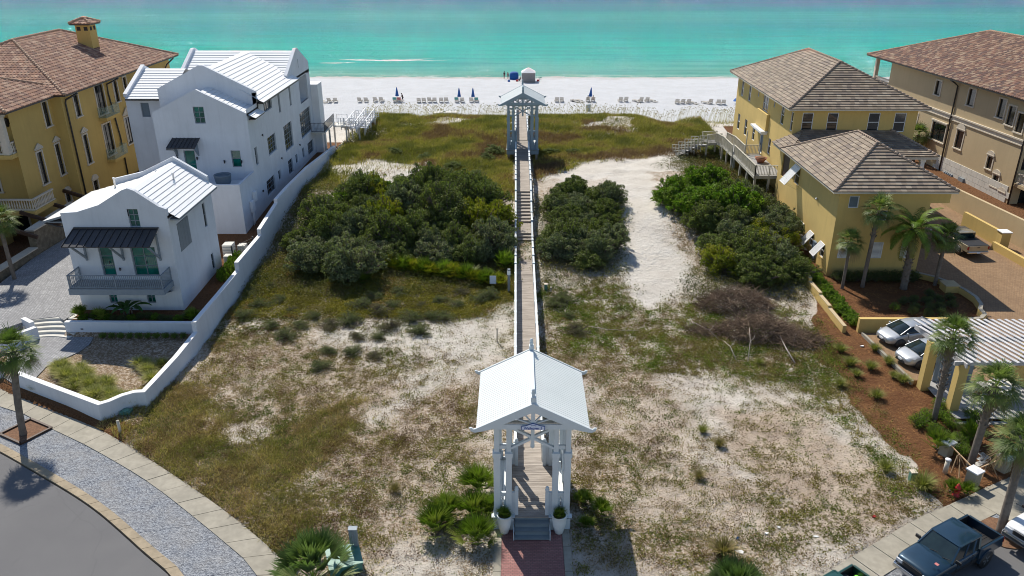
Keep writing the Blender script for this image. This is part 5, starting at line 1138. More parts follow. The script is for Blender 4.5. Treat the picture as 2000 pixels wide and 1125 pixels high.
# hydrant
t = thing('fire_hydrant', (22.25,32.55,.08), 'red fire hydrant beside the pavement', 'hydrant'); mb = MB(); mb.lathe((0,0,0), [(.17,0),(.17,.05),(.12,.07),(.115,.45),(.15,.47),(.15,.52),(.12,.54),(.1,.62),(.05,.68),(.03,.69),(.03,.74)], 16); mb.build('barrel', M['red_paint'], t)
for d in ((1,0),(-1,0),(0,-1)): mb = MB(); mb.tube([(d[0]*.1,d[1]*.1,.38),(d[0]*.19,d[1]*.19,.38)], .065 if d[1] else .05, 10); mb.build('outlet', M['red_paint'], t)
# utility box on the sand with plate
t = thing('utility_box', (20.55,33.75,.08), 'small pale green utility pedestal on the sand left of the pine straw', 'utility box'); mb = MB(); mb.box(-.14,-.14,0,.14,.14,.55); mb.build('casing', M['teal_box'], t, bevel=.02); mb = MB(); mb.box(-.16,-.16,.55,.16,.16,.6); mb.build('lid', M['trim_stone'], t)
# ================================================================== WALKOVER PAVILIONS AND BOARDWALK
AX = .79
M['step_grey'] = mat('step_grey', (.20,.24,.26), .6, .06, 3); M['pillar_tan'] = mat('pillar_tan', (.40,.37,.27), .85, .08, 3)
def make_pavilion(near, label, mat_):
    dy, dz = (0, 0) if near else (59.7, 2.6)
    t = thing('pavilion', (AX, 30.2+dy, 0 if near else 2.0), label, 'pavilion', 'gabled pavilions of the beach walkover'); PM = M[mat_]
    T = Matrix.Translation((AX, 30.2+dy, dz))
    def B(mb, name, m=PM, parent=t, **k): mb.xf(T); return mb.build(name, m, parent, **k)
    L = 3.85
    for y in (0, L):
        for x, w in ((-1.63,.24),(-1.08,.22),(1.08,.22),(1.63,.24)):
            mb = MB(); mb.box(x-w/2-.03,y-w/2-.03,.82,x+w/2+.03,y+w/2+.03,4.15); mb.box(x-w/2-.07,y-w/2-.07,4.15,x+w/2+.07,y+w/2+.07,4.38); mb.box(x-w/2-.04,y-w/2-.04,4.38,x+w/2+.04,y+w/2+.04,4.42); mb.box(x-w/2,y-w/2,4.42,x+w/2,y+w/2,5.72)
            B(mb, 'post', bevel=.012)
    for x in (-1.63, 1.63):
        mb = MB(); mb.box(x-.12,L/2-.12,.82,x+.12,L/2+.12,5.72); B(mb, 'post', bevel=.012)
    mb = MB()
    for y in (-.02, L+.02): mb.box(-1.86,y-.1,5.72,1.86,y+.1,6.02)
    for x in (-1.66, 1.66): mb.box(x-.1,.085,5.72,x+.1,L-.085,5.95)
    for x in (-1.3,-.5,.5,1.3): mb.box(x-.05,.09,5.78,x+.05,L-.09,5.9)
    B(mb, 'beam')
    for y in (0, L):
        mb = MB()
        for s in (-1, 1):
            mb.box(s*1.5,y-.05,4.56,s*1.19,y+.05,4.74)
            mb.beam((s*.97,y-.015,4.60),(s*.05,y-.015,5.13),.11,.15,(0,1,0)); mb.beam((s*.05,y+.015,5.18),(s*.97,y+.015,5.68),.11,.15,(0,1,0))
        mb.box(-.085,y-.085,4.75,.085,y+.085,5.715); mb.lathe((0,y,4.55), [(.01,0),(.09,.08),(.10,.2),(.06,.21)], 10); B(mb, 'cross_brace')
    # roof: two slopes of fine ribbed boards
    rf = MB(); e, rz, ez, ya, yb = 2.52, 7.28, 5.98, -.5, L+.55
    n_ = 30
    for s in (-1, 1):
        for k in range(n_):
            y0_, y1_ = ya+(yb-ya)*k/n_, ya+(yb-ya)*(k+1)/n_-.004; u0, u1 = .010, .0
            vs = [(s*e,y0_,ez+u0),(s*e,y1_,ez+u1),(0,y1_,rz+u1),(0,y0_,rz+u0),(s*e,y0_,ez-.06),(s*e,y1_,ez-.06),(0,y1_,rz-.06),(0,y0_,rz-.06)]
            fs = [(0,1,2,3),(7,6,5,4),(0,4,5,1),(0,3,7,4),(1,5,6,2)]
            rf.add(vs, fs if s > 0 else [f[::-1] for f in fs])
    ro_ = B(rf, 'roof', M['pav_roof'])
    mb = MB(); mb.box(-.09,ya-.03,rz-.02,.09,yb+.03,rz+.09); B(mb, 'ridge_cap', PM, ro_)
    for y in (ya+.1, yb-.1):
        mb = MB(); mb.box(-.11,y-.13,rz+.09,.11,y+.13,rz+.30); mb.box(-.07,y-.07,rz+.30,.07,y+.07,rz+.44); mb.lathe((0,y,rz+.44), [(.09,0),(.10,.03),(.05,.06),(.085,.12),(.06,.2),(.01,.23)], 12); B(mb, 'finial', PM, ro_)
    for y in (ya-.04, yb+.04):
        for s in (-1, 1):
            mb = MB(); pts = [(0,y,rz+.03),(s*(e+.02),y,ez+.03),(s*(e+.12),y,ez+.0),(s*(e+.20),y,ez+.08),(s*(e+.30),y,ez+.06),(s*(e+.24),y,ez-.08),(s*(e+.08),y,ez-.17),(s*(e-.12),y,ez-.14),(s*(e-.3),y,ez-.1),(s*1.86,y,ez+.0),(0,y,rz-.42)]
            mb.prism(pts, (0,.075 if y > 0 else -.075,0)); B(mb, 'barge_board', PM, ro_)
    # gable fretwork
    for y in (ya-.02, yb+.02):
        mb = MB(); d = .06 if y > 0 else -.06; g0 = min(y, y+d); g1 = max(y, y+d)
        mb.box(-1.85,g0,5.96,1.85,g1,6.22); mb.box(-.09,g0-.01,6.22,.09,g1+.01,6.95)
        for ang in (28, 62):
            for s in (-1, 1): mb.beam((0,y+d/2,6.24),(s*.92*math.cos(R_(ang)),y+d/2,6.24+.62*math.sin(R_(ang))+.0),.05,.09,(0,1,0))
        mb.prism([(-1.85,y,6.22),(-1.35,y,6.22),(-1.0,y,6.52),(-.55,y,6.76),(-.2,y,6.85),(0,y,6.86),(0,y,7.0),(-1.86,y,6.24)], (0,d*.7,0)); mb.prism([(1.85,y,6.22),(1.35,y,6.22),(1.0,y,6.52),(.55,y,6.76),(.2,y,6.85),(0,y,6.86),(0,y,7.0),(1.86,y,6.24)], (0,d*.7,0))
        B(mb, 'gable_fretwork', PM, ro_)
    # floor, skirt, knee walls, gate posts, benches
    mb = MB()
    for k in range(29): mb.box(-1.78,-.2+k*.148,.74,1.78,-.065+k*.148,.8)
    B(mb, 'floor_boards', M['boards_x'])
    zl = .0 if near else .25
    for x in (-1.83, 1.79): mb = MB(); mb.box(x,-.2,zl,x+.04,L+.2,.72); B(mb, 'skirt')
    mb = MB(); mb.box(-1.79,-.24,zl,-.85 if near else -.72,-.2,.72); B(mb, 'skirt'); mb = MB(); mb.box(.85 if near else .72,-.24,zl,1.79,-.2,.72); B(mb, 'skirt')
    for a_, b_ in ((-1.9,-.8),(.8,1.9)): mb = MB(); mb.box(a_,-.28,.80,b_,.0,.83); B(mb, 'nosing')
    for y in (0, L):
        for s in (-1, 1):
            mb = MB(); a, b = sorted((s*1.5, s*.72)); xs_ = s*1.36
            kh = [(xs_-.10-a, 1.68, xs_+.10-a, 1.86), (xs_-.04-a, 1.3, xs_+.04-a, 1.68)]
            wall(mb, (a,y-.03), (1,0), (0,-1), b-a, .83, 2.05, kh, .06); wall(mb, (a,y+.03), (1,0), (0,1), b-a, .83, 2.05, kh, .0); mb.box(a,y-.06,2.05,b,y+.06,2.1); B(mb, 'knee_wall')
            mb = MB(); x = s*.72; mb.box(x-.085,y-.085,.8,x+.085,y+.085,2.2); mb.lathe((x,y,2.2), [(.10,0),(.105,.05),(.07,.08),(.09,.14),(.06,.2),(.01,.23)], 10); B(mb, 'gate_post')
    for s in (-1, 1):
        for y0, y1 in ((.15, L/2-.14), (L/2+.14, L-.15)):
            mb = MB(); x = s*1.64; mb.box(x-.03,y0,.95,x+.03,y1,1.95); mb.box(x-.06,y0,1.95,x+.06,y1,2.0); B(mb, 'side_panel')
        mb = MB()
        for k in range(3): x = s*(1.48-k*.155); mb.box(x-.07,.3,1.24,x+.07,L-.3,1.285)
        bo = B(mb, 'bench_seat', M['bench_white'])
        for y in (.5, L/2, L-.5): mb = MB(); mb.box(s*1.33-.19,y-.04,.82,s*1.33+.19,y+.04,1.235); B(mb, 'bench_leg', PM, bo)
    if near:
        for k, (z, y) in enumerate(((.60,-.30),(.38,-.58),(.16,-.86))):
            mb = MB(); mb.box(-.82,y-.14,z-.035,.82,y+.16,z); mb.box(-.80,y+.14,z,.80,y+.16,z+.2); B(mb, 'step', M['step_grey'])
        mb = MB(); mb.box(-.87,-1.0,.0,-.83,-.25,.5); mb.box(.83,-1.0,.0,.87,-.25,.5); B(mb, 'stringer')
        # name board over the entrance
        sb = MB(); yy = ya-.16; pts = [(-.52,yy,6.0),(.52,yy,6.0),(.52,yy,6.17),(.36,yy,6.19),(.2,yy,6.26),(0,yy,6.33),(-.2,yy,6.26),(-.36,yy,6.19),(-.52,yy,6.17)]
        sb.prism(pts, (0,.03,0)); s_ = B(sb, 'sign_board', M['sign_blue'])
        sb = MB(); pts = [(x*.95,yy-.004,6.165+(z-6.165)*.9-.003) for x, y_, z in pts]; sb.prism(pts, (0,.003,0)); B(sb, 'sign_face', M['sign_pale'], s_)
        fc = bpy.data.curves.new('sign_text', 'FONT'); fc.body = 'Walkover 5'; fc.size = .17; fc.align_x = 'CENTER'; fc.extrude = .002; fc.offset = .003; fc.materials.append(M['sign_blue'])
        tx = bpy.data.objects.new('lettering', fc); COL.objects.link(tx); tx.location = (AX, 30.2+yy-.01, 6.03); tx.rotation_euler = (PI/2, 0, 0)
        bpy.context.view_layer.update(); me = bpy.data.meshes.new_from_object(tx.evaluated_get(bpy.context.evaluated_depsgraph_get())); me.transform(tx.matrix_world); bpy.data.objects.remove(tx)
        tx = bpy.data.objects.new('lettering', me); COL.objects.link(tx); tx.parent = s_
        sb = MB(); sb.tube([(-.1,yy-.01,6.21),(-.03,yy-.01,6.25),(.03,yy-.01,6.22),(.08,yy-.01,6.24)], .008, 5); sb.tube([(.12,yy-.01,6.19),(.12,yy-.01,6.25)], .012, 5); B(sb, 'emblem', M['sign_blue'], s_)
    else:
        for x in (-1.6, 1.6):
            for y in (.1, L-.1): mb = MB(); mb.box(x-.13,y-.13,-1.6,x+.13,y+.13,.25); B(mb, 'pile', M['pale_wood'])
    for o in t.children: o.matrix_parent_inverse = Matrix.Translation(-Vector(t.location))
    return t
M['sign_blue'] = mat('sign_blue', (.02,.06,.30), .5, .03, 2); M['sign_pale'] = mat('sign_pale', (.62,.68,.80), .5, .03, 2)
make_pavilion(True, 'near gabled white pavilion with benches and a name board, above the brick path', 'pavilion')
make_pavilion(False, 'far gabled pavilion with shade painted into its blue grey colour, on piles in the dune grass', 'pavilion_shaded')
bw = thing('boardwalk', (AX, 60, 0), 'long weathered timber boardwalk with white railings climbing the dune between the pavilions', 'boardwalk')
PROF = [(34.1,.80),(57.5,.86),(58.8,1.02),(64.6,1.05),(66.6,1.85),(68.8,1.9),(74.3,3.36),(89.6,3.38),(94.2,3.4),(112.5,3.4),(119,1.0)]
def pz(y): return float(np.interp(y, [p[0] for p in PROF], [p[1] for p in PROF]))
xl, xr = .06, 1.40
rr_ = random.Random(3)
def add_boards(name, y0, y1, stairs=0, m='boards_x'):
    mb = MB()
    if stairs:
        for i in range(stairs):
            a = y0+(y1-y0)*i/stairs; b = y0+(y1-y0)*(i+1)/stairs; z = pz(y0)+(pz(y1)-pz(y0))*(i+1)/stairs; mb.box(xl+.02,a-.02,z-.04,xr-.02,b-.01,z); mb.box(xl+.02,a+.0,z-.2,xr-.02,a+.02,z-.041)
        for x in (xl-.02, xr-.02): mb.beam((x,y0,pz(y0)-.1),(x,y1,pz(y1)-.1),.05,.28)
    else:
        y = y0
        while y < y1-.05: z = pz(y)+rr_.uniform(-.003,.003); mb.box(xl+.02,y+.005,z-.035,xr-.02,min(y1,y+.14)-.005,z); y += .14
        for x in (xl-.02, xr-.02): mb.beam((x,y0,pz(y0)-.13),(x,y1,pz(y1)-.13),.05,.2)
    return mb.build(name, M[m], bw)
add_boards('deck_boards', 34.15, 64.6); add_boards('stairs', 64.6, 66.6, 5); add_boards('deck_boards', 66.6, 68.8); add_boards('stairs', 68.8, 74.3, 10); add_boards('deck_boards', 74.3, 89.6); add_boards('deck_boards', 94.2, 112.5); add_boards('stairs', 112.5, 119, 11)
for x, nm in ((xl-.05,0),(xr+.05,1)):
    for ya_, yb_ in ((34.4,64.6),(64.6,66.6),(66.6,68.8),(68.8,74.3),(74.3,89.4),(94.4,112.5),(112.5,119)):
        mb = MB(); a, b = Vector((x,ya_,pz(ya_))), Vector((x,yb_,pz(yb_))); mb.beam(a+Vector((0,0,1.0)), b+Vector((0,0,1.0)), .15, .05)
        for f in (.88,.73,.58,.43,.28,.13): mb.beam(a+Vector((0,0,f)), b+Vector((0,0,f)), .03, .135)
        mb.build('railing', M['pav_roof'], bw)
    ys_ = list(np.arange(34.6, 64.4, 1.72))+[64.6,66.6,68.8,70.6,72.4,74.3]+list(np.arange(76, 89.3, 1.72))+list(np.arange(94.6, 112.6, 1.8))+[114.5,116.5,118.8]
    for y in ys_:
        g = H(x, y); z = pz(y); mb = MB(); mb.box(x-.06,y-.06,g-.3,x+.06,y+.06,z+1.05); mb.box(x-.1,y-.1,z+1.05,x+.1,y+.1,z+1.10); mb.build('post', M['pavilion'], bw)
finish(bw)
# potted palms at the entrance
for i, (x, lb) in enumerate(((-.50,'white urn with a leafy planting left of the pavilion steps'),(2.08,'white urn with a leafy planting right of the pavilion steps'))):
    t = thing('planter', (x, 29.75, .1), lb, 'planter', 'white urns flanking the pavilion steps'); mb = MB(); mb.lathe((0,0,0), [(.17,0),(.2,.03),(.30,.45),(.345,.8),(.335,1.0),(.36,1.03),(.35,1.06),(.30,1.05),(.28,.95)], 24, False); mb.build('pot', M['bench_white'], t)
    mb = MB(); mb.lathe((0,0,.9), [(.29,0),(.2,.06),(.02,.09)], 14); mb.build('soil', M['mulch'], t)
# signs, posts and small things along the lot
def sign_post(px, py, h, lb, face=(.42,.3), col='sign_pale', name='sign', tilt=0):
    x, y, z = G(px, py); t = thing(name, (x, y, z), lb, 'sign'); mb = MB(); mb.box(-.03,-.03,-.2,.03,.03,h); mb.build('post', M['dark_metal'], t)
    mb = MB(); mb.box(-face[0]/2,-.05,h-face[1],face[0]/2,-.031,h+.05); mb.build('sign_panel', M[col], t); return t
sign_post(963, 566, 1.15, 'small pale sign on a thin post left of the boardwalk by the palmettos', (.5,.62))
x, y, z = G(994, 572); t = thing('shower_post', (x, y, z), 'dark post with white fittings beside the boardwalk', 'post'); mb = MB(); mb.box(-.1,-.1,-.2,.1,.1,2.0); mb.build('post', M['frame_grey'], t)
mb = MB(); mb.box(-.14,-.14,1.55,.12,-.1,1.9); mb.tube([(0,-.12,1.5),(0,-.3,1.55)], .03, 6); mb.build('fitting', M['bench_white'], t)
for q, lb, mt_, s in (((1066,567),'small pale green utility pedestal right of the boardwalk','teal_box',.4),((1076,572),'thin low marker post right of the boardwalk','frame_grey',.35)):
    x, y, z = G(*q); t = thing('marker', (x, y, z), lb, 'marker'); mb = MB(); w_ = .12 if 'pedestal' in lb else .04; mb.box(-w_,-w_,-.1,w_,w_,s*1.3); mb.build('body', M[mt_], t); mb = MB(); mb.box(-w_-.02,-w_-.02,s*1.3,w_+.02,w_+.02,s*1.3+.04); mb.build('cap', M['trim_stone'], t)
for q, h_, lb in (((971,668),1.0,'bare pale stake standing in the sand left of the boardwalk'),((235,845),.75,'white marker post at the edge of the pavement by the garden wall'),):
    x, y, z = G(*q); mb = MB(); mb.tube([(0,0,-.2),(0,0,h_)], .05 if h_ > .9 else .08, 8); mb.lathe((0,0,h_), [(.09,0),(.09,.05),(.02,.09)], 8); o = mb.build('marker_post', M['trim_stone'], loc=(x, y, z)); tag(o, lb, 'post')
x, y, z = G(247, 806); mb = MB(); mb.box(-.3,-.25,-.1,.3,.25,.16); mb.lathe((0,0,.16), [(.24,0),(.2,.06),(.02,.1)], 12); o = mb.build('valve_cover', M['teal_box'], loc=(x, y, z)); tag(o, 'low teal utility cover at the foot of the white garden wall', 'utility cover')
x, y, z = G(226, 808); mb = MB(); mb.tube([(0,0,-.1),(0,0,.45)], .07, 8); mb.lathe((0,0,.45), [(.1,0),(.1,.05),(.02,.08)], 8); o = mb.build('tap_post', M['grey_wood'], loc=(x, y, z)); tag(o, 'short grey post against the street corner of the white garden wall', 'post')
# meter post with big green box at the bottom
x, y, z = G(698, 1085); t = thing('meter_post', (x, y, z), 'grey metal meter post beside the green transformer', 'post'); mb = MB(); mb.box(-.09,-.09,-.2,.09,.09,1.55); mb.build('post', M['grey_wood'], t)
mb = MB(); mb.box(-.27,-.12,.75,-.095,.12,1.5); mb.build('meter_housing', M['grey_wood'], t, bevel=.02); mb = MB(); mb.box(-.29,-.14,1.55,.11,.14,1.59); mb.build('cap', M['grey_wood'], t)
x, y, z = G(674, 1106); t = thing('transformer', (x, y, z), 'green transformer box half hidden by the big fan palm', 'transformer', None, .35); mb = MB(); mb.box(-.7,-.6,-.1,.7,.6,.5); mb.build('cabinet', M['teal_box'], t, bevel=.03); mb = MB(); mb.prism([(-.75,-.65,.5),(.75,-.65,.5),(.75,.65,.57),(-.75,.65,.57)], (0,0,.06)); mb.build('lid', M['teal_box'], t)
for q, c, s, lb in (((1707,1010),'red_paint',(.16,.12,.1),'crumpled red cup on the bare sand'),((1521,1032),'white_cloth',(.13,.1,.14),'white paper cup lying in the weeds, upper one'),((1497,1043),'white_cloth',(.14,.1,.12),'white paper cup lying in the weeds, lower one'),((1593,1048),'white_cloth',(.28,.12,.05),'flat white scrap on the sand near the pavement'),((1445,1078),'white_cloth',(.35,.25,.05),'pale crumpled sheet beside the big grass tussock'),((1440,1053),'blue_cloth',(.15,.1,.14),'small blue wrapper above the big grass tussock'),((1096,585),'white_cloth',(.22,.16,.12),'white scrap in the vines right of the boardwalk'),((1683,677),'white_cloth',(.22,.15,.1),'white scrap on the pine straw')):
    x, y, z = G(*q); s = tuple(v*.75 for v in s); mb = MB(); n_ = 7; rq = random.Random(hash(q) % 99)
    top = [(s[0]*rq.uniform(.6,1.1)*math.cos(2*PI*k/n_), s[1]*rq.uniform(.6,1.1)*math.sin(2*PI*k/n_), s[2]*rq.uniform(.5,1.2)) for k in range(n_)]; bot = [(a*.8, b*.8, -.02) for a, b, c_ in top]
    mb.add(bot+top+[(0,0,s[2]*.6)], [(k, (k+1)%n_, n_+(k+1)%n_, n_+k) for k in range(n_)]+[(n_+k, n_+(k+1)%n_, 2*n_) for k in range(n_)]); o = mb.build('scrap', M[c], loc=(x, y, z)); tag(o, lb, 'litter', None, 'thing')
# planks in the sand: raised sand fences/blocks behind the dune crest
for q, s, rz, lb in (((796,229),(3.2,.9,.9),0,'pale grey box bench at the dune edge, leftmost of three'),((858,226),(1.7,.8,1.3),.5,'pale grey box at the dune edge, middle one'),((880,226),(2.0,.8,1.3),0,'pale grey box at the dune edge, rightmost of three')):
    x, y = P(q[0], q[1]+3, 1.0); mb = MB(); mb.box(-s[0]/2,-s[1]/2,-1.6,s[0]/2,s[1]/2,s[2]-.3); mb.box(-s[0]/2-.1,-s[1]/2-.1,s[2]-.3,s[0]/2+.1,s[1]/2+.1,s[2]-.2); o = mb.build('storage_box', M['stone_white'], loc=(x, y, .7)); o.rotation_euler.z = rz; tag(o, lb, 'box', 'pale boxes at the dune edge')

# ================================================================== BEACH
def bz(x, y): return H(x, y)
lg = thing('beach_lounger', (0,0,0), 'x', 'beach lounger', 'beach loungers along the sand')
mb = MB()
for k in range(9): mb.box(-.32,-.75+k*.14,.30,.32,-.64+k*.14,.335)
mb.build('seat', M['beach_wood'], lg)
mb = MB(); 
for k in range(6): mb.beam((-.32+.13*k,.50,.33),(-.32+.13*k,.95,1.02),.10,.03,(0,-1,.6))
mb.beam((-.36,.93,1.0),(.36,.93,1.0),.05,.06); bk = mb.build('backrest', M['beach_wood'], lg)
mb = MB(); mb.box(-.36,-.78,.22,-.32,.7,.34); mb.box(.32,-.78,.22,.36,.7,.34); mb.build('frame', M['beach_wood'], lg)
for x, y in ((-.33,-.65),(.33,-.65),(-.33,.5),(.33,.5)): mb = MB(); mb.box(x-.035,y-.035,0,x+.035,y+.035,.25); mb.build('leg', M['beach_wood'], lg)
flat = copy_tree(lg)
for c in flat.children:
    if c.name.startswith('backrest'): c.rotation_euler = (R_(-52), 0, 0); c.location = (0, .03, .32)
SPOT = [(632,'f'),(645,'u'),(656,'u'),(704,'u'),(716,'u'),(734,'u'),(746,'u'),(772,'u'),(781,'u'),(818,'u'),(828,'u'),(840,'u'),(849,'u'),(862,'u'),(872,'u'),(892,'u'),(903,'u'),(921,'u'),(931,'u'),
        (1087,'u'),(1097,'u'),(1121,'f'),(1131,'f'),(1148,'u'),(1158,'u'),(1211,'u'),(1222,'u'),(1242,'f'),(1251,'u'),(1263,'u'),(1273,'f'),(1322,'u'),(1332,'u'),(1343,'u'),(1353,'f'),(1377,'f'),(1386,'u'),(1402,'u'),(1412,'u')]
PAIRLAB = {}
for i, (px, k) in enumerate(SPOT):
    py = 200 if px < 700 or px > 800 and px < 880 else 199
    if px > 1300: py = 203
    if px > 1395: py = 204
    x, y = P(px, py, -3.6); src = (lg if i == 1 else flat if i == 0 else None); kind = 'with its back folded flat' if k == 'f' else 'with its back raised'
    seg = ('near the white beach house' if px < 670 else 'left of the first blue umbrella' if px < 760 else 'beside the walking person' if px < 800 else 'left of the paired umbrellas' if px < 880 else 'under the paired blue umbrellas' if px < 940 else 'just right of the far pavilion' if px < 1140 else 'under the leaning umbrella' if px < 1180 else 'right of the trash bin' if px < 1300 else 'near the yellow house')
    same = [q for q in SPOT if q[1] == k and ((('near the white beach house' if q[0] < 670 else 'left of the first blue umbrella' if q[0] < 760 else 'beside the walking person' if q[0] < 800 else 'left of the paired umbrellas' if q[0] < 880 else 'under the paired blue umbrellas' if q[0] < 940 else 'just right of the far pavilion' if q[0] < 1140 else 'under the leaning umbrella' if q[0] < 1180 else 'right of the trash bin' if q[0] < 1300 else 'near the yellow house')) == seg)]
    order = ['leftmost','second','third','fourth','fifth','sixth','seventh']; j = [q[0] for q in same].index(px); w_ = '' if len(same) == 1 else (', left one' if j == 0 else ', right one') if len(same) == 2 else ', %s from the left' % (['first']+order[1:])[j]
    lab = 'wooden lounger %s %s%s' % (kind, seg, w_)
    if src is None: src = copy_tree(lg if k == 'u' else flat)
    src.location = (x, y, bz(x, y)); src.rotation_euler = (0, 0, PI+random.uniform(-.12,.12)+(0 if k == 'u' else .5)); src['label'] = lab
# umbrellas, folded
def umbrella(px, py, lb, lean=0, hh=2.55):
    x, y = P(px, py, -3.6); t = thing('beach_umbrella', (x, y, bz(x, y)), lb, 'umbrella', 'folded blue beach umbrellas'); mb = MB(); mb.tube([(0,0,-.2),(lean*hh,0,hh)], .035, 6); mb.build('pole', M['frame_white'], t)
    mb = MB(); f = [(.36,0),(.34,.12),(.22,.8),(.1,1.5),(.03,1.72)]; mb.lathe((0,0,.85), f, 10); mb.v = [(x_+lean*z_, y_, z_) for x_, y_, z_ in mb.v]; mb.build('canopy', M['blue_cloth'], t)
umbrella(776, 196, 'folded blue umbrella beside the walking person'); umbrella(897, 197, 'folded blue umbrella, left one of the close pair'); umbrella(924, 197, 'folded blue umbrella, right one of the close pair'); umbrella(1152, 197, 'folded blue umbrella leaning slightly right of the far pavilion', .08)
x, y = P(1446, 203, -3.6); t = thing('beach_umbrella', (x, y, bz(x, y)), 'open bright blue umbrella tipped on the sand at the yellow house corner', 'umbrella'); mb = MB(); mb.tube([(0,0,-.2),(-.2,0,1.6)], .03, 6); mb.build('pole', M['frame_white'], t); mb = MB(); mb.lathe((0,0,.9), [(1.2,0),(.9,.25),(.5,.42),(.02,.5)], 12, False); mb.xf(Matrix.Rotation(-.3, 4, 'Y')); mb.build('canopy', M['blue_cloth'], t)
x, y = P(1149, 217, -3.4); t = thing('trash_bin', (x, y, bz(x, y)), 'grey trash bin standing on the sand beyond the dune', 'bin'); mb = MB(); mb.lathe((0,0,0), [(.38,0),(.4,.05),(.43,1.05),(.45,1.08)], 16); mb.build('bin_body', M['grey_plastic'], t); mb = MB(); mb.lathe((0,0,1.08), [(.46,0),(.44,.08),(.2,.16)], 16); mb.build('lid', M['grey_plastic'], t)
mb = MB(); 
for k in range(3): mb.box(-1.6,-.1+k*.25,.5+k*.12,1.6,.05+k*.25,.55+k*.12)
for x_ in (-1.4, 1.4): mb.box(x_-.06,-.1,-.6,x_+.06,.6,.8)
x, y = P(1200, 227, 1.0); o = mb.build('step_rail', M['pale_wood'], loc=(x, y, .4)); tag(o, 'weathered wooden steps just over the dune crest right of the far pavilion', 'steps')
# tents
x, y = P(1004, 154, -4.7); t = thing('beach_tent', (x, y, bz(x, y)), 'small blue pop-up tent at the water edge', 'tent'); mb = MB(); w_ = 1.05; rings = [(1.0,0),(1.0,.9),(.95,1.35),(.7,1.62),(.3,1.75)]
vs = []; 
for r_, z_ in rings:
    for k in range(16):
        a = 2*PI*k/16; ca, sa = math.cos(a), math.sin(a); f = 1/max(abs(ca), abs(sa))**.75; vs.append((w_*r_*ca*f, w_*r_*sa*f, z_))
mb.smooth = True; mb.add(vs, [(i*16+k, i*16+(k+1)%16, (i+1)*16+(k+1)%16, (i+1)*16+k) for i in range(4) for k in range(16)]+[tuple(64+k for k in range(16))]); mb.build('canopy', M['blue_cloth'], t)
mb = MB(); mb.box(-1.2,-1.6,.02,1.5,-.9,.06); mb.build('mat', M['white_cloth'], t)
x, y = P(1032, 160, -4.6); t = thing('beach_tent', (x, y, bz(x, y)+.0), 'large gazebo tent with grey walls and white peaked roof at the water edge', 'tent'); mb = MB(); w_ = 1.5; mb.add([(-w_,-w_,0.1),(w_,-w_,.1),(w_,w_,.1),(-w_,w_,.1),(-w_,-w_,2.15),(w_,-w_,2.15),(w_,w_,2.15),(-w_,w_,2.15)], [(0,1,5,4),(1,2,6,5),(3,0,4,7)]); mb.build('side_wall', M['grey_cloth'], t)
mb = MB(); e_ = 1.58; mb.add([(-e_,-e_,2.15),(e_,-e_,2.15),(e_,e_,2.15),(-e_,e_,2.15),(-.35,-.35,3.0),(.35,-.35,3.0),(.35,.35,3.0),(-.35,.35,3.0),(0,0,3.12)], [(0,1,5,4),(1,2,6,5),(2,3,7,6),(3,0,4,7),(4,5,8),(5,6,8),(6,7,8),(7,4,8)]); mb.build('canopy', M['white_cloth'], t)
for sx, sy in ((-1,-1),(1,-1),(1,1),(-1,1)): mb = MB(); mb.tube([(sx*w_,sy*w_,0),(sx*w_,sy*w_,2.15)], .035, 6); mb.build('leg', M['frame_white'], t)
x, y = P(1054, 155, -4.7); mb = MB(); mb.tube([(0,0,0),(0,0,.5)], .03, 5); mb.lathe((0,0,.4), [(.55,0),(.4,.12),(.05,.2)], 10); o = mb.build('small_umbrella', M['teal_box'], loc=(x, y, bz(x, y))); tag(o, 'small green parasol on the sand right of the grey gazebo', 'umbrella')
for px_, py_, c_, lb in ((994,160,'blue_cloth','small blue bag on the sand left of the blue tent'),(1010,159,'red_paint','red cooler bag between the two tents'),(1051,159,'red_paint','red bag beside the grey gazebo'),(1119,199,'grey_cloth','dark bag left of the seated couple')):
    x, y = P(px_, py_, -4.6 if py_ < 180 else -3.6); mb = MB(); mb.box(-.28,-.18,0,.28,.18,.36); mb.tube([(-.15,0,.34),(-.1,0,.46),(.1,0,.46),(.15,0,.34)], .02, 5); o = mb.build('bag', M[c_], bevel=.05, loc=(x, y, bz(x, y))); tag(o, lb, 'bag')
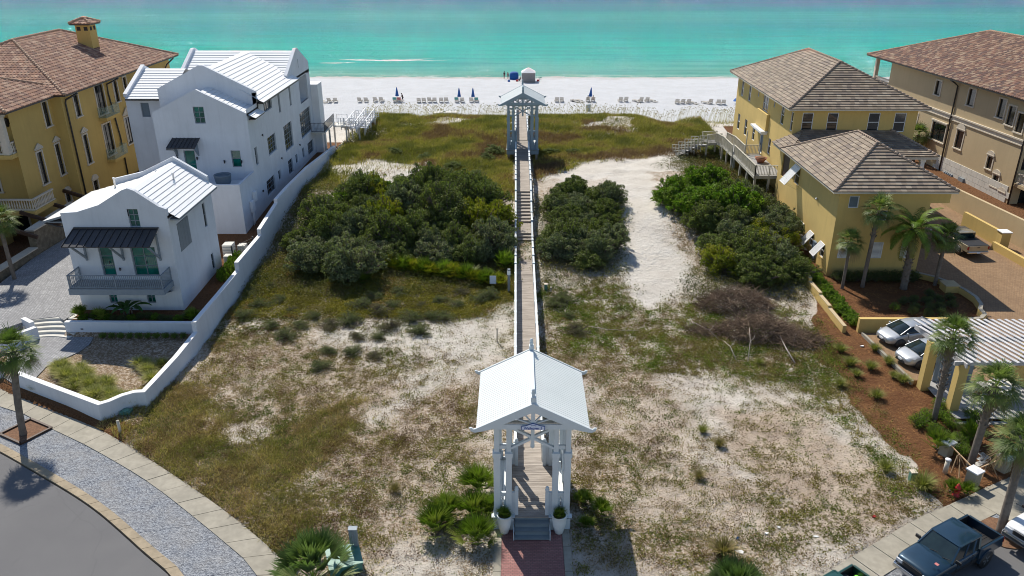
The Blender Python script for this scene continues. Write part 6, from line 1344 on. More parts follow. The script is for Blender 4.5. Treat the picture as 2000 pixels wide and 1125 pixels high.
# people
def person(x, y, z, rz, J, label, top, low, hair='hair', hat=None, cat='person', name='person', s=1.0):
    """J: joint positions keyed by name; one continuous skinned body, with clothes and hair as parts."""
    t = thing(name, (x, y, z), label, cat, None, rz)
    names = list(J.keys()); bones = [('pelvis','chest'),('chest','neck'),('neck','head'),('chest','lsh'),('lsh','lel'),('lel','lwr'),('lwr','lhd'),('chest','rsh'),('rsh','rel'),('rel','rwr'),('rwr','rhd'),('pelvis','lhip'),('lhip','lkn'),('lkn','lan'),('lan','lto'),('pelvis','rhip'),('rhip','rkn'),('rkn','ran'),('ran','rto')]
    RAD = dict(pelvis=.125,chest=.135,neck=.055,head=.095,lsh=.065,rsh=.065,lel=.045,rel=.045,lwr=.03,rwr=.03,lhd=.035,rhd=.035,lhip=.09,rhip=.09,lkn=.06,rkn=.06,lan=.04,ran=.04,lto=.035,rto=.035)
    def skin(nm, keys, bn, grow, m):
        me = bpy.data.meshes.new(nm); ks = [k for k in names if k in keys]; me.from_pydata([tuple(c*s for c in J[k]) for k in ks], [(ks.index(a), ks.index(b)) for a, b in bn if a in keys and b in keys], [])
        me.materials.append(m); o = bpy.data.objects.new(nm, me); COL.objects.link(o); o.parent = t
        md = o.modifiers.new('s', 'SKIN'); md.use_smooth_shade = True
        for i, k in enumerate(ks): r_ = RAD[k]*s+grow; me.skin_vertices[0].data[i].radius = (r_, r_)
        me.skin_vertices[0].data[0].use_root = True; sb = o.modifiers.new('u', 'SUBSURF'); sb.levels = 1; sb.render_levels = 1; return o
    skin('body', set(names), bones, 0, M['skin'])
    skin('shirt', {'pelvis','chest','lsh','lel','rsh','rel'}, bones, .022, M[top]); skin('shorts', {'pelvis','lhip','rhip','lkn','rkn'}, bones, .024, M[low])
    h = J['head']; mb = MB(); mb.lathe((h[0]*s, h[1]*s-.01, h[2]*s+.0), [(.10,-.04),(.115,.02),(.10,.09),(.05,.125),(.005,.13)], 10); mb.build('hair', M[hair], t); 
    if hat: mb = MB(); mb.lathe((h[0]*s, h[1]*s, h[2]*s+.06), [(.22,0),(.2,.02),(.12,.03),(.11,.1),(.02,.12)], 12); mb.build('hat', M[hat], t)
STAND = dict(pelvis=(0,0,.95), chest=(0,-.02,1.3), neck=(0,-.02,1.5), head=(0,.0,1.64), lsh=(-.19,-.02,1.42), lel=(-.25,0,1.13), lwr=(-.25,.1,.9), lhd=(-.24,.14,.82), rsh=(.19,-.02,1.42), rel=(.26,0,1.13), rwr=(.24,.12,.93), rhd=(.22,.17,.86), lhip=(-.1,0,.88), lkn=(-.11,.04,.5), lan=(-.12,-.02,.09), lto=(-.12,.13,.04), rhip=(.1,0,.88), rkn=(.11,.03,.5), ran=(.12,-.02,.09), rto=(.12,.13,.04))
WALK = dict(STAND); WALK.update(chest=(0,.06,1.28), neck=(0,.14,1.46), head=(0,.2,1.58), lsh=(-.19,.1,1.4), lel=(-.22,.2,1.15), lwr=(-.2,.35,.98), lhd=(-.19,.4,.93), rsh=(.19,.1,1.4), rel=(.23,.16,1.12), rwr=(.2,.3,.95), rhd=(.19,.36,.9), lkn=(-.11,.2,.5), lan=(-.12,.14,.1), lto=(-.12,.28,.05), rkn=(.11,-.02,.49), ran=(.12,-.26,.12), rto=(.12,-.14,.05))
SIT = dict(pelvis=(0,0,.42), chest=(0,-.16,.76), neck=(0,-.22,.95), head=(0,-.2,1.09), lsh=(-.19,-.18,.88), lel=(-.27,0,.66), lwr=(-.24,.2,.58), lhd=(-.23,.28,.56), rsh=(.19,-.18,.88), rel=(.27,0,.66), rwr=(.24,.2,.58), rhd=(.23,.28,.56), lhip=(-.1,.05,.42), lkn=(-.12,.45,.52), lan=(-.12,.85,.38), lto=(-.12,.92,.48), rhip=(.1,.05,.42), rkn=(.12,.45,.48), ran=(.12,.85,.38), rto=(.12,.92,.48))
M['dark_cloth'] = mat('dark_cloth', (.03,.02,.025), .8, .1, 3); M['pink_cloth'] = mat('pink_cloth', (.5,.16,.15), .8, .1, 3); M['teal_cloth'] = mat('teal_cloth', (.12,.35,.32), .8, .1, 3)
x, y = P(787, 199, -3.6); person(x, y, bz(x, y), PI/2+.3, WALK, 'person in dark clothes bending forward beside the folded blue umbrella', 'dark_cloth', 'dark_cloth')
x, y = P(985, 153.5, -4.7); person(x, y, bz(x, y), 2.4, STAND, 'person in dark top and pale shorts at the water edge, left of the pair', 'dark_cloth', 'grey_cloth')
x, y = P(992, 154, -4.7); person(x, y, bz(x, y), -2.2, STAND, 'shorter person in red at the water edge beside the blue tent', 'pink_cloth', 'grey_cloth', s=.9)
x, y = P(1148, 199, -3.6); person(x, y, bz(x, y), PI*0+.05+0, SIT, 'seated person in a dark top on the lounger left under the leaning umbrella', 'dark_cloth', 'teal_cloth')
x, y = P(1158, 199, -3.6); person(x, y, bz(x, y), .0, SIT, 'seated person in a pink top on the lounger right under the leaning umbrella', 'pink_cloth', 'dark_cloth')
x, y = P(1015, 158, -4.6); person(x, y, bz(x, y)-.2, 1.2, SIT, 'seated person in dark clothes between the blue tent and the gazebo', 'dark_cloth', 'dark_cloth')
for px_, c_, c2 in ((772,'teal_cloth','teal'),(781,'pink_cloth','red'),(892,'teal_cloth','teal'),(931,'teal_cloth','teal')):
    x, y = P(px_, 199, -3.6); mb = MB(); mb.box(-.34,-.98,.99,.34,-.90,1.05); mb.box(-.34,-1.0,.6,.34,-.97,1.0); o = mb.build('towel', M[c_], loc=(x, y, bz(x, y))); tag(o, {772:'teal towel over the left lounger beside the walking person',781:'red towel over the right lounger beside the walking person',892:'teal towel over the leftmost lounger under the paired umbrellas',931:'teal towel over the rightmost lounger under the paired umbrellas'}[px_], 'towel')
# ================================================================== VEHICLES
def wheel(parent, x, y, z, r, w, side):
    o = bpy.data.objects.new('wheel', None); 
    mb = MB(); n = 24; prof = [(r*.62,-w/2+.02),(r*.9,-w/2),(r,-w/2+.04),(r,w/2-.04),(r*.9,w/2),(r*.62,w/2-.02)]
    mb.lathe((0,0,0), prof, n); mb.xf(Matrix.Translation((x,y,z)) @ Matrix.Rotation(PI/2, 4, 'X')); wo = mb.build('wheel', M['rubber'], parent)
    mb = MB(); s = side; mb.lathe((0,0,0), [(r*.60,0),(r*.58,.02),(r*.5,-.02),(r*.2,-.0),(r*.16,.02),(.01,.02)], n)
    for k in range(5):
        a = 2*PI*k/5; mb.beam((r*.15*math.cos(a),r*.15*math.sin(a),.015),(r*.56*math.cos(a),r*.56*math.sin(a),.015),.07,.03)
    mb.xf(Matrix.Translation((x,y+s*(w/2-.0),z)) @ Matrix.Rotation(-s*PI/2, 4, 'X')); mb.build('rim', M['rim_metal'], wo); return wo
def loft(st, mirror=True):
    """st: list of (x, [(y,z)...]) half sections from bottom centre to top centre."""
    mb = MB(); mb.smooth = True; n = len(st[0][1]); ring = 2*n-2; vs = []
    for x, pr in st:
        vs += [(x, y, z) for y, z in pr]+[(x, -y, z) for y, z in pr[-2:0:-1]]
    fs = [(i*ring+k, (i+1)*ring+k, (i+1)*ring+(k+1)%ring, i*ring+(k+1)%ring) for i in range(len(st)-1) for k in range(ring)]
    fs.append(tuple(range(ring))); fs.append(tuple(reversed([(len(st)-1)*ring+k for k in range(ring)])))
    mb.add(vs, fs); return mb
def sec(w, zb, zs, zt, crown=.03, tuck=.9):
    return [(0,zb),(w*.8,zb),(w*tuck,zb+.08),(w,zb+.28*(zs-zb)+.06),(w*.995,zs-.08),(w*.96,zs),(w*.80,zt-.01),(w*.4,zt+crown*.7),(0,zt+crown)]
def greenhouse(parent, belt, roof, zb, zr, paintm, pillars=True, roofdrop=.0, name='cabin', rb=.06):
    """belt/roof: (x_front, x_rear, halfwidth_front, halfwidth_rear). Dark glass frustum, painted roof and pillars."""
    bf, bre, bw1, bw2 = belt; rf, rre, rw1, rw2 = roof
    B4 = [Vector(p) for p in ((bf,bw1,zb),(bf,-bw1,zb),(bre,-bw2,zb),(bre,bw2,zb))]; R4 = [Vector(p) for p in ((rf,rw1,zr),(rf,-rw1,zr),(rre,-rw2,zr-roofdrop),(rre,rw2,zr-roofdrop))]
    mb = MB(); mb.add(B4+R4, [(3,2,1,0),(0,1,5,4),(1,2,6,5),(2,3,7,6),(3,0,4,7)]); g = mb.build('window_glass', M['car_glass'], parent)
    mb = MB(); mb.smooth = True; k = []; nx_, ny_ = 6, 5
    for i in range(nx_+1):
        for j in range(ny_+1):
            u, v = i/nx_, j/ny_; p = (R4[0].lerp(R4[3], u)).lerp(R4[1].lerp(R4[2], u), v); k.append((p.x, p.y*1.03, p.z+.02+.055*(1-(2*v-1)**4)*(1-(2*u-1)**4)))
    f = [(i*(ny_+1)+j, (i+1)*(ny_+1)+j, (i+1)*(ny_+1)+j+1, i*(ny_+1)+j+1) for i in range(nx_) for j in range(ny_)]; f = [q[::-1] for q in f]; mb.add(k, f)
    mb.smooth = False
    mb.beam(R4[0], R4[3], .09, .06); mb.beam(R4[1], R4[2], .09, .06); mb.beam(R4[0], R4[1], .07, .05); mb.beam(R4[3], R4[2], .09, .06)
    mb.build('roof', paintm, parent)
    mb = MB()
    for i in range(4): mb.beam(B4[i], R4[i], .07, .06)
    if pillars:
        for s in (0, 1):
            for t_ in pillars if isinstance(pillars, (list, tuple)) else (.5,):
                a = (B4[0] if s == 0 else B4[1]).lerp(B4[3] if s == 0 else B4[2], t_); b = (R4[0] if s == 0 else R4[1]).lerp(R4[3] if s == 0 else R4[2], min(1, t_*1.02)); mb.beam(a, b, .075, .05)
    mb.build('pillars', paintm, parent)
def pickup(loc, rz, label, paintm, cover=None, extcab=True, lift=0, scale=1, group=None, L=5.15, W=.89):
    t = thing('pickup_truck', loc, label, 'pickup truck', group, rz); pm = M[paintm]; h = L/2; zb = .42+lift; zs = 1.02+lift
    st = [(h,[(0,zb+.1),(W*.7,zb+.1),(W*.8,zb+.15),(W*.86,zb+.25),(W*.86,zs-.2),(W*.82,zs-.12),(W*.7,zs-.08),(W*.4,zs-.06),(0,zs-.05)]), (h-.12, sec(W*.95,zb,zs-.06,zs-.01)), (h-.6, sec(W,zb,zs-.01,zs+.04,.04)), (h-1.25, sec(W,zb,zs+.02,zs+.08,.05)), (h-1.45, sec(W,zb,zs+.03,zs+.06,0)), (-.75, sec(W,zb,zs+.03,zs+.05,0)), (-.85, sec(W,zb,zs+.02,zs+.04,0))]
    cabr = -.82 if extcab else -.3
    mb = loft(st); bo = mb.build('body', pm, t, bevel=0, sub=1)
    # load bed
    x0, x1 = -h+.05, -.80; zt = zs+.06; b = MB(); b.box(x0,-W,zb+.1,x1,-W+.11,zt); b.box(x0,W-.11,zb+.1,x1,W,zt); b.box(x1-.1,-W+.11,zb+.1,x1,W-.11,zt); b.box(x0,-W+.11,zb+.12,x1-.1,W-.11,zb+.2); bd = b.build('load_bed', pm, t, bevel=.03)
    b = MB(); b.box(x0-.04,-W+.115,zb+.12,x0+.07,W-.115,zt+.005); tg = b.build('tailgate', pm, t, bevel=.02); b = MB(); b.box(x0-.055,-.12,zt-.18,x0-.04,.12,zt-.11); b.build('handle', M['plastic_black'], tg)
    if cover: b = MB(); b.box(x0+.02,-W+.05,zt+.005,x1-.05,W-.05,zt+.04); b.build('bed_cover', M['plastic_black'], t, bevel=.02)
    else:
        b = MB(); b.box(x0+.075,-W+.115,zb+.205,x1-.105,W-.115,zb+.225)
        for s in (-1, 1): b.box(x0+.08,s*(W-.112),zb+.2,x1-.11,s*(W-.125),zt+.01); b.box(-1.95,s*(W-.13),zb+.23,-1.15,s*(W-.34),zb+.5)
        b.box(x1-.115,-W+.13,zb+.2,x1-.105,W-.13,zt-.01)
        for k in range(12): b.box(x0+.1,-W+.2+k*.13,zb+.226,x1-.15,-W+.25+k*.13,zb+.24)
        b.build('bed_liner', M['plastic_black'], bd)
    greenhouse(t, (h-1.42, -.80, W*.9, W*.9), (h-2.02, -.72+.0 if False else -.95, W*.74, W*.74), zs+.05, zs+.62, pm, [.45,.78] if extcab else [.6])
    b = MB(); b.box(h-.02,-W*.92,zb+.0,h+.13,W*.92,zb+.2); b.box(h-.2,-W*.98,zb+.02,h+.0,-W*.9,zb+.2); b.box(h-.2,W*.9,zb+.02,h,W*.98,zb+.2); b.build('front_bumper', M['chrome'], t, bevel=.05)
    b = MB(); b.box(-h-.12,-W*.95,zb+.0,-h+.04,W*.95,zb+.17); b.build('rear_bumper', M['chrome'], t, bevel=.03)
    b = MB(); b.box(h-.02,-W*.5,zb+.28,h+.035,W*.5,zs-.12)
    for k in range(4): b.box(h+.03,-W*.48,zb+.31+k*.08,h+.05,W*.48,zb+.34+k*.08)
    b.build('grille', M['plastic_black'] if paintm != 'car_green' else M['chrome'], t, bevel=.01)
    for s in (-1, 1):
        b = MB(); b.box(h-.06,s*W*.54,zb+.3,h+.03,s*W*.88,zs-.14); b.build('headlight', M['head_glass'], t, bevel=.02)
        b = MB(); b.box(-h+.0,s*(W-.13),zb+.35,-h+.075,s*(W+.004),zs-.0); b.build('tail_light', M['tail_red'], t, bevel=.01)
        b = MB(); b.box(h-1.68,s*W*.95,zs+.08,h-1.6,s*(W+.2),zs+.24); b.box(h-1.66,s*W*.93,zs+.05,h-1.62,s*(W+.05),zs+.12); b.build('mirror', M['plastic_black'], t, bevel=.02)
        b = MB(); b.box(-.15,s*(W+.008),zs-.12,.05,s*(W-.02),zs-.08); b.build('door_handle', M['chrome'] if paintm != 'car_blue' else pm, t)
        b = MB()
        for xx in (.05+.75, -.28): b.box(xx-.006,s*(W+.003),zb+.12,xx+.006,s*(W-.02),zs-.0)
        b.box(-.28,s*(W+.003),zb+.11,.8,s*(W-.02),zb+.125); b.build('door_seam', M['plastic_black'], t)
        for xx in (h-.95, -h+1.15):
            r = .38+lift*.25; wheel(t, xx, s*(W-.1), r, r, .24, s)
            b = MB(); pts = [(xx+(r+.14)*math.cos(a), s*(W-.14), r+(r+.14)*math.sin(a)) for a in [PI*k/12 for k in range(13)]]+[(xx+(r+.04)*math.cos(a), s*(W-.14), r+(r+.04)*math.sin(a)) for a in [PI*k/12 for k in range(12,-1,-1)]]
            for k in range(12): b.prism([pts[k], pts[k+1], pts[24-k], pts[25-k]], (0,s*.185,0))
            b.build('wheel_arch', pm if paintm != 'car_blue' else pm, t)
            b = MB(); b.lathe((0,0,0), [(r+.03,0),(r+.03,.10)], 20); b.xf(Matrix.Translation((xx,s*(W-.055) if s < 0 else W+.045,r)) @ Matrix.Rotation(PI/2, 4, 'X')); b.xf(Matrix.Translation((0,-.0,0))); b.build('wheel_well', M['plastic_black'], t)
    for s in (-.25, .35):
        b = MB(); b.beam((h-1.43,s,zs+.09),(h-1.55,s+.45,zs+.15),.02,.02); b.build('wiper', M['plastic_black'], t)
    b = MB(); b.box(-h-.125,-.16,zb+.03,-h-.12,.16,zb+.14); b.build('number_plate', M['white_cap'], t)
    b = MB(); b.box(h-.7,-W*.9,zb-.1,-h+.5,W*.9,zb+.12) ; b.build('chassis', M['plastic_black'], t)
    if scale != 1: t.scale = (scale,)*3
    return t
def place(cx, cy, ang): return (cx, cy, 0)
pickup((19.35,27.75,.02), R_(-150.5), 'dark blue pickup truck with an open black load bed parked by the pavement', 'car_blue', lift=.16, group='cars and trucks in view')
b = bpy.data.objects.new('permit', None)
mb = MB(); mb.add([(0,0,0),(.16,0,0),(.16,.13,.02),(0,.13,.02)], [(0,1,2,3)]); mb.xf(Matrix.Translation((17.9,26.35,1.42)) @ Matrix.Rotation(R_(-60), 4, 'Z')); o = mb.build('parking_permit', M['pink_cloth']); tag(o, 'pink permit behind the windscreen of the dark blue pickup', 'permit')
pickup((12.85,24.5,.02), R_(-148), 'dark green pickup truck, only its load bed in view at the bottom edge', 'car_green', lift=.1, group='cars and trucks in view')
pickup((25.6,29.75,.02), R_(-152), 'white pickup truck with dark grille, only its nose in view at the right edge', 'car_white', lift=.2, L=5.9, W=1.0, group='cars and trucks in view')
pickup((39.2,66.3,.55), R_(96), 'gold pickup truck with a black bed cover parked on the tan driveway', 'car_gold', cover=True, lift=.05, L=5.5, W=.97, group='cars and trucks in view')
mb = MB(); mb.box(-.5,-.08,0,.5,.08,.1); mb.xf(Matrix.Rotation(.4,4,'Z')); o = mb.build('tool', M['pink_cloth'], loc=(14.3,26.0,.78)); tag(o, 'orange strap lying in the bed of the green pickup', 'strap')
mb = MB(); mb.lathe((0,0,0), [(.12,0),(.14,.12),(.08,.16)], 10); M['lime'] = mat('lime', (.2,.6,.05), .6, .1, 3); o = mb.build('tape_roll', M['lime'], loc=(14.6,26.1,.78)); tag(o, 'bright green roll in the bed of the green pickup', 'roll')
def hatchback(loc, rz, label, paintm):
    t = thing('hatchback_car', loc, label, 'car', 'silver hatchbacks under the pergola', rz); pm = M[paintm]; h = 2.24; W = .873
    def s_(w, zb, zs, zt, cr=.02): return sec(w, zb, zs, zt, cr, .93)
    st = [(h,[(0,.35),(.35,.35),(.5,.38),(.55,.45),(.52,.55),(.48,.6),(.38,.63),(.2,.65),(0,.66)]), (h-.12, s_(.72,.22,.62,.70)), (h-.42, s_(.84,.2,.72,.80)), (h-.9, s_(W,.2,.84,.92)), (h-1.25, s_(W,.2,.90,.99)), (.4, s_(W,.2,.94,.98,0)), (-.6, s_(W,.2,.97,1.0,0)), (-1.5, s_(W,.2,1.0,1.04,0)), (-h+.2, s_(W*.95,.24,.98,1.06)), (-h, s_(W*.85,.3,.9,.98))]
    loft(st).build('body', pm, t, sub=1)
    # tear-drop glasshouse: windscreen, side glass and tailgate glass
    X = [1.42,.55,.05,-.55,-1.2,-1.95]; ZR = [.98,1.38,1.47,1.46,1.36,1.08]; WR = [.72,.60,.57,.56,.54,.52]; WB = [.76,.80,.81,.81,.78,.68]; ZB = [.95,.95,.97,.99,1.0,1.02]
    mb = MB(); mb.smooth = True; vs = []
    for i in range(6): vs += [(X[i],WB[i],ZB[i]-.05),(X[i],WR[i],ZR[i]-.03),(X[i],0,ZR[i]),(X[i],-WR[i],ZR[i]-.03),(X[i],-WB[i],ZB[i]-.05)]
    mb.add(vs, [(i*5+k, i*5+k+1, (i+1)*5+k+1, (i+1)*5+k) for i in range(5) for k in range(4)]); mb.build('window_glass', M['car_glass'], t)
    mb = MB(); mb.smooth = True; vs = []; XI = [.60,.05,-.55,-1.15]; 
    for x in XI:
        z = np.interp(x, X[::-1], ZR[::-1]); w = np.interp(x, X[::-1], WR[::-1]); vs += [(x,w+.03,z-.035),(x,w*.7,z+.02),(x,0,z+.03),(x,-w*.7,z+.02),(x,-w-.03,z-.035)]
    mb.add(vs, [(i*5+k, i*5+k+1, (i+1)*5+k+1, (i+1)*5+k) for i in range(3) for k in range(4)]); mb.build('roof', pm, t)
    for s in (-1, 1):
        mb = MB(); mb.beam((1.40,s*.755,.955),(.58,s*.61,1.365),.035,.03); mb.beam((-1.15,s*.55,1.38),(-1.9,s*.60,1.08),.12,.06); mb.beam((-.28,s*.815,.98),(-.22,s*.565,1.40),.05,.05); mb.beam((.58,s*.615,1.365),(-1.15,s*.555,1.37),.03,.03); mb.build('pillars', pm, t)
    for s in (-1, 1):
        b = MB(); b.prism([(h-.14,s*.50,.60),(h-.10,s*.50,.68),(h-.55,s*.80,.80),(h-.45,s*.83,.70)], (0,0,.035)); b.build('headlight', M['head_glass'], t, bevel=.01)
        b = MB(); b.box(.95,s*.86,.98,1.05,s*1.02,1.1); b.build('mirror', pm, t, bevel=.02)
        b = MB(); 
        for xx in (.85,-.28,-1.05): b.box(xx-.006,s*.878,.4,xx+.006,s*.85,.9)
        b.build('door_seam', M['plastic_black'], t)
        b = MB(); b.box(-h-.0,s*.55,.75,-h+.06,s*.78,.98); b.build('tail_light', M['tail_red'], t, bevel=.02)
        for xx in (h-.88, -h+.92):
            wheel(t, xx, s*(W-.11), .31, .31, .2, s)
            b = MB(); b.lathe((0,0,0), [(.36,0),(.36,.12)], 20); b.xf(Matrix.Translation((xx,s*(W-.06) if s < 0 else W+.055,.33)) @ Matrix.Rotation(PI/2, 4, 'X')); b.build('wheel_well', M['plastic_black'], t)
    b = MB(); b.prism([(h+.02,-.42,.30),(h+.02,.42,.30),(h-.0,.34,.46),(h-.0,-.34,.46)], (-.06,0,0)); b.build('grille', M['plastic_black'], t); b = MB(); b.box(h-.02,-.16,.42,h+.03,.16,.54); b.build('number_plate', M['white_cap'], t)
    b = MB(); b.beam((1.38,-.5,.985),(1.2,.1,1.08),.02,.015); b.beam((1.38,.1,.985),(1.15,.6,1.08),.02,.015); b.build('wiper', M['plastic_black'], t)
    b = MB(); b.box(h-.5,-.8,.14,-h+.4,.8,.3); b.build('chassis', M['plastic_black'], t)
    return t
hatchback((27.0,48.6,.5), R_(193), 'silver hatchback against the low yellow wall, its side fully in view', 'car_silver')
hatchback((27.0,45.7,.5), R_(193), 'silver hatchback half hidden behind the pergola column', 'car_silver')
# ================================================================== VEGETATION
def unit(v): return v/np.maximum(1e-9, np.linalg.norm(v, axis=-1, keepdims=True))
def leaves(pts, nrm, size, aspect, r, spread=.9):
    """Diamond leaf quads at pts, facing roughly along nrm."""
    n = len(pts); nn = unit(nrm+r.normal(0, spread, (n, 3))); a = unit(np.cross(nn, r.normal(0, 1, (n, 3)))); b = np.cross(nn, a)
    s = (size*r.uniform(.6, 1.35, n))[:, None]; L = a*s; W = b*s*aspect
    return np.stack([pts-L, pts+W*.9-L*.1, pts+L, pts-W*.9-L*.1], 1).reshape(-1, 3)
def crown(seed, n, rad=(1, 1, .8), nb=16, size=.085, aspect=.45, pal=((.05,.075,.02),), zbase=.25, jit=.25, fill=.75, brad=(.28,.45), up=.35, spread=.7):
    r = np.random.default_rng(seed); C = []; R = []
    for i in range(nb):
        d = unit(r.normal(0, 1, 3)); d[2] = abs(d[2])*1.1-.15; d = unit(d); q = r.uniform(.35, .82)
        C.append(d*q*np.array(rad)+np.array([0, 0, zbase+rad[2]*.15])); R.append(r.uniform(*brad))
    nz = int(nb*1.8)
    for i in range(nz):                       # wind-shaped sprays that break the outline
        d = unit(r.normal(0, 1, 3)); d[2] = abs(d[2])*1.2-.1; d = unit(d); q = r.uniform(.7, 1.12)
        C.append(d*q*np.array(rad)+np.array([0, 0, zbase+rad[2]*.15])); R.append(r.uniform(.07, .17))
    C = np.array(C); R = np.array(R); nb = len(C); w = R**1.7/np.sum(R**1.7); idx = r.choice(nb, n, p=w)
    d = unit(r.normal(0, 1, (n, 3))+np.array([0, 0, up])); rr = R[idx]*r.uniform(.55, 1.12, n)**.6
    P_ = C[idx]+d*rr[:, None]*np.array([rad[0], rad[1], rad[2]]); P_[:, 2] = np.maximum(P_[:, 2], .02+r.uniform(0, .15, n))
    V = leaves(P_, d, size, aspect, r, spread); pal = np.array(pal)
    pc = pal[r.integers(0, len(pal), nb)][idx]*.6+pal[r.integers(0, len(pal), n)]*.4; col = pc*(1+r.uniform(-jit, jit, (n, 1)))
    return V, col, C
def twigs(C, seed, base=.02, r0=.05):
    mb = MB(); rr = random.Random(seed)
    for c in C:
        c = Vector(c); m = Vector((c.x*.4+rr.uniform(-.1,.1), c.y*.4+rr.uniform(-.1,.1), c.z*.5)); mb.tube([(rr.uniform(-.06,.06), rr.uniform(-.06,.06), -.15), m, c, c*1.12], [r0, r0*.6, r0*.3, r0*.12], 5)
    return mb
OAK = ((0.099,0.124,0.038),(0.136,0.163,0.049),(0.072,0.093,0.030),(0.168,0.194,0.068),(0.120,0.132,0.054))
OAKG = ((0.160,0.181,0.098),(0.123,0.145,0.078),(0.203,0.217,0.124),(0.102,0.123,0.058),(0.145,0.145,0.085))
GLOSS = ((0.112,0.196,0.026),(0.150,0.239,0.033),(0.075,0.131,0.023),(0.210,0.275,0.046),(0.120,0.160,0.033))
YEL = ((0.162,0.189,0.024),(0.216,0.221,0.030),(0.115,0.143,0.024),(0.270,0.247,0.048))
def shrub_proto(name, seed, n, pal, label='', cat='shrub', rad=(1,1,.8), nb=18, size=.07, aspect=.42, z=None, **k):
    t = thing(name, (0,0,0), label, cat); V, c, C = crown(seed, n, rad, nb, size, aspect, pal, **k); np_mesh('foliage', V, 4, M['leaf'], t, c); twigs(C, seed).build('branches', M['twig'], t); return t
USED = set()
def put(proto, x, y, s, label, group, rz=None, z=None, sz=None, cat=None):
    z = H(x, y) if z is None else z
    rz = random.uniform(0, 6.28) if rz is None else rz; ux = random.uniform(.88,1.14)
    if proto not in USED: USED.add(proto); o = proto; o.location = (x, y, z); o.rotation_euler = (0,0,rz); o.scale = (s*ux, s/ux, s*(sz or 1)); o['label'] = label
    else: o = copy_tree(proto, (x, y, z), rz, label, scale=(s*ux, s/ux, s*(sz or 1)))
    if group: o['group'] = group
    if cat: o['category'] = cat
    return o
oaks = [shrub_proto('scrub_oak', 100+i, 11000, OAK if i < 3 else OAKG, nb=[38,30,46,34,40][i], size=.043, aspect=.5, jit=.35, spread=1.0, brad=(.16,.36), rad=[(1,1,.8),(1.1,.9,.7),(.9,1.05,.9),(1,1,.75),(1.1,.95,.8)][i]) for i in range(5)]
gloss = [shrub_proto('magnolia_shrub', 120+i, 6500, GLOSS, nb=32, size=.06, aspect=.55, jit=.35, brad=(.18,.36), spread=1.0) for i in range(2)]
yel = [shrub_proto('yellow_green_shrub', 130, 6000, YEL, nb=30, size=.05, aspect=.45, brad=(.16,.36), spread=1.0)]
low = [shrub_proto('rosemary_scrub', 140+i, 3200, ((.10,.12,.055),(.13,.145,.065),(.08,.095,.045),(.15,.15,.08)) if i < 2 else ((.16,.13,.09),(.12,.10,.07),(.10,.11,.05)), nb=16, size=.05, aspect=.25, rad=(1,1,.55), zbase=.05, up=.8, spread=.9) for i in range(3)]
NAME_SIDE = {}
def thicket(items, group, where):
    for i, (x, y, s, sz, k) in enumerate(items):
        pr = {'o': oaks[i % 3], 'g': oaks[3+i % 2], 'm': gloss[i % 2], 'y': yel[0]}[k]
        kind = {'o': 'dark green scrub oak', 'g': 'grey green scrub oak', 'm': 'glossy bright green shrub', 'y': 'yellow green shrub'}[k]
        put(pr, x, y, s, '%s %s' % (kind, where), group+', '+kind, sz=sz)
rt = random.Random(21)
def field(poly, step, srange, kinds, szr=(.95,1.25)):
    xs = [p[0] for p in poly]; ys = [p[1] for p in poly]; out = []; y = min(ys); row = 0
    while y < max(ys):
        x = min(xs)+(step/2 if row % 2 else 0)
        while x < max(xs):
            px, py = x+rt.uniform(-.35,.35)*step, y+rt.uniform(-.35,.35)*step; c = False
            for i in range(len(poly)):
                x0, y0 = poly[i]; x1, y1 = poly[(i+1) % len(poly)]
                if (y0 > py) != (y1 > py) and px < (x1-x0)*(py-y0)/(y1-y0)+x0: c = not c
            if c: out.append((px, py, rt.uniform(*srange), rt.uniform(*szr), rt.choice(kinds)))
            x += step
        y += step*.85; row += 1
    return out
LT = [(-18.6,63.5),(-18.2,70.5),(-15.2,73.6),(-10,73.8),(-5,75.6),(-1.6,74.0),(-1.1,61.2),(-6,60.2),(-11,60.4),(-15.5,61.8)]
thicket(field(LT, 1.9, (1.1,2.2), 'oogogooy', (.75,1.5)), 'thicket left of the boardwalk', 'in the dense thicket left of the boardwalk')
thicket([(-14.4,72.9,1.5,1.15,'m'),(-12.8,72.6,1.6,1.1,'m'),(-15.8,71.4,1.3,1.1,'m')], 'tall glossy shrubs at the far left corner of the thicket', 'at the far left corner of the thicket')
thicket([(-15.6,66.0,1.2,.9,'y'),(-8.6,76.0,1.1,.9,'y'),(-4.4,76.2,.9,.9,'y')], 'yellow green shrubs round the left thicket', 'on the rim of the left thicket')
put(oaks[4], -16.9, 60.0, 2.0, 'rounded grey green shrub beside the white garden wall', None, sz=1.0); put(oaks[3], -12.9, 58.3, 2.35, 'large grey green shrub standing forward of the left thicket', None, sz=1.15)
RT = [(2.5,60.6),(2.5,74.0),(6,74.8),(9.3,74.6),(10.0,72.0),(9.6,69),(8.7,65.5),(8.0,60.6)]
thicket(field(RT, 1.9, (1.15,1.75), 'ogogoo', (.8,1.3)), 'thicket right of the boardwalk', 'in the thicket between boardwalk and sand path')
thicket([(9.6,72.8,.9,.9,'y')], 'bright shrubs at the head of the path', 'beside the sand path')
RT2 = [(14.0,73.0),(15.6,76),(19.5,76.0),(23.6,71.5),(24.2,63),(22.4,59.6),(18.6,57.6),(16.4,60.0),(16.2,65),(14.4,69)]
fl = field(RT2, 1.95, (1.25,2.0), 'oogooy', (.8,1.3)); fl = [(x, y, s, sz, 'm' if (y > 68.5 and x < 20.5) else k) for x, y, s, sz, k in fl]
thicket(fl, 'thicket beside the yellow house', 'in the thicket beside the yellow house')
put(oaks[1], 19.3, 57.8, 1.9, 'big dark scrub oak in front of the thicket beside the yellow house', None, sz=.95); put(oaks[0], 22.4, 58.8, 1.6, 'dark scrub oak against the low yellow garden wall', None, sz=.95)
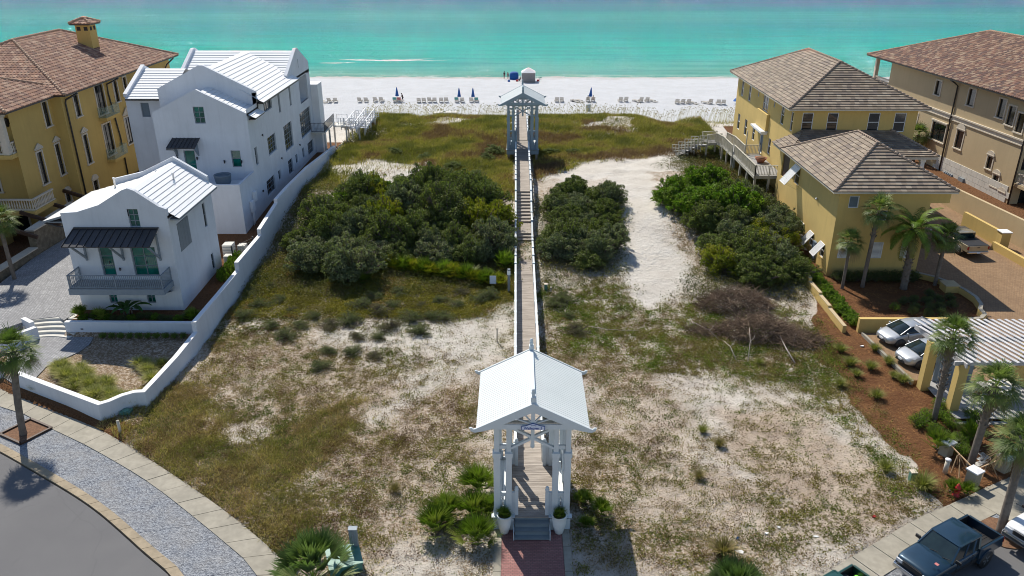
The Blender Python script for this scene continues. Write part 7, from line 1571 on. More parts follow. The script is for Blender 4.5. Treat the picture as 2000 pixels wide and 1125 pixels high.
for q, s in (((965,300),1.3),((950,312),1.0),((885,330),1.1),((830,312),1.0),((930,345),1.0),((1120,300),.9),((1390,300),1.4),((1420,318),1.3),((1360,285),1.0),((770,300),.9),((1075,300),1.0)):
    x, y, z = G(*q); put(oaks[(q[0]) % 3], x, y, s, 'low dark green bush in the dune grass', 'low bushes in the dune grass', sz=.55)
ql = [(490,575),(510,600),(545,590),(570,610),(585,640),(530,640),(610,620),(640,640),(680,630),(705,600),(730,585),(745,610),(770,600),(780,575),(800,625),(825,600),(845,620),(860,590),(890,600),(900,575),(920,560),(935,590),(955,580),(700,660),(740,660),(640,690),(820,650),(590,560),(480,620),(530,560),(870,625),(760,640),(1085,600),(1110,620),(1100,590),(1130,650),(690,690),(560,660),(630,720),(730,700)]
for i, q in enumerate(ql):
    x, y, z = G(*q); k = 2 if i % 4 == 3 else i % 2; put(low[k], x, y, rt.uniform(.55,1.05), ('low brownish scrub mound' if k == 2 else 'low grey green scrub mound')+' on the open lot before the thickets', 'low %s mounds on the lot' % ('brownish' if k == 2 else 'grey green'))

# fan leaves
def fan(o, d, R, nb, r, spread=2.6, w=.03, droop=.25, fold=.25):
    """A fan leaf at o pointing along d; returns quads."""
    d = unit(np.array(d, float)); side = np.cross(d, [0,0,1.0]); side = unit(side if np.linalg.norm(side) > .05 else np.array([1.0,0,0])); up = np.cross(side, d)
    out = []
    for k in range(nb):
        a = spread*(k/(nb-1)-.5); L = R*(.72+.28*math.cos(a*.8))*r.uniform(.72,1.14); b = d*math.cos(a)+side*math.sin(a)+up*fold*abs(math.sin(a))*.6; b = b/np.linalg.norm(b)
        n_ = unit(np.cross(b, np.cross(up, b)+0*b)); wv = unit(np.cross(b, up))*w*R
        p0 = o; p1 = o+b*L*.45+up*.03*R; p2 = o+b*L*.8-np.array([0,0,droop*R*.25]); p3 = o+b*L-np.array([0,0,droop*R*.8*r.uniform(.4,1.3)])
        out += [p0-wv*.25, p0+wv*.25, p1+wv, p1-wv, p1-wv, p1+wv, p2+wv*.7, p2-wv*.7, p2-wv*.7, p2+wv*.7, p3+wv*.08, p3-wv*.08]
    return out
def stem(o, p, r=.018):
    o = np.array(o); p = np.array(p); s = unit(np.cross(p-o, [0.3,.1,1.0]))*r; return [o-s, o+s, p+s*.6, p-s*.6]
def palm_crown(seed, nf, pet, R, nb=24, pal=((.11,.155,.045),(.15,.19,.06),(.08,.115,.035),(.18,.21,.08)), elo=-.75, ehi=1.45, w=.021, dead=.1, droop=.3, spread=2.7, z0=0, lift=0):
    r = np.random.default_rng(seed); V = []; C = []; pal = np.array(pal)
    for i in range(nf):
        e = ehi-(ehi-elo)*((i+.5)/nf)**1.0; az = i*2.39996+r.uniform(-.2,.2); d = np.array([math.cos(az)*math.cos(e), math.sin(az)*math.cos(e), math.sin(e)])
        L = pet*r.uniform(.8,1.15); bend = np.array([0,0,-.12*L*(1-math.sin(max(e,-.5)))]); tip = d*L+bend+np.array([0,0,z0]); q = stem(np.array([0,0,z0])+d*.05, tip)
        isdead = elo < 0 and e < elo+.35 and r.uniform() < .5
        c = np.array([.17,.125,.07]) if isdead else pal[r.integers(0, len(pal))]*r.uniform(.8,1.25)
        dd = d*.85+np.array([0,0,-.35+.25*math.sin(e)+lift]); f = fan(tip, dd, R*r.uniform(.85,1.1), nb, r, spread, w, droop*(2.0 if isdead else 1))
        V += q+f; C += [c*np.array([1.1,1.2,.9])]+[c*r.uniform(.85,1.2) for _ in range(len(f)//4)]
    return np.array(V), np.array(C)
def trunk_mb(h, r0, r1, lean, boots, seed):
    mb = MB(); rr = random.Random(seed); n = 14; pts = []; rad = []
    for i in range(n+1):
        t_ = i/n; pts.append((lean[0]*t_**1.4, lean[1]*t_**1.4, -.2+(h+.2)*t_)); rad.append((r0+(r1-r0)*t_)*(1.25 if i == 0 else 1)*rr.uniform(.96,1.04))
    mb.tube(pts, rad, 12)
    if boots:
        k = int(h*boots*14); h0 = h*(1-boots)
        for j in range(k):
            t_ = (h0+(h-h0)*j/k)/h; c = Vector((lean[0]*t_**1.4, lean[1]*t_**1.4, h*t_)); a = j*2.4; d = Vector((math.cos(a), math.sin(a), 0)); rd = (r0+(r1-r0)*t_)
            mb.beam(c+d*rd*.8, c+d*(rd+.13)+Vector((0,0,.2)), .12, .035, d)
    return mb
def palm(x, y, z, h, lean, label, seed, r0=.17, r1=.15, boots=.35, cr=(42,.75,.85), scale=1.0, name='cabbage_palm', group=None):
    t = thing(name, (x, y, z), label, 'palm tree', group); trunk_mb(h, r0, r1, lean, boots, seed).build('trunk', M['trunk'], t)
    V, c = palm_crown(seed, cr[0], cr[1], cr[2]); o = np_mesh('crown', V*scale+np.array([lean[0], lean[1], h]), 4, M['palm_leaf'], t, c); return t
palm(25.75, 57.45, .45, 3.9, (0,.0), 'shortest cabbage palm in front of the yellow house, at its left corner', 1, .12, .11, .2, (38,.6,.72), group=None)
palm(27.5, 57.85, .45, 6.3, (.15,0), 'tall slender cabbage palm before the yellow house, second from the left', 2, .15, .14, .35, (42,.75,.82))
palm(33.4, 58.2, .45, 4.0, (.1,.1), 'cabbage palm at the right end of the bed, behind the feathery date palm', 4, .15, .14, .3, (40,.7,.8))
palm(24.2, 39.05, .1, 5.7, (-.1,0), 'cabbage palm with a booted trunk before the left pergola column', 5, .15, .17, .62, (48,.72,.78))
palm(24.2, 34.95, .1, 4.9, (.15,0), 'cabbage palm with a booted trunk before the pergola deck, above the right pillars', 6, .19, .19, .5, (46,.74,.82))
palm(23.0, 29.9, .05, 5.1, (-.1,.1), 'cabbage palm in the pine straw patch by the dark blue pickup', 7, .2, .17, .1, (44,.75,.85))
palm(-27.9, 37.75, .05, 5.3, (.7,.1), 'cabbage palm in a timber edged square by the left street', 8, .19, .17, .3, (50,.75,.85))
palm(-39.6, 57.6, .9, 5.0, (0,0), 'cabbage palm by the stone boundary wall at the left edge', 9, .15, .15, .1, (44,.75,.9))
palm(48.6, 95.5, .4, 3.4, (0,0), 'leafy cabbage palm between the yellow house and the beige mansion', 10, .2, .2, .3, (46,.8,1.0))
def date_palm(x, y, z, h, label):
    t = thing('date_palm', (x, y, z), label, 'palm tree'); trunk_mb(h, .26, .24, (-.15,0), .9, 33).build('trunk', M['trunk'], t); r = np.random.default_rng(5); V = []; C = []
    for i in range(34):
        e = 1.35-1.9*(i/34); az = i*2.39996; L = r.uniform(2.4,2.9); p = np.array([-.15,0,h]); prev = p; ds = 14; base = np.array([.10,.155,.025])*r.uniform(.8,1.25)
        if i > 27: base = np.array([.15,.15,.04])
        for s_ in range(ds):
            ee = e-1.5*(s_/ds)**1.3; d = np.array([math.cos(az)*math.cos(ee), math.sin(az)*math.cos(ee), math.sin(ee)]); nx = prev+d*L/ds
            sd_ = unit(np.cross(d, [0,0,1.0])); V += [prev-sd_*.02, prev+sd_*.02, nx+sd_*.015, nx-sd_*.015]; C.append(base*np.array([1.3,1.3,1.2]))
            if s_ > 1:
                for q in range(4):
                    pp = prev+(nx-prev)*q/4; l = .42*math.sin(PI*min(1,(s_+q/4)/ds*.85+.12))+.08
                    for sg in (-1, 1):
                        b = unit(sd_*sg*.85+d*.55+np.array([0,0,-.1+r.uniform(-.15,.15)])); wv = unit(np.cross(b, np.cross(sd_, d)))*.018; tp = pp+b*l-np.array([0,0,.06]); m_ = pp+b*l*.5
                        V += [pp-wv*.6, pp+wv*.6, m_+wv, m_-wv, m_-wv, m_+wv, tp+wv*.1, tp-wv*.1]; cc = base*r.uniform(.8,1.25); C += [cc, cc]
            prev = nx
    np_mesh('crown', np.array(V), 4, M['palm_leaf'], t, np.array(C))
date_palm(30.6, 57.5, .45, 4.9, 'large feathery date palm with arching fronds before the yellow house')
# saw palmettos
def palmetto_proto(seed, nf, pet, R, pal, elo=.25, nb=22, name='saw_palmetto'):
    t = thing(name, (0,0,0), 'x', 'palmetto'); V, c = palm_crown(seed, nf, pet, R, nb, pal, elo, 1.5, .026, 0, .08, 1.9, .05, .65); np_mesh('leaves', V, 4, M['palm_leaf'], t, c)
    mb = MB(); rr = random.Random(seed)
    for k in range(5): a = rr.uniform(0,6.28); mb.tube([(.05*math.cos(a),.05*math.sin(a),-.1),(.25*math.cos(a),.25*math.sin(a),.12)], .05, 6)
    mb.build('stem', M['twig'], t); return t
PG = ((.11,.17,.025),(.14,.20,.035),(.08,.12,.02),(.17,.20,.05)); PY = ((.20,.21,.03),(.14,.17,.025),(.27,.24,.05))
pals = [palmetto_proto(300, 17, .5, .9, PG, nb=17), palmetto_proto(301, 20, .55, .95, PG, nb=18)]; paly = [palmetto_proto(310, 22, .5, .6, PY), palmetto_proto(311, 26, .5, .62, PY)]
palb = palmetto_proto(320, 30, .95, 1.0, ((.10,.15,.05),(.14,.185,.07),(.075,.11,.04),(.20,.23,.11)), elo=.0, nb=30)
for i, (q, s, lb) in enumerate((((850,1040),1.15,'saw palmetto clump, farthest left of those beside the near pavilion'),((872,1010),1.0,'saw palmetto just behind the leftmost clump by the near pavilion'),((925,1010),1.1,'saw palmetto against the near pavilion, middle of the clump'),((935,960),1.1,'saw palmetto against the near pavilion, farthest back'),((930,1060),1.15,'saw palmetto against the near pavilion, nearest the camera'),((955,1005),.8,'small saw palmetto tucked against the pavilion posts'),((1175,1005),.7,'sparse palmetto right of the near pavilion, right one of two'),((1140,985),.6,'sparse palmetto right of the near pavilion, left one of two'),((1145,1030),.5,'tiny palmetto sprout in the shadow of the near pavilion'))):
    x, y, z = G(*q); put(pals[i % 2], x, y, s, lb, None)
for k in range(26):
    x = -12.2+11.6*((k*.618) % 1); y = 57.6+3.4*((k*.377) % 1)-(.08*(x+6))*.5; put(paly[k % 2] if k % 3 else pals[k % 2], x, y, rt.uniform(.9,1.3), 'yellow green palmetto in the band below the left thicket' if k % 3 else 'green palmetto in the band below the left thicket', 'palmettos below the left thicket, '+('yellow' if k % 3 else 'green'))
x, y = P(612, 1128, .3); put(palb, x, y, 1.25, 'big fan palm spilling over the bottom edge beside the green transformer', None, z=.05); x, y = P(1440, 1168, .2); put(palb, x, y, 1.0, 'fan palm tips rising from the bottom edge left of the green pickup', None, z=.0)
for q, s, lb in (((1830,880),.95,'small spiky palm beside the leftmost capped pillar'),((1895,860),.8,'small sago palm among the clipped balls below the pergola'),((1860,958),.6,'sprouting fan palm between the hydrant and the post light, left one'),((1888,962),.55,'sprouting fan palm by the hydrant pillar, right one')):
    x, y = P(q[0], q[1], .2); put(pals[0], x, y, s, lb, None, z=.35 if s > .7 else .1)
x, y = P(1985, 905, .2); put(palb, x+.6, y, 1.0, 'large fan palm at the right edge below the pergola', None, z=.9)
# clipped balls, hedges
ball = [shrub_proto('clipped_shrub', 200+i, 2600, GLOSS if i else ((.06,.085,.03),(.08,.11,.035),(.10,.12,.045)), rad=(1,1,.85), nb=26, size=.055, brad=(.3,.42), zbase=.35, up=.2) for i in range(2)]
BALLD = [(29.3,54.6),(30.2,54.9),(31.1,54.7),(29.7,53.6),(30.7,53.5),(31.5,53.7),(29.2,52.8),(30.1,52.4),(31.1,52.6),(32.1,55.0),(32.6,54.0),(31.9,56.0),(33.1,55.3)]
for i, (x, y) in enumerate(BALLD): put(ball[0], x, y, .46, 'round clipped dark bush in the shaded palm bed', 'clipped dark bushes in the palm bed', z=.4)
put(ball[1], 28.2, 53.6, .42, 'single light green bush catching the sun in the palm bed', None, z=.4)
for i, (q) in enumerate([(1815,800),(1842,780),(1800,812),(1845,800),(1830,826),(1862,815),(1895,838),(1880,848),(1885,868),(1912,812),(1905,800),(1858,850)]): x, y = P(q[0]-5, q[1]+12, .4); put(ball[1], x, y, rt.uniform(.48,.62), 'rounded bright green bush before the pergola deck', 'rounded bushes before the pergola deck', z=.1)
hedge = []
for k in range(15): x = 24.25+.12*math.sin(k*2.1); y = 51.3+k*.9; put(gloss[k % 2], x, y, .62, 'leafy hedge bush along the inside of the yellow garden wall', 'hedge along the yellow garden wall', sz=.95, z=.35)
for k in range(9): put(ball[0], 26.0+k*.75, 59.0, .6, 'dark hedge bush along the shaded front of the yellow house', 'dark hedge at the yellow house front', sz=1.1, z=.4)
for k in range(16): put(ball[0] if k % 3 else gloss[0], -30.6+k*.56, 50.6+.25*math.sin(k), .42, 'low dark green plant behind the white planter wall', 'planting behind the white planter wall', sz=.8, z=.95)
for k in range(10): put(ball[1], -28.6+k*.62, 48.95, .3, 'small green bush at the foot of the white planter wall', 'small bushes under the planter wall', z=.35)
for k in range(7): put(gloss[k % 2], -22.9+.1*math.sin(k), 57.2+k*.62, .5, 'climbing green shrub beside the gatehouse side gate', 'shrubs beside the gatehouse side gate', sz=1.9, z=1.0)
for k in range(5): put(low[2], -22.9+.1*k, 63.2+k*1.3, .5, 'reddish grass clump in the narrow white side yard', 'reddish clumps in the side yard', z=1.3)
for px_, lb in ((-29.4,'leafy plant in the planter left of the banana plant'),(-22.9,'large leafy plant at the right end of the planter')): put(pals[1], px_, 50.6, .7, lb, None, z=.9)
for i, x in enumerate((-.50, 2.08)): put(pals[0], x, 29.75, .42, 'small palm planted in the %s urn at the pavilion steps' % ('left' if i == 0 else 'right'), None, z=.98); put(ball[1], x, 29.75, .26, 'clipped filler under the small palm of the %s urn' % ('left' if i == 0 else 'right'), None, z=.92)
put(pals[0], -31.0, 50.9, .75, 'spiky sunlit palm at the top right of the fan steps', None, z=1.0)
# banana
t = thing('banana_plant', (-27.6,50.9,.9), 'banana plant with broad drooping leaves before the gatehouse', 'plant'); V = []; C = []; r_ = np.random.default_rng(8)
for i in range(11):
    az = i*2.4; e = .95-.06*i; L = r_.uniform(1.0,1.5); prev = np.array([.25*math.cos(az)*(i % 3),.1*math.sin(az),.5+.05*i]); base = np.array([.045,.10,.03])*r_.uniform(.8,1.4)
    for s_ in range(7):
        ee = e-1.3*(s_/7); d = np.array([math.cos(az)*math.cos(ee), math.sin(az)*math.cos(ee), math.sin(ee)]); nx = prev+d*L/7; sd_ = unit(np.cross(d,[0,0,1.0])); w0 = .2*math.sin(PI*(s_/7*.9+.05)); w1 = .2*math.sin(PI*((s_+1)/7*.9+.05))
        for sg in (-1, 1): V += [prev, prev+sd_*sg*w0+np.array([0,0,.05]), nx+sd_*sg*w1+np.array([0,0,.05]), nx]; C.append(base*r_.uniform(.9,1.1))
        prev = nx
np_mesh('leaves', np.array(V), 4, M['palm_leaf'], t, np.array(C)); mb = MB()
for k in range(4): mb.tube([(.15*k-.2,.05*k,0),(.2*k-.3,.05,.8)], [.07,.04], 6)
mb.build('stem', M['twig'], t)
# grass tussocks
def tussock(name, seed, n, L, pal, lean=.7, w=.009):
    r = np.random.default_rng(seed); t = thing(name, (0,0,0), 'x', 'grass tussock'); az = r.uniform(0, 2*PI, n); e = r.uniform(.1, 1, n)**.7*lean; l = L*r.uniform(.6, 1.1, n)
    d = np.stack([np.cos(az)*np.sin(e), np.sin(az)*np.sin(e), np.cos(e)], -1); sd_ = unit(np.cross(d, [0,0,1.0]+r.normal(0,.1,(n,3)))); o = np.stack([np.cos(az)*.08, np.sin(az)*.08, np.zeros(n)], -1)*r.uniform(0,1.5,(n,1))
    m_ = o+d*l[:,None]*.55; tp = o+d*l[:,None]*.95+np.stack([np.cos(az),np.sin(az),-.9*np.ones(n)],-1)*(l*np.sin(e)*.35)[:,None]; ww = sd_*w
    V = np.stack([o-ww,o+ww,m_+ww,m_-ww,m_-ww,m_+ww,tp+ww*.1,tp-ww*.1],1).reshape(-1,3); pal = np.array(pal); c = np.repeat(pal[r.integers(0,len(pal),n)]*r.uniform(.75,1.25,(n,1)),2,0)
    np_mesh('blades', V, 4, M['blade'], t, c); mb = MB(); mb.lathe((0,0,-.03), [(.14,0),(.12,.06),(.03,.1)], 8); mb.build('root_crown', M['twig'], t); return t
tg = tussock('grass_tussock', 1, 420, .75, ((.16,.17,.05),(.22,.21,.08),(.12,.13,.04))); tb = tussock('grass_tussock', 2, 420, .7, ((.24,.19,.10),(.18,.14,.08),(.14,.13,.05))); ty = tussock('ornamental_grass', 3, 520, .85, ((.26,.25,.09),(.34,.31,.14),(.18,.19,.06)), .8)
for i, (q, s, k, lb) in enumerate((((1412,1085),1.5,tb,'large brown grass tussock near the bottom edge, beside the blue wrapper'),((772,960),.8,tb,'lone brown grass tussock left of the near pavilion'),((1800,955),1.4,tg,'big green grass tussock beside the utility pedestal'),((1730,920),1.0,tg,'green grass tussock on the edge of the sand by the pine straw'),((1372,845),.7,tg,'green tussock in a sandy hollow'),((1405,872),.8,tb,'pale brown tussock in a sandy hollow'),((1365,935),.8,tb,'grey brown tussock on the bare sand'),((1483,712),.7,tg,'tussock below the brush piles'))): x, y, z = G(*q); put(k, x, y, s, lb, None)
for i, q in enumerate([(1642,688),(1660,715),(1700,722),(1708,685),(1735,712),(1745,738),(1762,748),(1712,778),(1672,735),(1640,755)]): x, y, z = G(*q); put(tg, x, y, rt.uniform(.75,1.1), 'green grass tussock planted in the pine straw', 'grass tussocks in the pine straw')
for i in range(60):
    u_ = (i*.618) % 1; v_ = (i*.377) % 1; x = -29.5+6.8*u_; y = 41.6+.5*math.sin(i)+3.3*v_-.3*(x+29.5)*(1-v_)*.8+.0; y = max(y, 42.55-.53*(x+30.9)+.3 if x < -24 else 40.6)
    put(ty if i % 3 else tg, x, y, rt.uniform(.8,1.15), ('pale' if i % 3 else 'green')+' feathery grass clump inside the white garden wall', 'ornamental grasses inside the garden wall, '+('pale' if i % 3 else 'green'))
# palm square on the left gravel
mb = MB(); 
pq = [(-29.2,37.7),(-28.3,39.25),(-26.6,38.35),(-27.5,36.8)]
mb.prism([(x, y, -.1) for x, y in pq], (0,0,.16)); mb.build('mulch_patch', M['mulch'])['kind'] = 'structure'
mb = MB()
for i in range(4): a, b = pq[i], pq[(i+1)%4]; mb.beam((a[0],a[1],.06),(b[0],b[1],.06),.12,.18)
o = mb.build('timber_edging', M['brown_door']); tag(o, 'square timber edging round the street palm at the left', 'edging')
# brush piles and dead branches
def brush(seed, n, rx, ry, h, r0=.018, flat=.5):
    mb = MB(); rr = random.Random(seed)
    for k in range(n):
        a = rr.uniform(0,6.28); q = rr.random()**.5; x = rx*q*math.cos(a); y = ry*q*math.sin(a); z = h*(1-q*q)*rr.uniform(.2,1); az = rr.uniform(0,6.28); L = rr.uniform(.35,1.1); e = rr.uniform(-.4,.8)
        d = Vector((math.cos(az)*math.cos(e), math.sin(az)*math.cos(e), math.sin(e))); p = Vector((x,y,max(.03,z))); m_ = p+d*L*.5+Vector((rr.uniform(-.1,.1),rr.uniform(-.1,.1),rr.uniform(-.05,.12))); q2 = p+d*L+Vector((0,0,rr.uniform(-.1,.15)))
        mb.tube([p, m_, q2], [r0*rr.uniform(.6,1.4), r0*.7, r0*.3], 3, cap=False)
        if rr.random() < .7: mb.tube([m_, m_+Vector((rr.uniform(-.3,.3),rr.uniform(-.3,.3),rr.uniform(0,.3)))], [r0*.5, r0*.2], 3, cap=False)
    return mb
M['dead_brush'] = mat('dead_brush', (.20,.135,.09), .9, .45, 2.5)
for q, a, lb in (((1435,598),(41,1500,2.9,1.5,1.5),'upper pile of cut dead brush before the right thicket'),((1478,652),(42,1700,3.0,1.7,1.5),'lower pile of cut dead brush with bare twigs'),((1560,670),(43,600,1.9,1.2,.8),'thin scatter of dead twigs right of the brush piles'),((1380,650),(44,300,1.4,.9,.4),'small scatter of dead twigs left of the brush piles')):
    x, y, z = G(*q); o = brush(*a).build('brush_pile', M['dead_brush'], loc=(x, y, z)); tag(o, lb, 'brush pile', 'brush piles of cut branches')
for pts, r0, lb in (([(1552,712),(1535,690),(1522,668),(1508,660),(1495,664),(1480,672)],.07,'long pale forked branch lying below the brush piles'),([(1460,708),(1463,685),(1460,668)],.05,'short upright pale branch at the foot of the brush pile'),([(1437,705),(1425,688),(1412,668)],.05,'slanting pale branch left of the brush pile'),([(1350,630),(1365,645),(1385,655),(1405,668)],.04,'thin crooked branch left of the brush piles'),([(1548,650),(1552,665),(1548,682)],.05,'curved pale branch at the right end of the brush'),([(1515,560),(1500,572)],.05,'pale branch stub sticking out of the right thicket'),([(1150,640),(1180,652),(1215,655),(1250,648)],.04,'pale driftwood branch lying in the vines right of the boardwalk')):
    pp = []; 
    for i, q in enumerate(pts): x, y, z = G(*q); pp.append((x, y, z+.12+.35*math.sin(PI*i/(len(pts)-1))*(.9 if 'upright' not in lb else .2)+(.5*i if 'upright' in lb else 0)))
    mb = MB(); mb.tube(pp, [r0*.65*(1-.6*i/(len(pp)-1)) for i in range(len(pp))], 6); mid = Vector(pp[len(pp)//2]); mb.tube([mid, mid+Vector((.3,.25,.15)), mid+Vector((.45,.6,.25))], [r0*.4, r0*.25, r0*.1], 5); o = mb.build('dead_branch', M['pale_wood']); tag(o, lb, 'branch')

# ---- what nobody could count: grass, weeds, vines, sea oats
def sample(n, x0, x1, y0, y1, dens, r):
    x = r.uniform(x0, x1, n); y = r.uniform(y0, y1, n); k = (r.uniform(0, 1, n) < dens(x, y)) & ~((x > -1.1) & (x < 2.7) & (y < 34.5)) & (y > np.interp(x, SX, SY)+.05); return x[k], y[k]
def blades(x, y, L, lean, w, pal, r, z=None, wind=(0,0)):
    n = len(x); z = hz(x, y) if z is None else z; o = np.stack([x, y, z-.02], -1); az = r.uniform(0, 2*PI, n); e = np.abs(r.normal(0, lean, n)); l = L*r.uniform(.5, 1.2, n)
    d = np.stack([np.cos(az)*np.sin(e)+wind[0], np.sin(az)*np.sin(e)+wind[1], np.cos(e)], -1); d = unit(d); ww = unit(np.cross(d, r.normal(0,1,(n,3))))*(w*r.uniform(.6,1.3,n))[:,None]; m_ = o+d*l[:,None]*.55; tp = o+d*l[:,None]+np.stack([np.cos(az)*.3,np.sin(az)*.3,-.25*np.ones(n)],-1)*l[:,None]*.5
    V = np.stack([o-ww,o+ww,m_+ww*.8,m_-ww*.8,m_-ww*.8,m_+ww*.8,tp+ww*.1,tp-ww*.1],1).reshape(-1,3); return V, n
def cols(x, y, pals, r, sc=.35, seed=0, jit=.3):
    pals = np.array(pals); f = fbm(x*sc, y*sc, 4, seed); i = np.clip(((f-.28)/.44*len(pals)+r.normal(0,.7,len(x))).astype(int), 0, len(pals)-1); return pals[i]*(1+r.uniform(-jit, jit, (len(x), 1)))
r = np.random.default_rng(77)
def cover(i): return lambda x, y: ground_cover(x, y)[i]
def clump(f, sc, seed, lo=.4, hi=.62): return lambda x, y: f(x, y)*sstep(lo, hi, fbm(x*sc, y*sc, 3, seed))
# dry and olive grass
zo = lambda x, y: np.clip(poly_mask(Z_OLIVE, x, y, 2.2, seed=2)*1.5+poly_mask(Z_BROWN, x, y, 2.5, seed=3)*.10+poly_mask(Z_WALLSIDE, x, y, 2, seed=14)*.35+poly_mask(Z_GREENR2, x, y, 2, seed=7)*.15+poly_mask(Z_MIXR, x, y, 2.5, seed=8)*.08, 0, 1)*(.42+.58*sstep(.42,.56,fbm(x*.9,y*.9,3,71)))
x, y = sample(560000, -24, 21, 26, 62, zo, r); V, n = blades(x, y, .34, .8, .011, None, r); c = np.repeat(cols(x, y, ((.14,.13,.045),(.20,.17,.06),(.26,.215,.085),(.33,.26,.13),(.24,.17,.09)), r, .5, 5, .4), 2, 0)
o = np_mesh('dry_grass', V, 4, M['blade'], None, c); tag(o, 'olive and straw coloured grass growing over the sandy lot', None, None, 'stuff')
# brown weeds
def leafset(x, y, k, size, h, pal, r, aspect=.4, up=.6, seed=0, sc=.5, spreadr=.12):
    n = len(x)*k; X = np.repeat(x, k)+r.normal(0, spreadr, n); Y = np.repeat(y, k)+r.normal(0, spreadr, n); Z = hz(X, Y)+r.uniform(.01, h, n); P_ = np.stack([X, Y, Z], -1); V = leaves(P_, np.tile([0,0,up], (n,1)), size, aspect, r, .8); return V, cols(X, Y, pal, r, sc, seed)
x, y = sample(210000, -22, 22, 26.5, 66, clump(cover(0), 2.3, 91, .47, .56), r); V, c = leafset(x, y, 5, .04, .18, ((.10,.055,.035),(.15,.095,.055),(.21,.145,.085),(.27,.20,.125),(.17,.12,.06)), r, seed=6); o = np_mesh('dead_weeds', V, 4, M['leaf'], None, c); tag(o, 'brown dried weeds and leaf litter on the sandy lot', None, None, 'stuff')
# green vines and creeping cover
x, y = sample(150000, -22, 22, 26.5, 66, clump(cover(1), 1.9, 92, .48, .57), r); V, c = leafset(x, y, 6, .045, .12, ((.10,.12,.03),(.14,.155,.035),(.18,.17,.05),(.22,.20,.06),(.18,.14,.06)), r, aspect=.55, seed=8); o = np_mesh('creeping_vines', V, 4, M['leaf'], None, c); tag(o, 'green and yellowish creeping plants over sand', None, None, 'stuff')
x, y = sample(60000, -21, 1, 52, 68, lambda x, y: poly_mask(Z_GREENL, x, y, 2, seed=5)*(.3+.7*sstep(.35,.55,fbm(x*.9,y*.9,3,93))), r); V, c = leafset(x, y, 6, .06, .22, ((.15,.13,.035),(.20,.18,.04),(.24,.20,.045),(.16,.155,.045),(.22,.15,.055)), r, aspect=.5, seed=9, spreadr=.16); o = np_mesh('ground_cover', V, 4, M['leaf'], None, c); tag(o, 'dense olive yellow ground cover before the left thicket', None, None, 'stuff')
zr = lambda x, y: np.clip(poly_mask(Z_GREENR, x, y, 2, seed=6)+.75*poly_mask(Z_GREENR2, x, y, 2, seed=7), 0, 1)*(.12+.88*sstep(.44,.56,fbm(x*1.1,y*1.1,3,94)))
x, y = sample(60000, 1.8, 24, 28, 64, zr, r); V, c = leafset(x, y, 6, .05, .16, ((.09,.13,.025),(.13,.18,.03),(.17,.20,.04),(.20,.17,.06)), r, aspect=.6, seed=19, spreadr=.14); o = np_mesh('beach_vines', V, 4, M['leaf'], None, c); tag(o, 'bright green beach vines creeping over the sand right of the boardwalk', None, None, 'stuff')
# understorey below the thickets and on the slopes
def und(x, y):
    a = poly_mask(LT, x, y, 3, seed=31, amp=1.2)+poly_mask(RT, x, y, 3, seed=32, amp=1)+poly_mask(RT2, x, y, 3, seed=33, amp=1)+.7*poly_mask([(21,75),(26,75),(26,92),(20,92),(16,86)], x, y, 3, seed=34)+.55*poly_mask([(1.7,76),(11,77),(12,84),(1.7,86)], x, y, 2, seed=35)*0+.85*poly_mask([(-21.5,56),(-14,56),(-15,62),(-17.5,66),(-17,76),(-21.5,82)], x, y, 2, seed=36)+.5*poly_mask([(-17,56),(-.6,57),(-.6,61),(-16,62)], x, y, 2, seed=38)+.5*poly_mask([(12,55),(23,55),(23,60),(14,60)], x, y, 2, seed=39)+.35*poly_mask([(1.8,57),(9,57),(9,61),(1.8,62)], x, y, 2, seed=40)
    return np.clip(a, 0, 1)
x, y = sample(110000, -21, 26, 54, 92, und, r); V, c = leafset(x, y, 5, .075, .6, ((.065,.07,.025),(.10,.105,.035),(.14,.14,.04),(.13,.11,.055)), r, aspect=.4, seed=10, spreadr=.2); o = np_mesh('undergrowth', V, 4, M['leaf'], None, c); tag(o, 'dark tangled undergrowth filling the thickets', None, None, 'stuff')
# dune grass
dens = lambda x, y: ((np.maximum(poly_mask(Z_DUNE, x, y, 2.5, seed=15), poly_mask(Z_DUNE2, x, y, 2.5, seed=16))*(1-.93*sstep(.56,.66,fbm(x*.22+5, y*.30, 3, 77))*sstep(98,106,y)) + .5*poly_mask([(20.5,74),(27,76),(27,92),(20,92)], x, y, 2, seed=37)))*((x < -.4) | (x > 2) | (y < 80))*(1-.93*poly_mask(Z_WHITEL, x, y, 2.5, seed=13))
x, y = sample(330000, -21.3, 27, 74, 116, dens, r); V, n = blades(x, y, .62, .55, .022, None, r, wind=(.25,-.1)); c = np.repeat(cols(x, y, ((.11,.11,.035),(.16,.145,.045),(.20,.18,.055),(.26,.22,.085),(.19,.13,.07),(.14,.09,.06)), r, .3, 12, .4), 2, 0)
o = np_mesh('dune_grass', V, 4, M['blade'], None, c); tag(o, 'dense olive and brown dune grass between the houses and the beach', None, None, 'stuff')
x, y = sample(26000, -21.3, 40, 111, 120, lambda x, y: sstep(.42,.58,fbm(x*.45,y*.5,3,55))*np.where(x > 17.5, .45, 1)*(np.abs(x-20) > 1.5), r); V, n = blades(x, y, .6, .5, .02, None, r, wind=(.25,-.1)); c = np.repeat(cols(x, y, ((.17,.16,.05),(.26,.22,.09),(.21,.16,.08)), r, .4, 13), 2, 0)
o = np_mesh('crest_grass', V, 4, M['blade'], None, c); tag(o, 'yellowish grass along the dune crest', None, None, 'stuff')
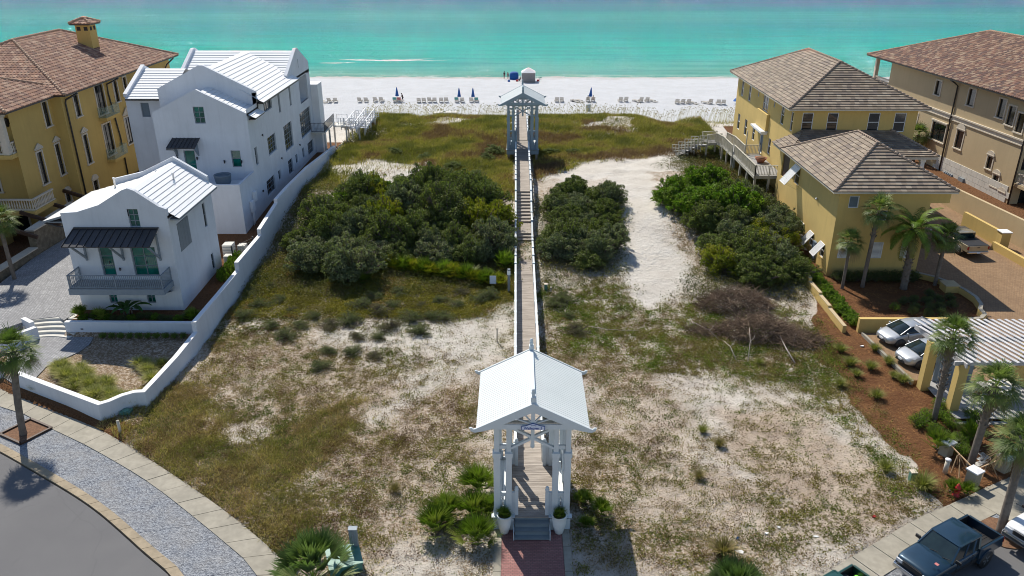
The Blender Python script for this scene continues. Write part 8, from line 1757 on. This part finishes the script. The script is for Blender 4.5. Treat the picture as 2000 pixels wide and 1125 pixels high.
x, y = sample(2600, -23, 46, 112.5, 124, lambda x, y: .35+.65*sstep(.4,.6,fbm(x*.3,y*.3,2,56)), r); n = len(x); z = hz(x, y); hh = r.uniform(1.1, 2.2, n)+np.clip(116-y, -8, 0)*-.22; ln = np.stack([r.normal(.18,.14,n), r.normal(0,.1,n), np.ones(n)], -1); o_ = np.stack([x,y,z],-1); tp = o_+ln*hh[:,None]; ww = np.array([.010,0,0]); V1 = np.stack([o_-ww,o_+ww,tp+ww*.6,tp-ww*.6],1)
hd = tp+np.stack([r.normal(.16,.06,n), np.zeros(n), -r.uniform(.02,.22,n)],-1); w2 = np.array([.032,0,.03]); V2 = np.stack([tp-w2*.3,tp+w2,hd+w2*.6,hd-w2*.6],1); V = np.concatenate([V1,V2]).reshape(-1,3); c = np.concatenate([np.tile([.30,.26,.20],(n,1)), np.tile([.20,.16,.11],(n,1))])*r.uniform(.7,1.2,(2*n,1))
o = np_mesh('sea_oats', V, 4, M['blade'], None, c); tag(o, 'tall thin sea oats with seed heads along the dune crest', None, None, 'stuff')
# pine straw texture and yard litter
x, y = sample(60000, 19.5, 35, 31, 60, lambda x, y: ground_cover(x, y)[3], r); n = len(x); z = hz(x, y)+.015; az = r.uniform(0,2*PI,n); d = np.stack([np.cos(az)*.14,np.sin(az)*.14,r.uniform(-.01,.05,n)],-1); o_ = np.stack([x,y,z],-1); ww = np.stack([-np.sin(az),np.cos(az),np.zeros(n)],-1)*.006; V = np.stack([o_-ww,o_+ww,o_+d+ww,o_+d-ww],1).reshape(-1,3); c = cols(x, y, ((.14,.06,.03),(.24,.12,.055),(.34,.19,.09),(.20,.10,.05)), r, .8, 14)
o = np_mesh('pine_straw', V, 4, M['blade'], None, c); tag(o, 'reddish brown pine straw covering the planting beds', None, None, 'stuff')
# ================================================================== camera, light, render
cam = bpy.data.cameras.new('camera'); co = bpy.data.objects.new('camera', cam); COL.objects.link(co)
cam.sensor_width = 36; cam.lens = F/2000*36; cam.clip_end = 8000; cam.clip_start = .5
co.location = (0, 0, CH); co.rotation_euler = (PI/2-PITCH, 0, YAW)
S.camera = co
sd = Vector((-.36, .80, 1.0)).normalized()
EL = math.asin(sd.z); AZ = math.atan2(sd.x, sd.y)
sun = bpy.data.lights.new('sun', 'SUN'); so = bpy.data.objects.new('sun', sun); COL.objects.link(so)
sun.energy = 4.5; sun.angle = R_(.53); sun.color = (1, .94, .83); so.rotation_euler = sd.to_track_quat('Z', 'Y').to_euler(); so.location = (-30, 60, 90)
w = bpy.data.worlds.new('World'); S.world = w; w.use_nodes = True
sk = w.node_tree.nodes.new('ShaderNodeTexSky'); sk.sky_type = 'NISHITA'; sk.sun_disc = False; sk.sun_elevation = EL; sk.sun_rotation = AZ
sk.air_density = 1; sk.dust_density = .3; sk.ozone_density = 2.0
bg = w.node_tree.nodes['Background']; w.node_tree.links.new(sk.outputs[0], bg.inputs[0]); bg.inputs[1].default_value = .105
S.view_settings.view_transform = 'Standard'; S.view_settings.look = 'None'; S.view_settings.exposure = .28; S.view_settings.gamma = 1
S.cycles.filter_width = 1.0; S.cycles.max_bounces = 6; S.cycles.transparent_max_bounces = 8; S.cycles.sample_clamp_indirect = 6
S.render.film_transparent = False

for o in list(S.objects):   # kind_fix: every top-level object that carries a category is a thing
    if o.parent is None and o.get('category') and not o.get('kind'): o['kind'] = 'thing'
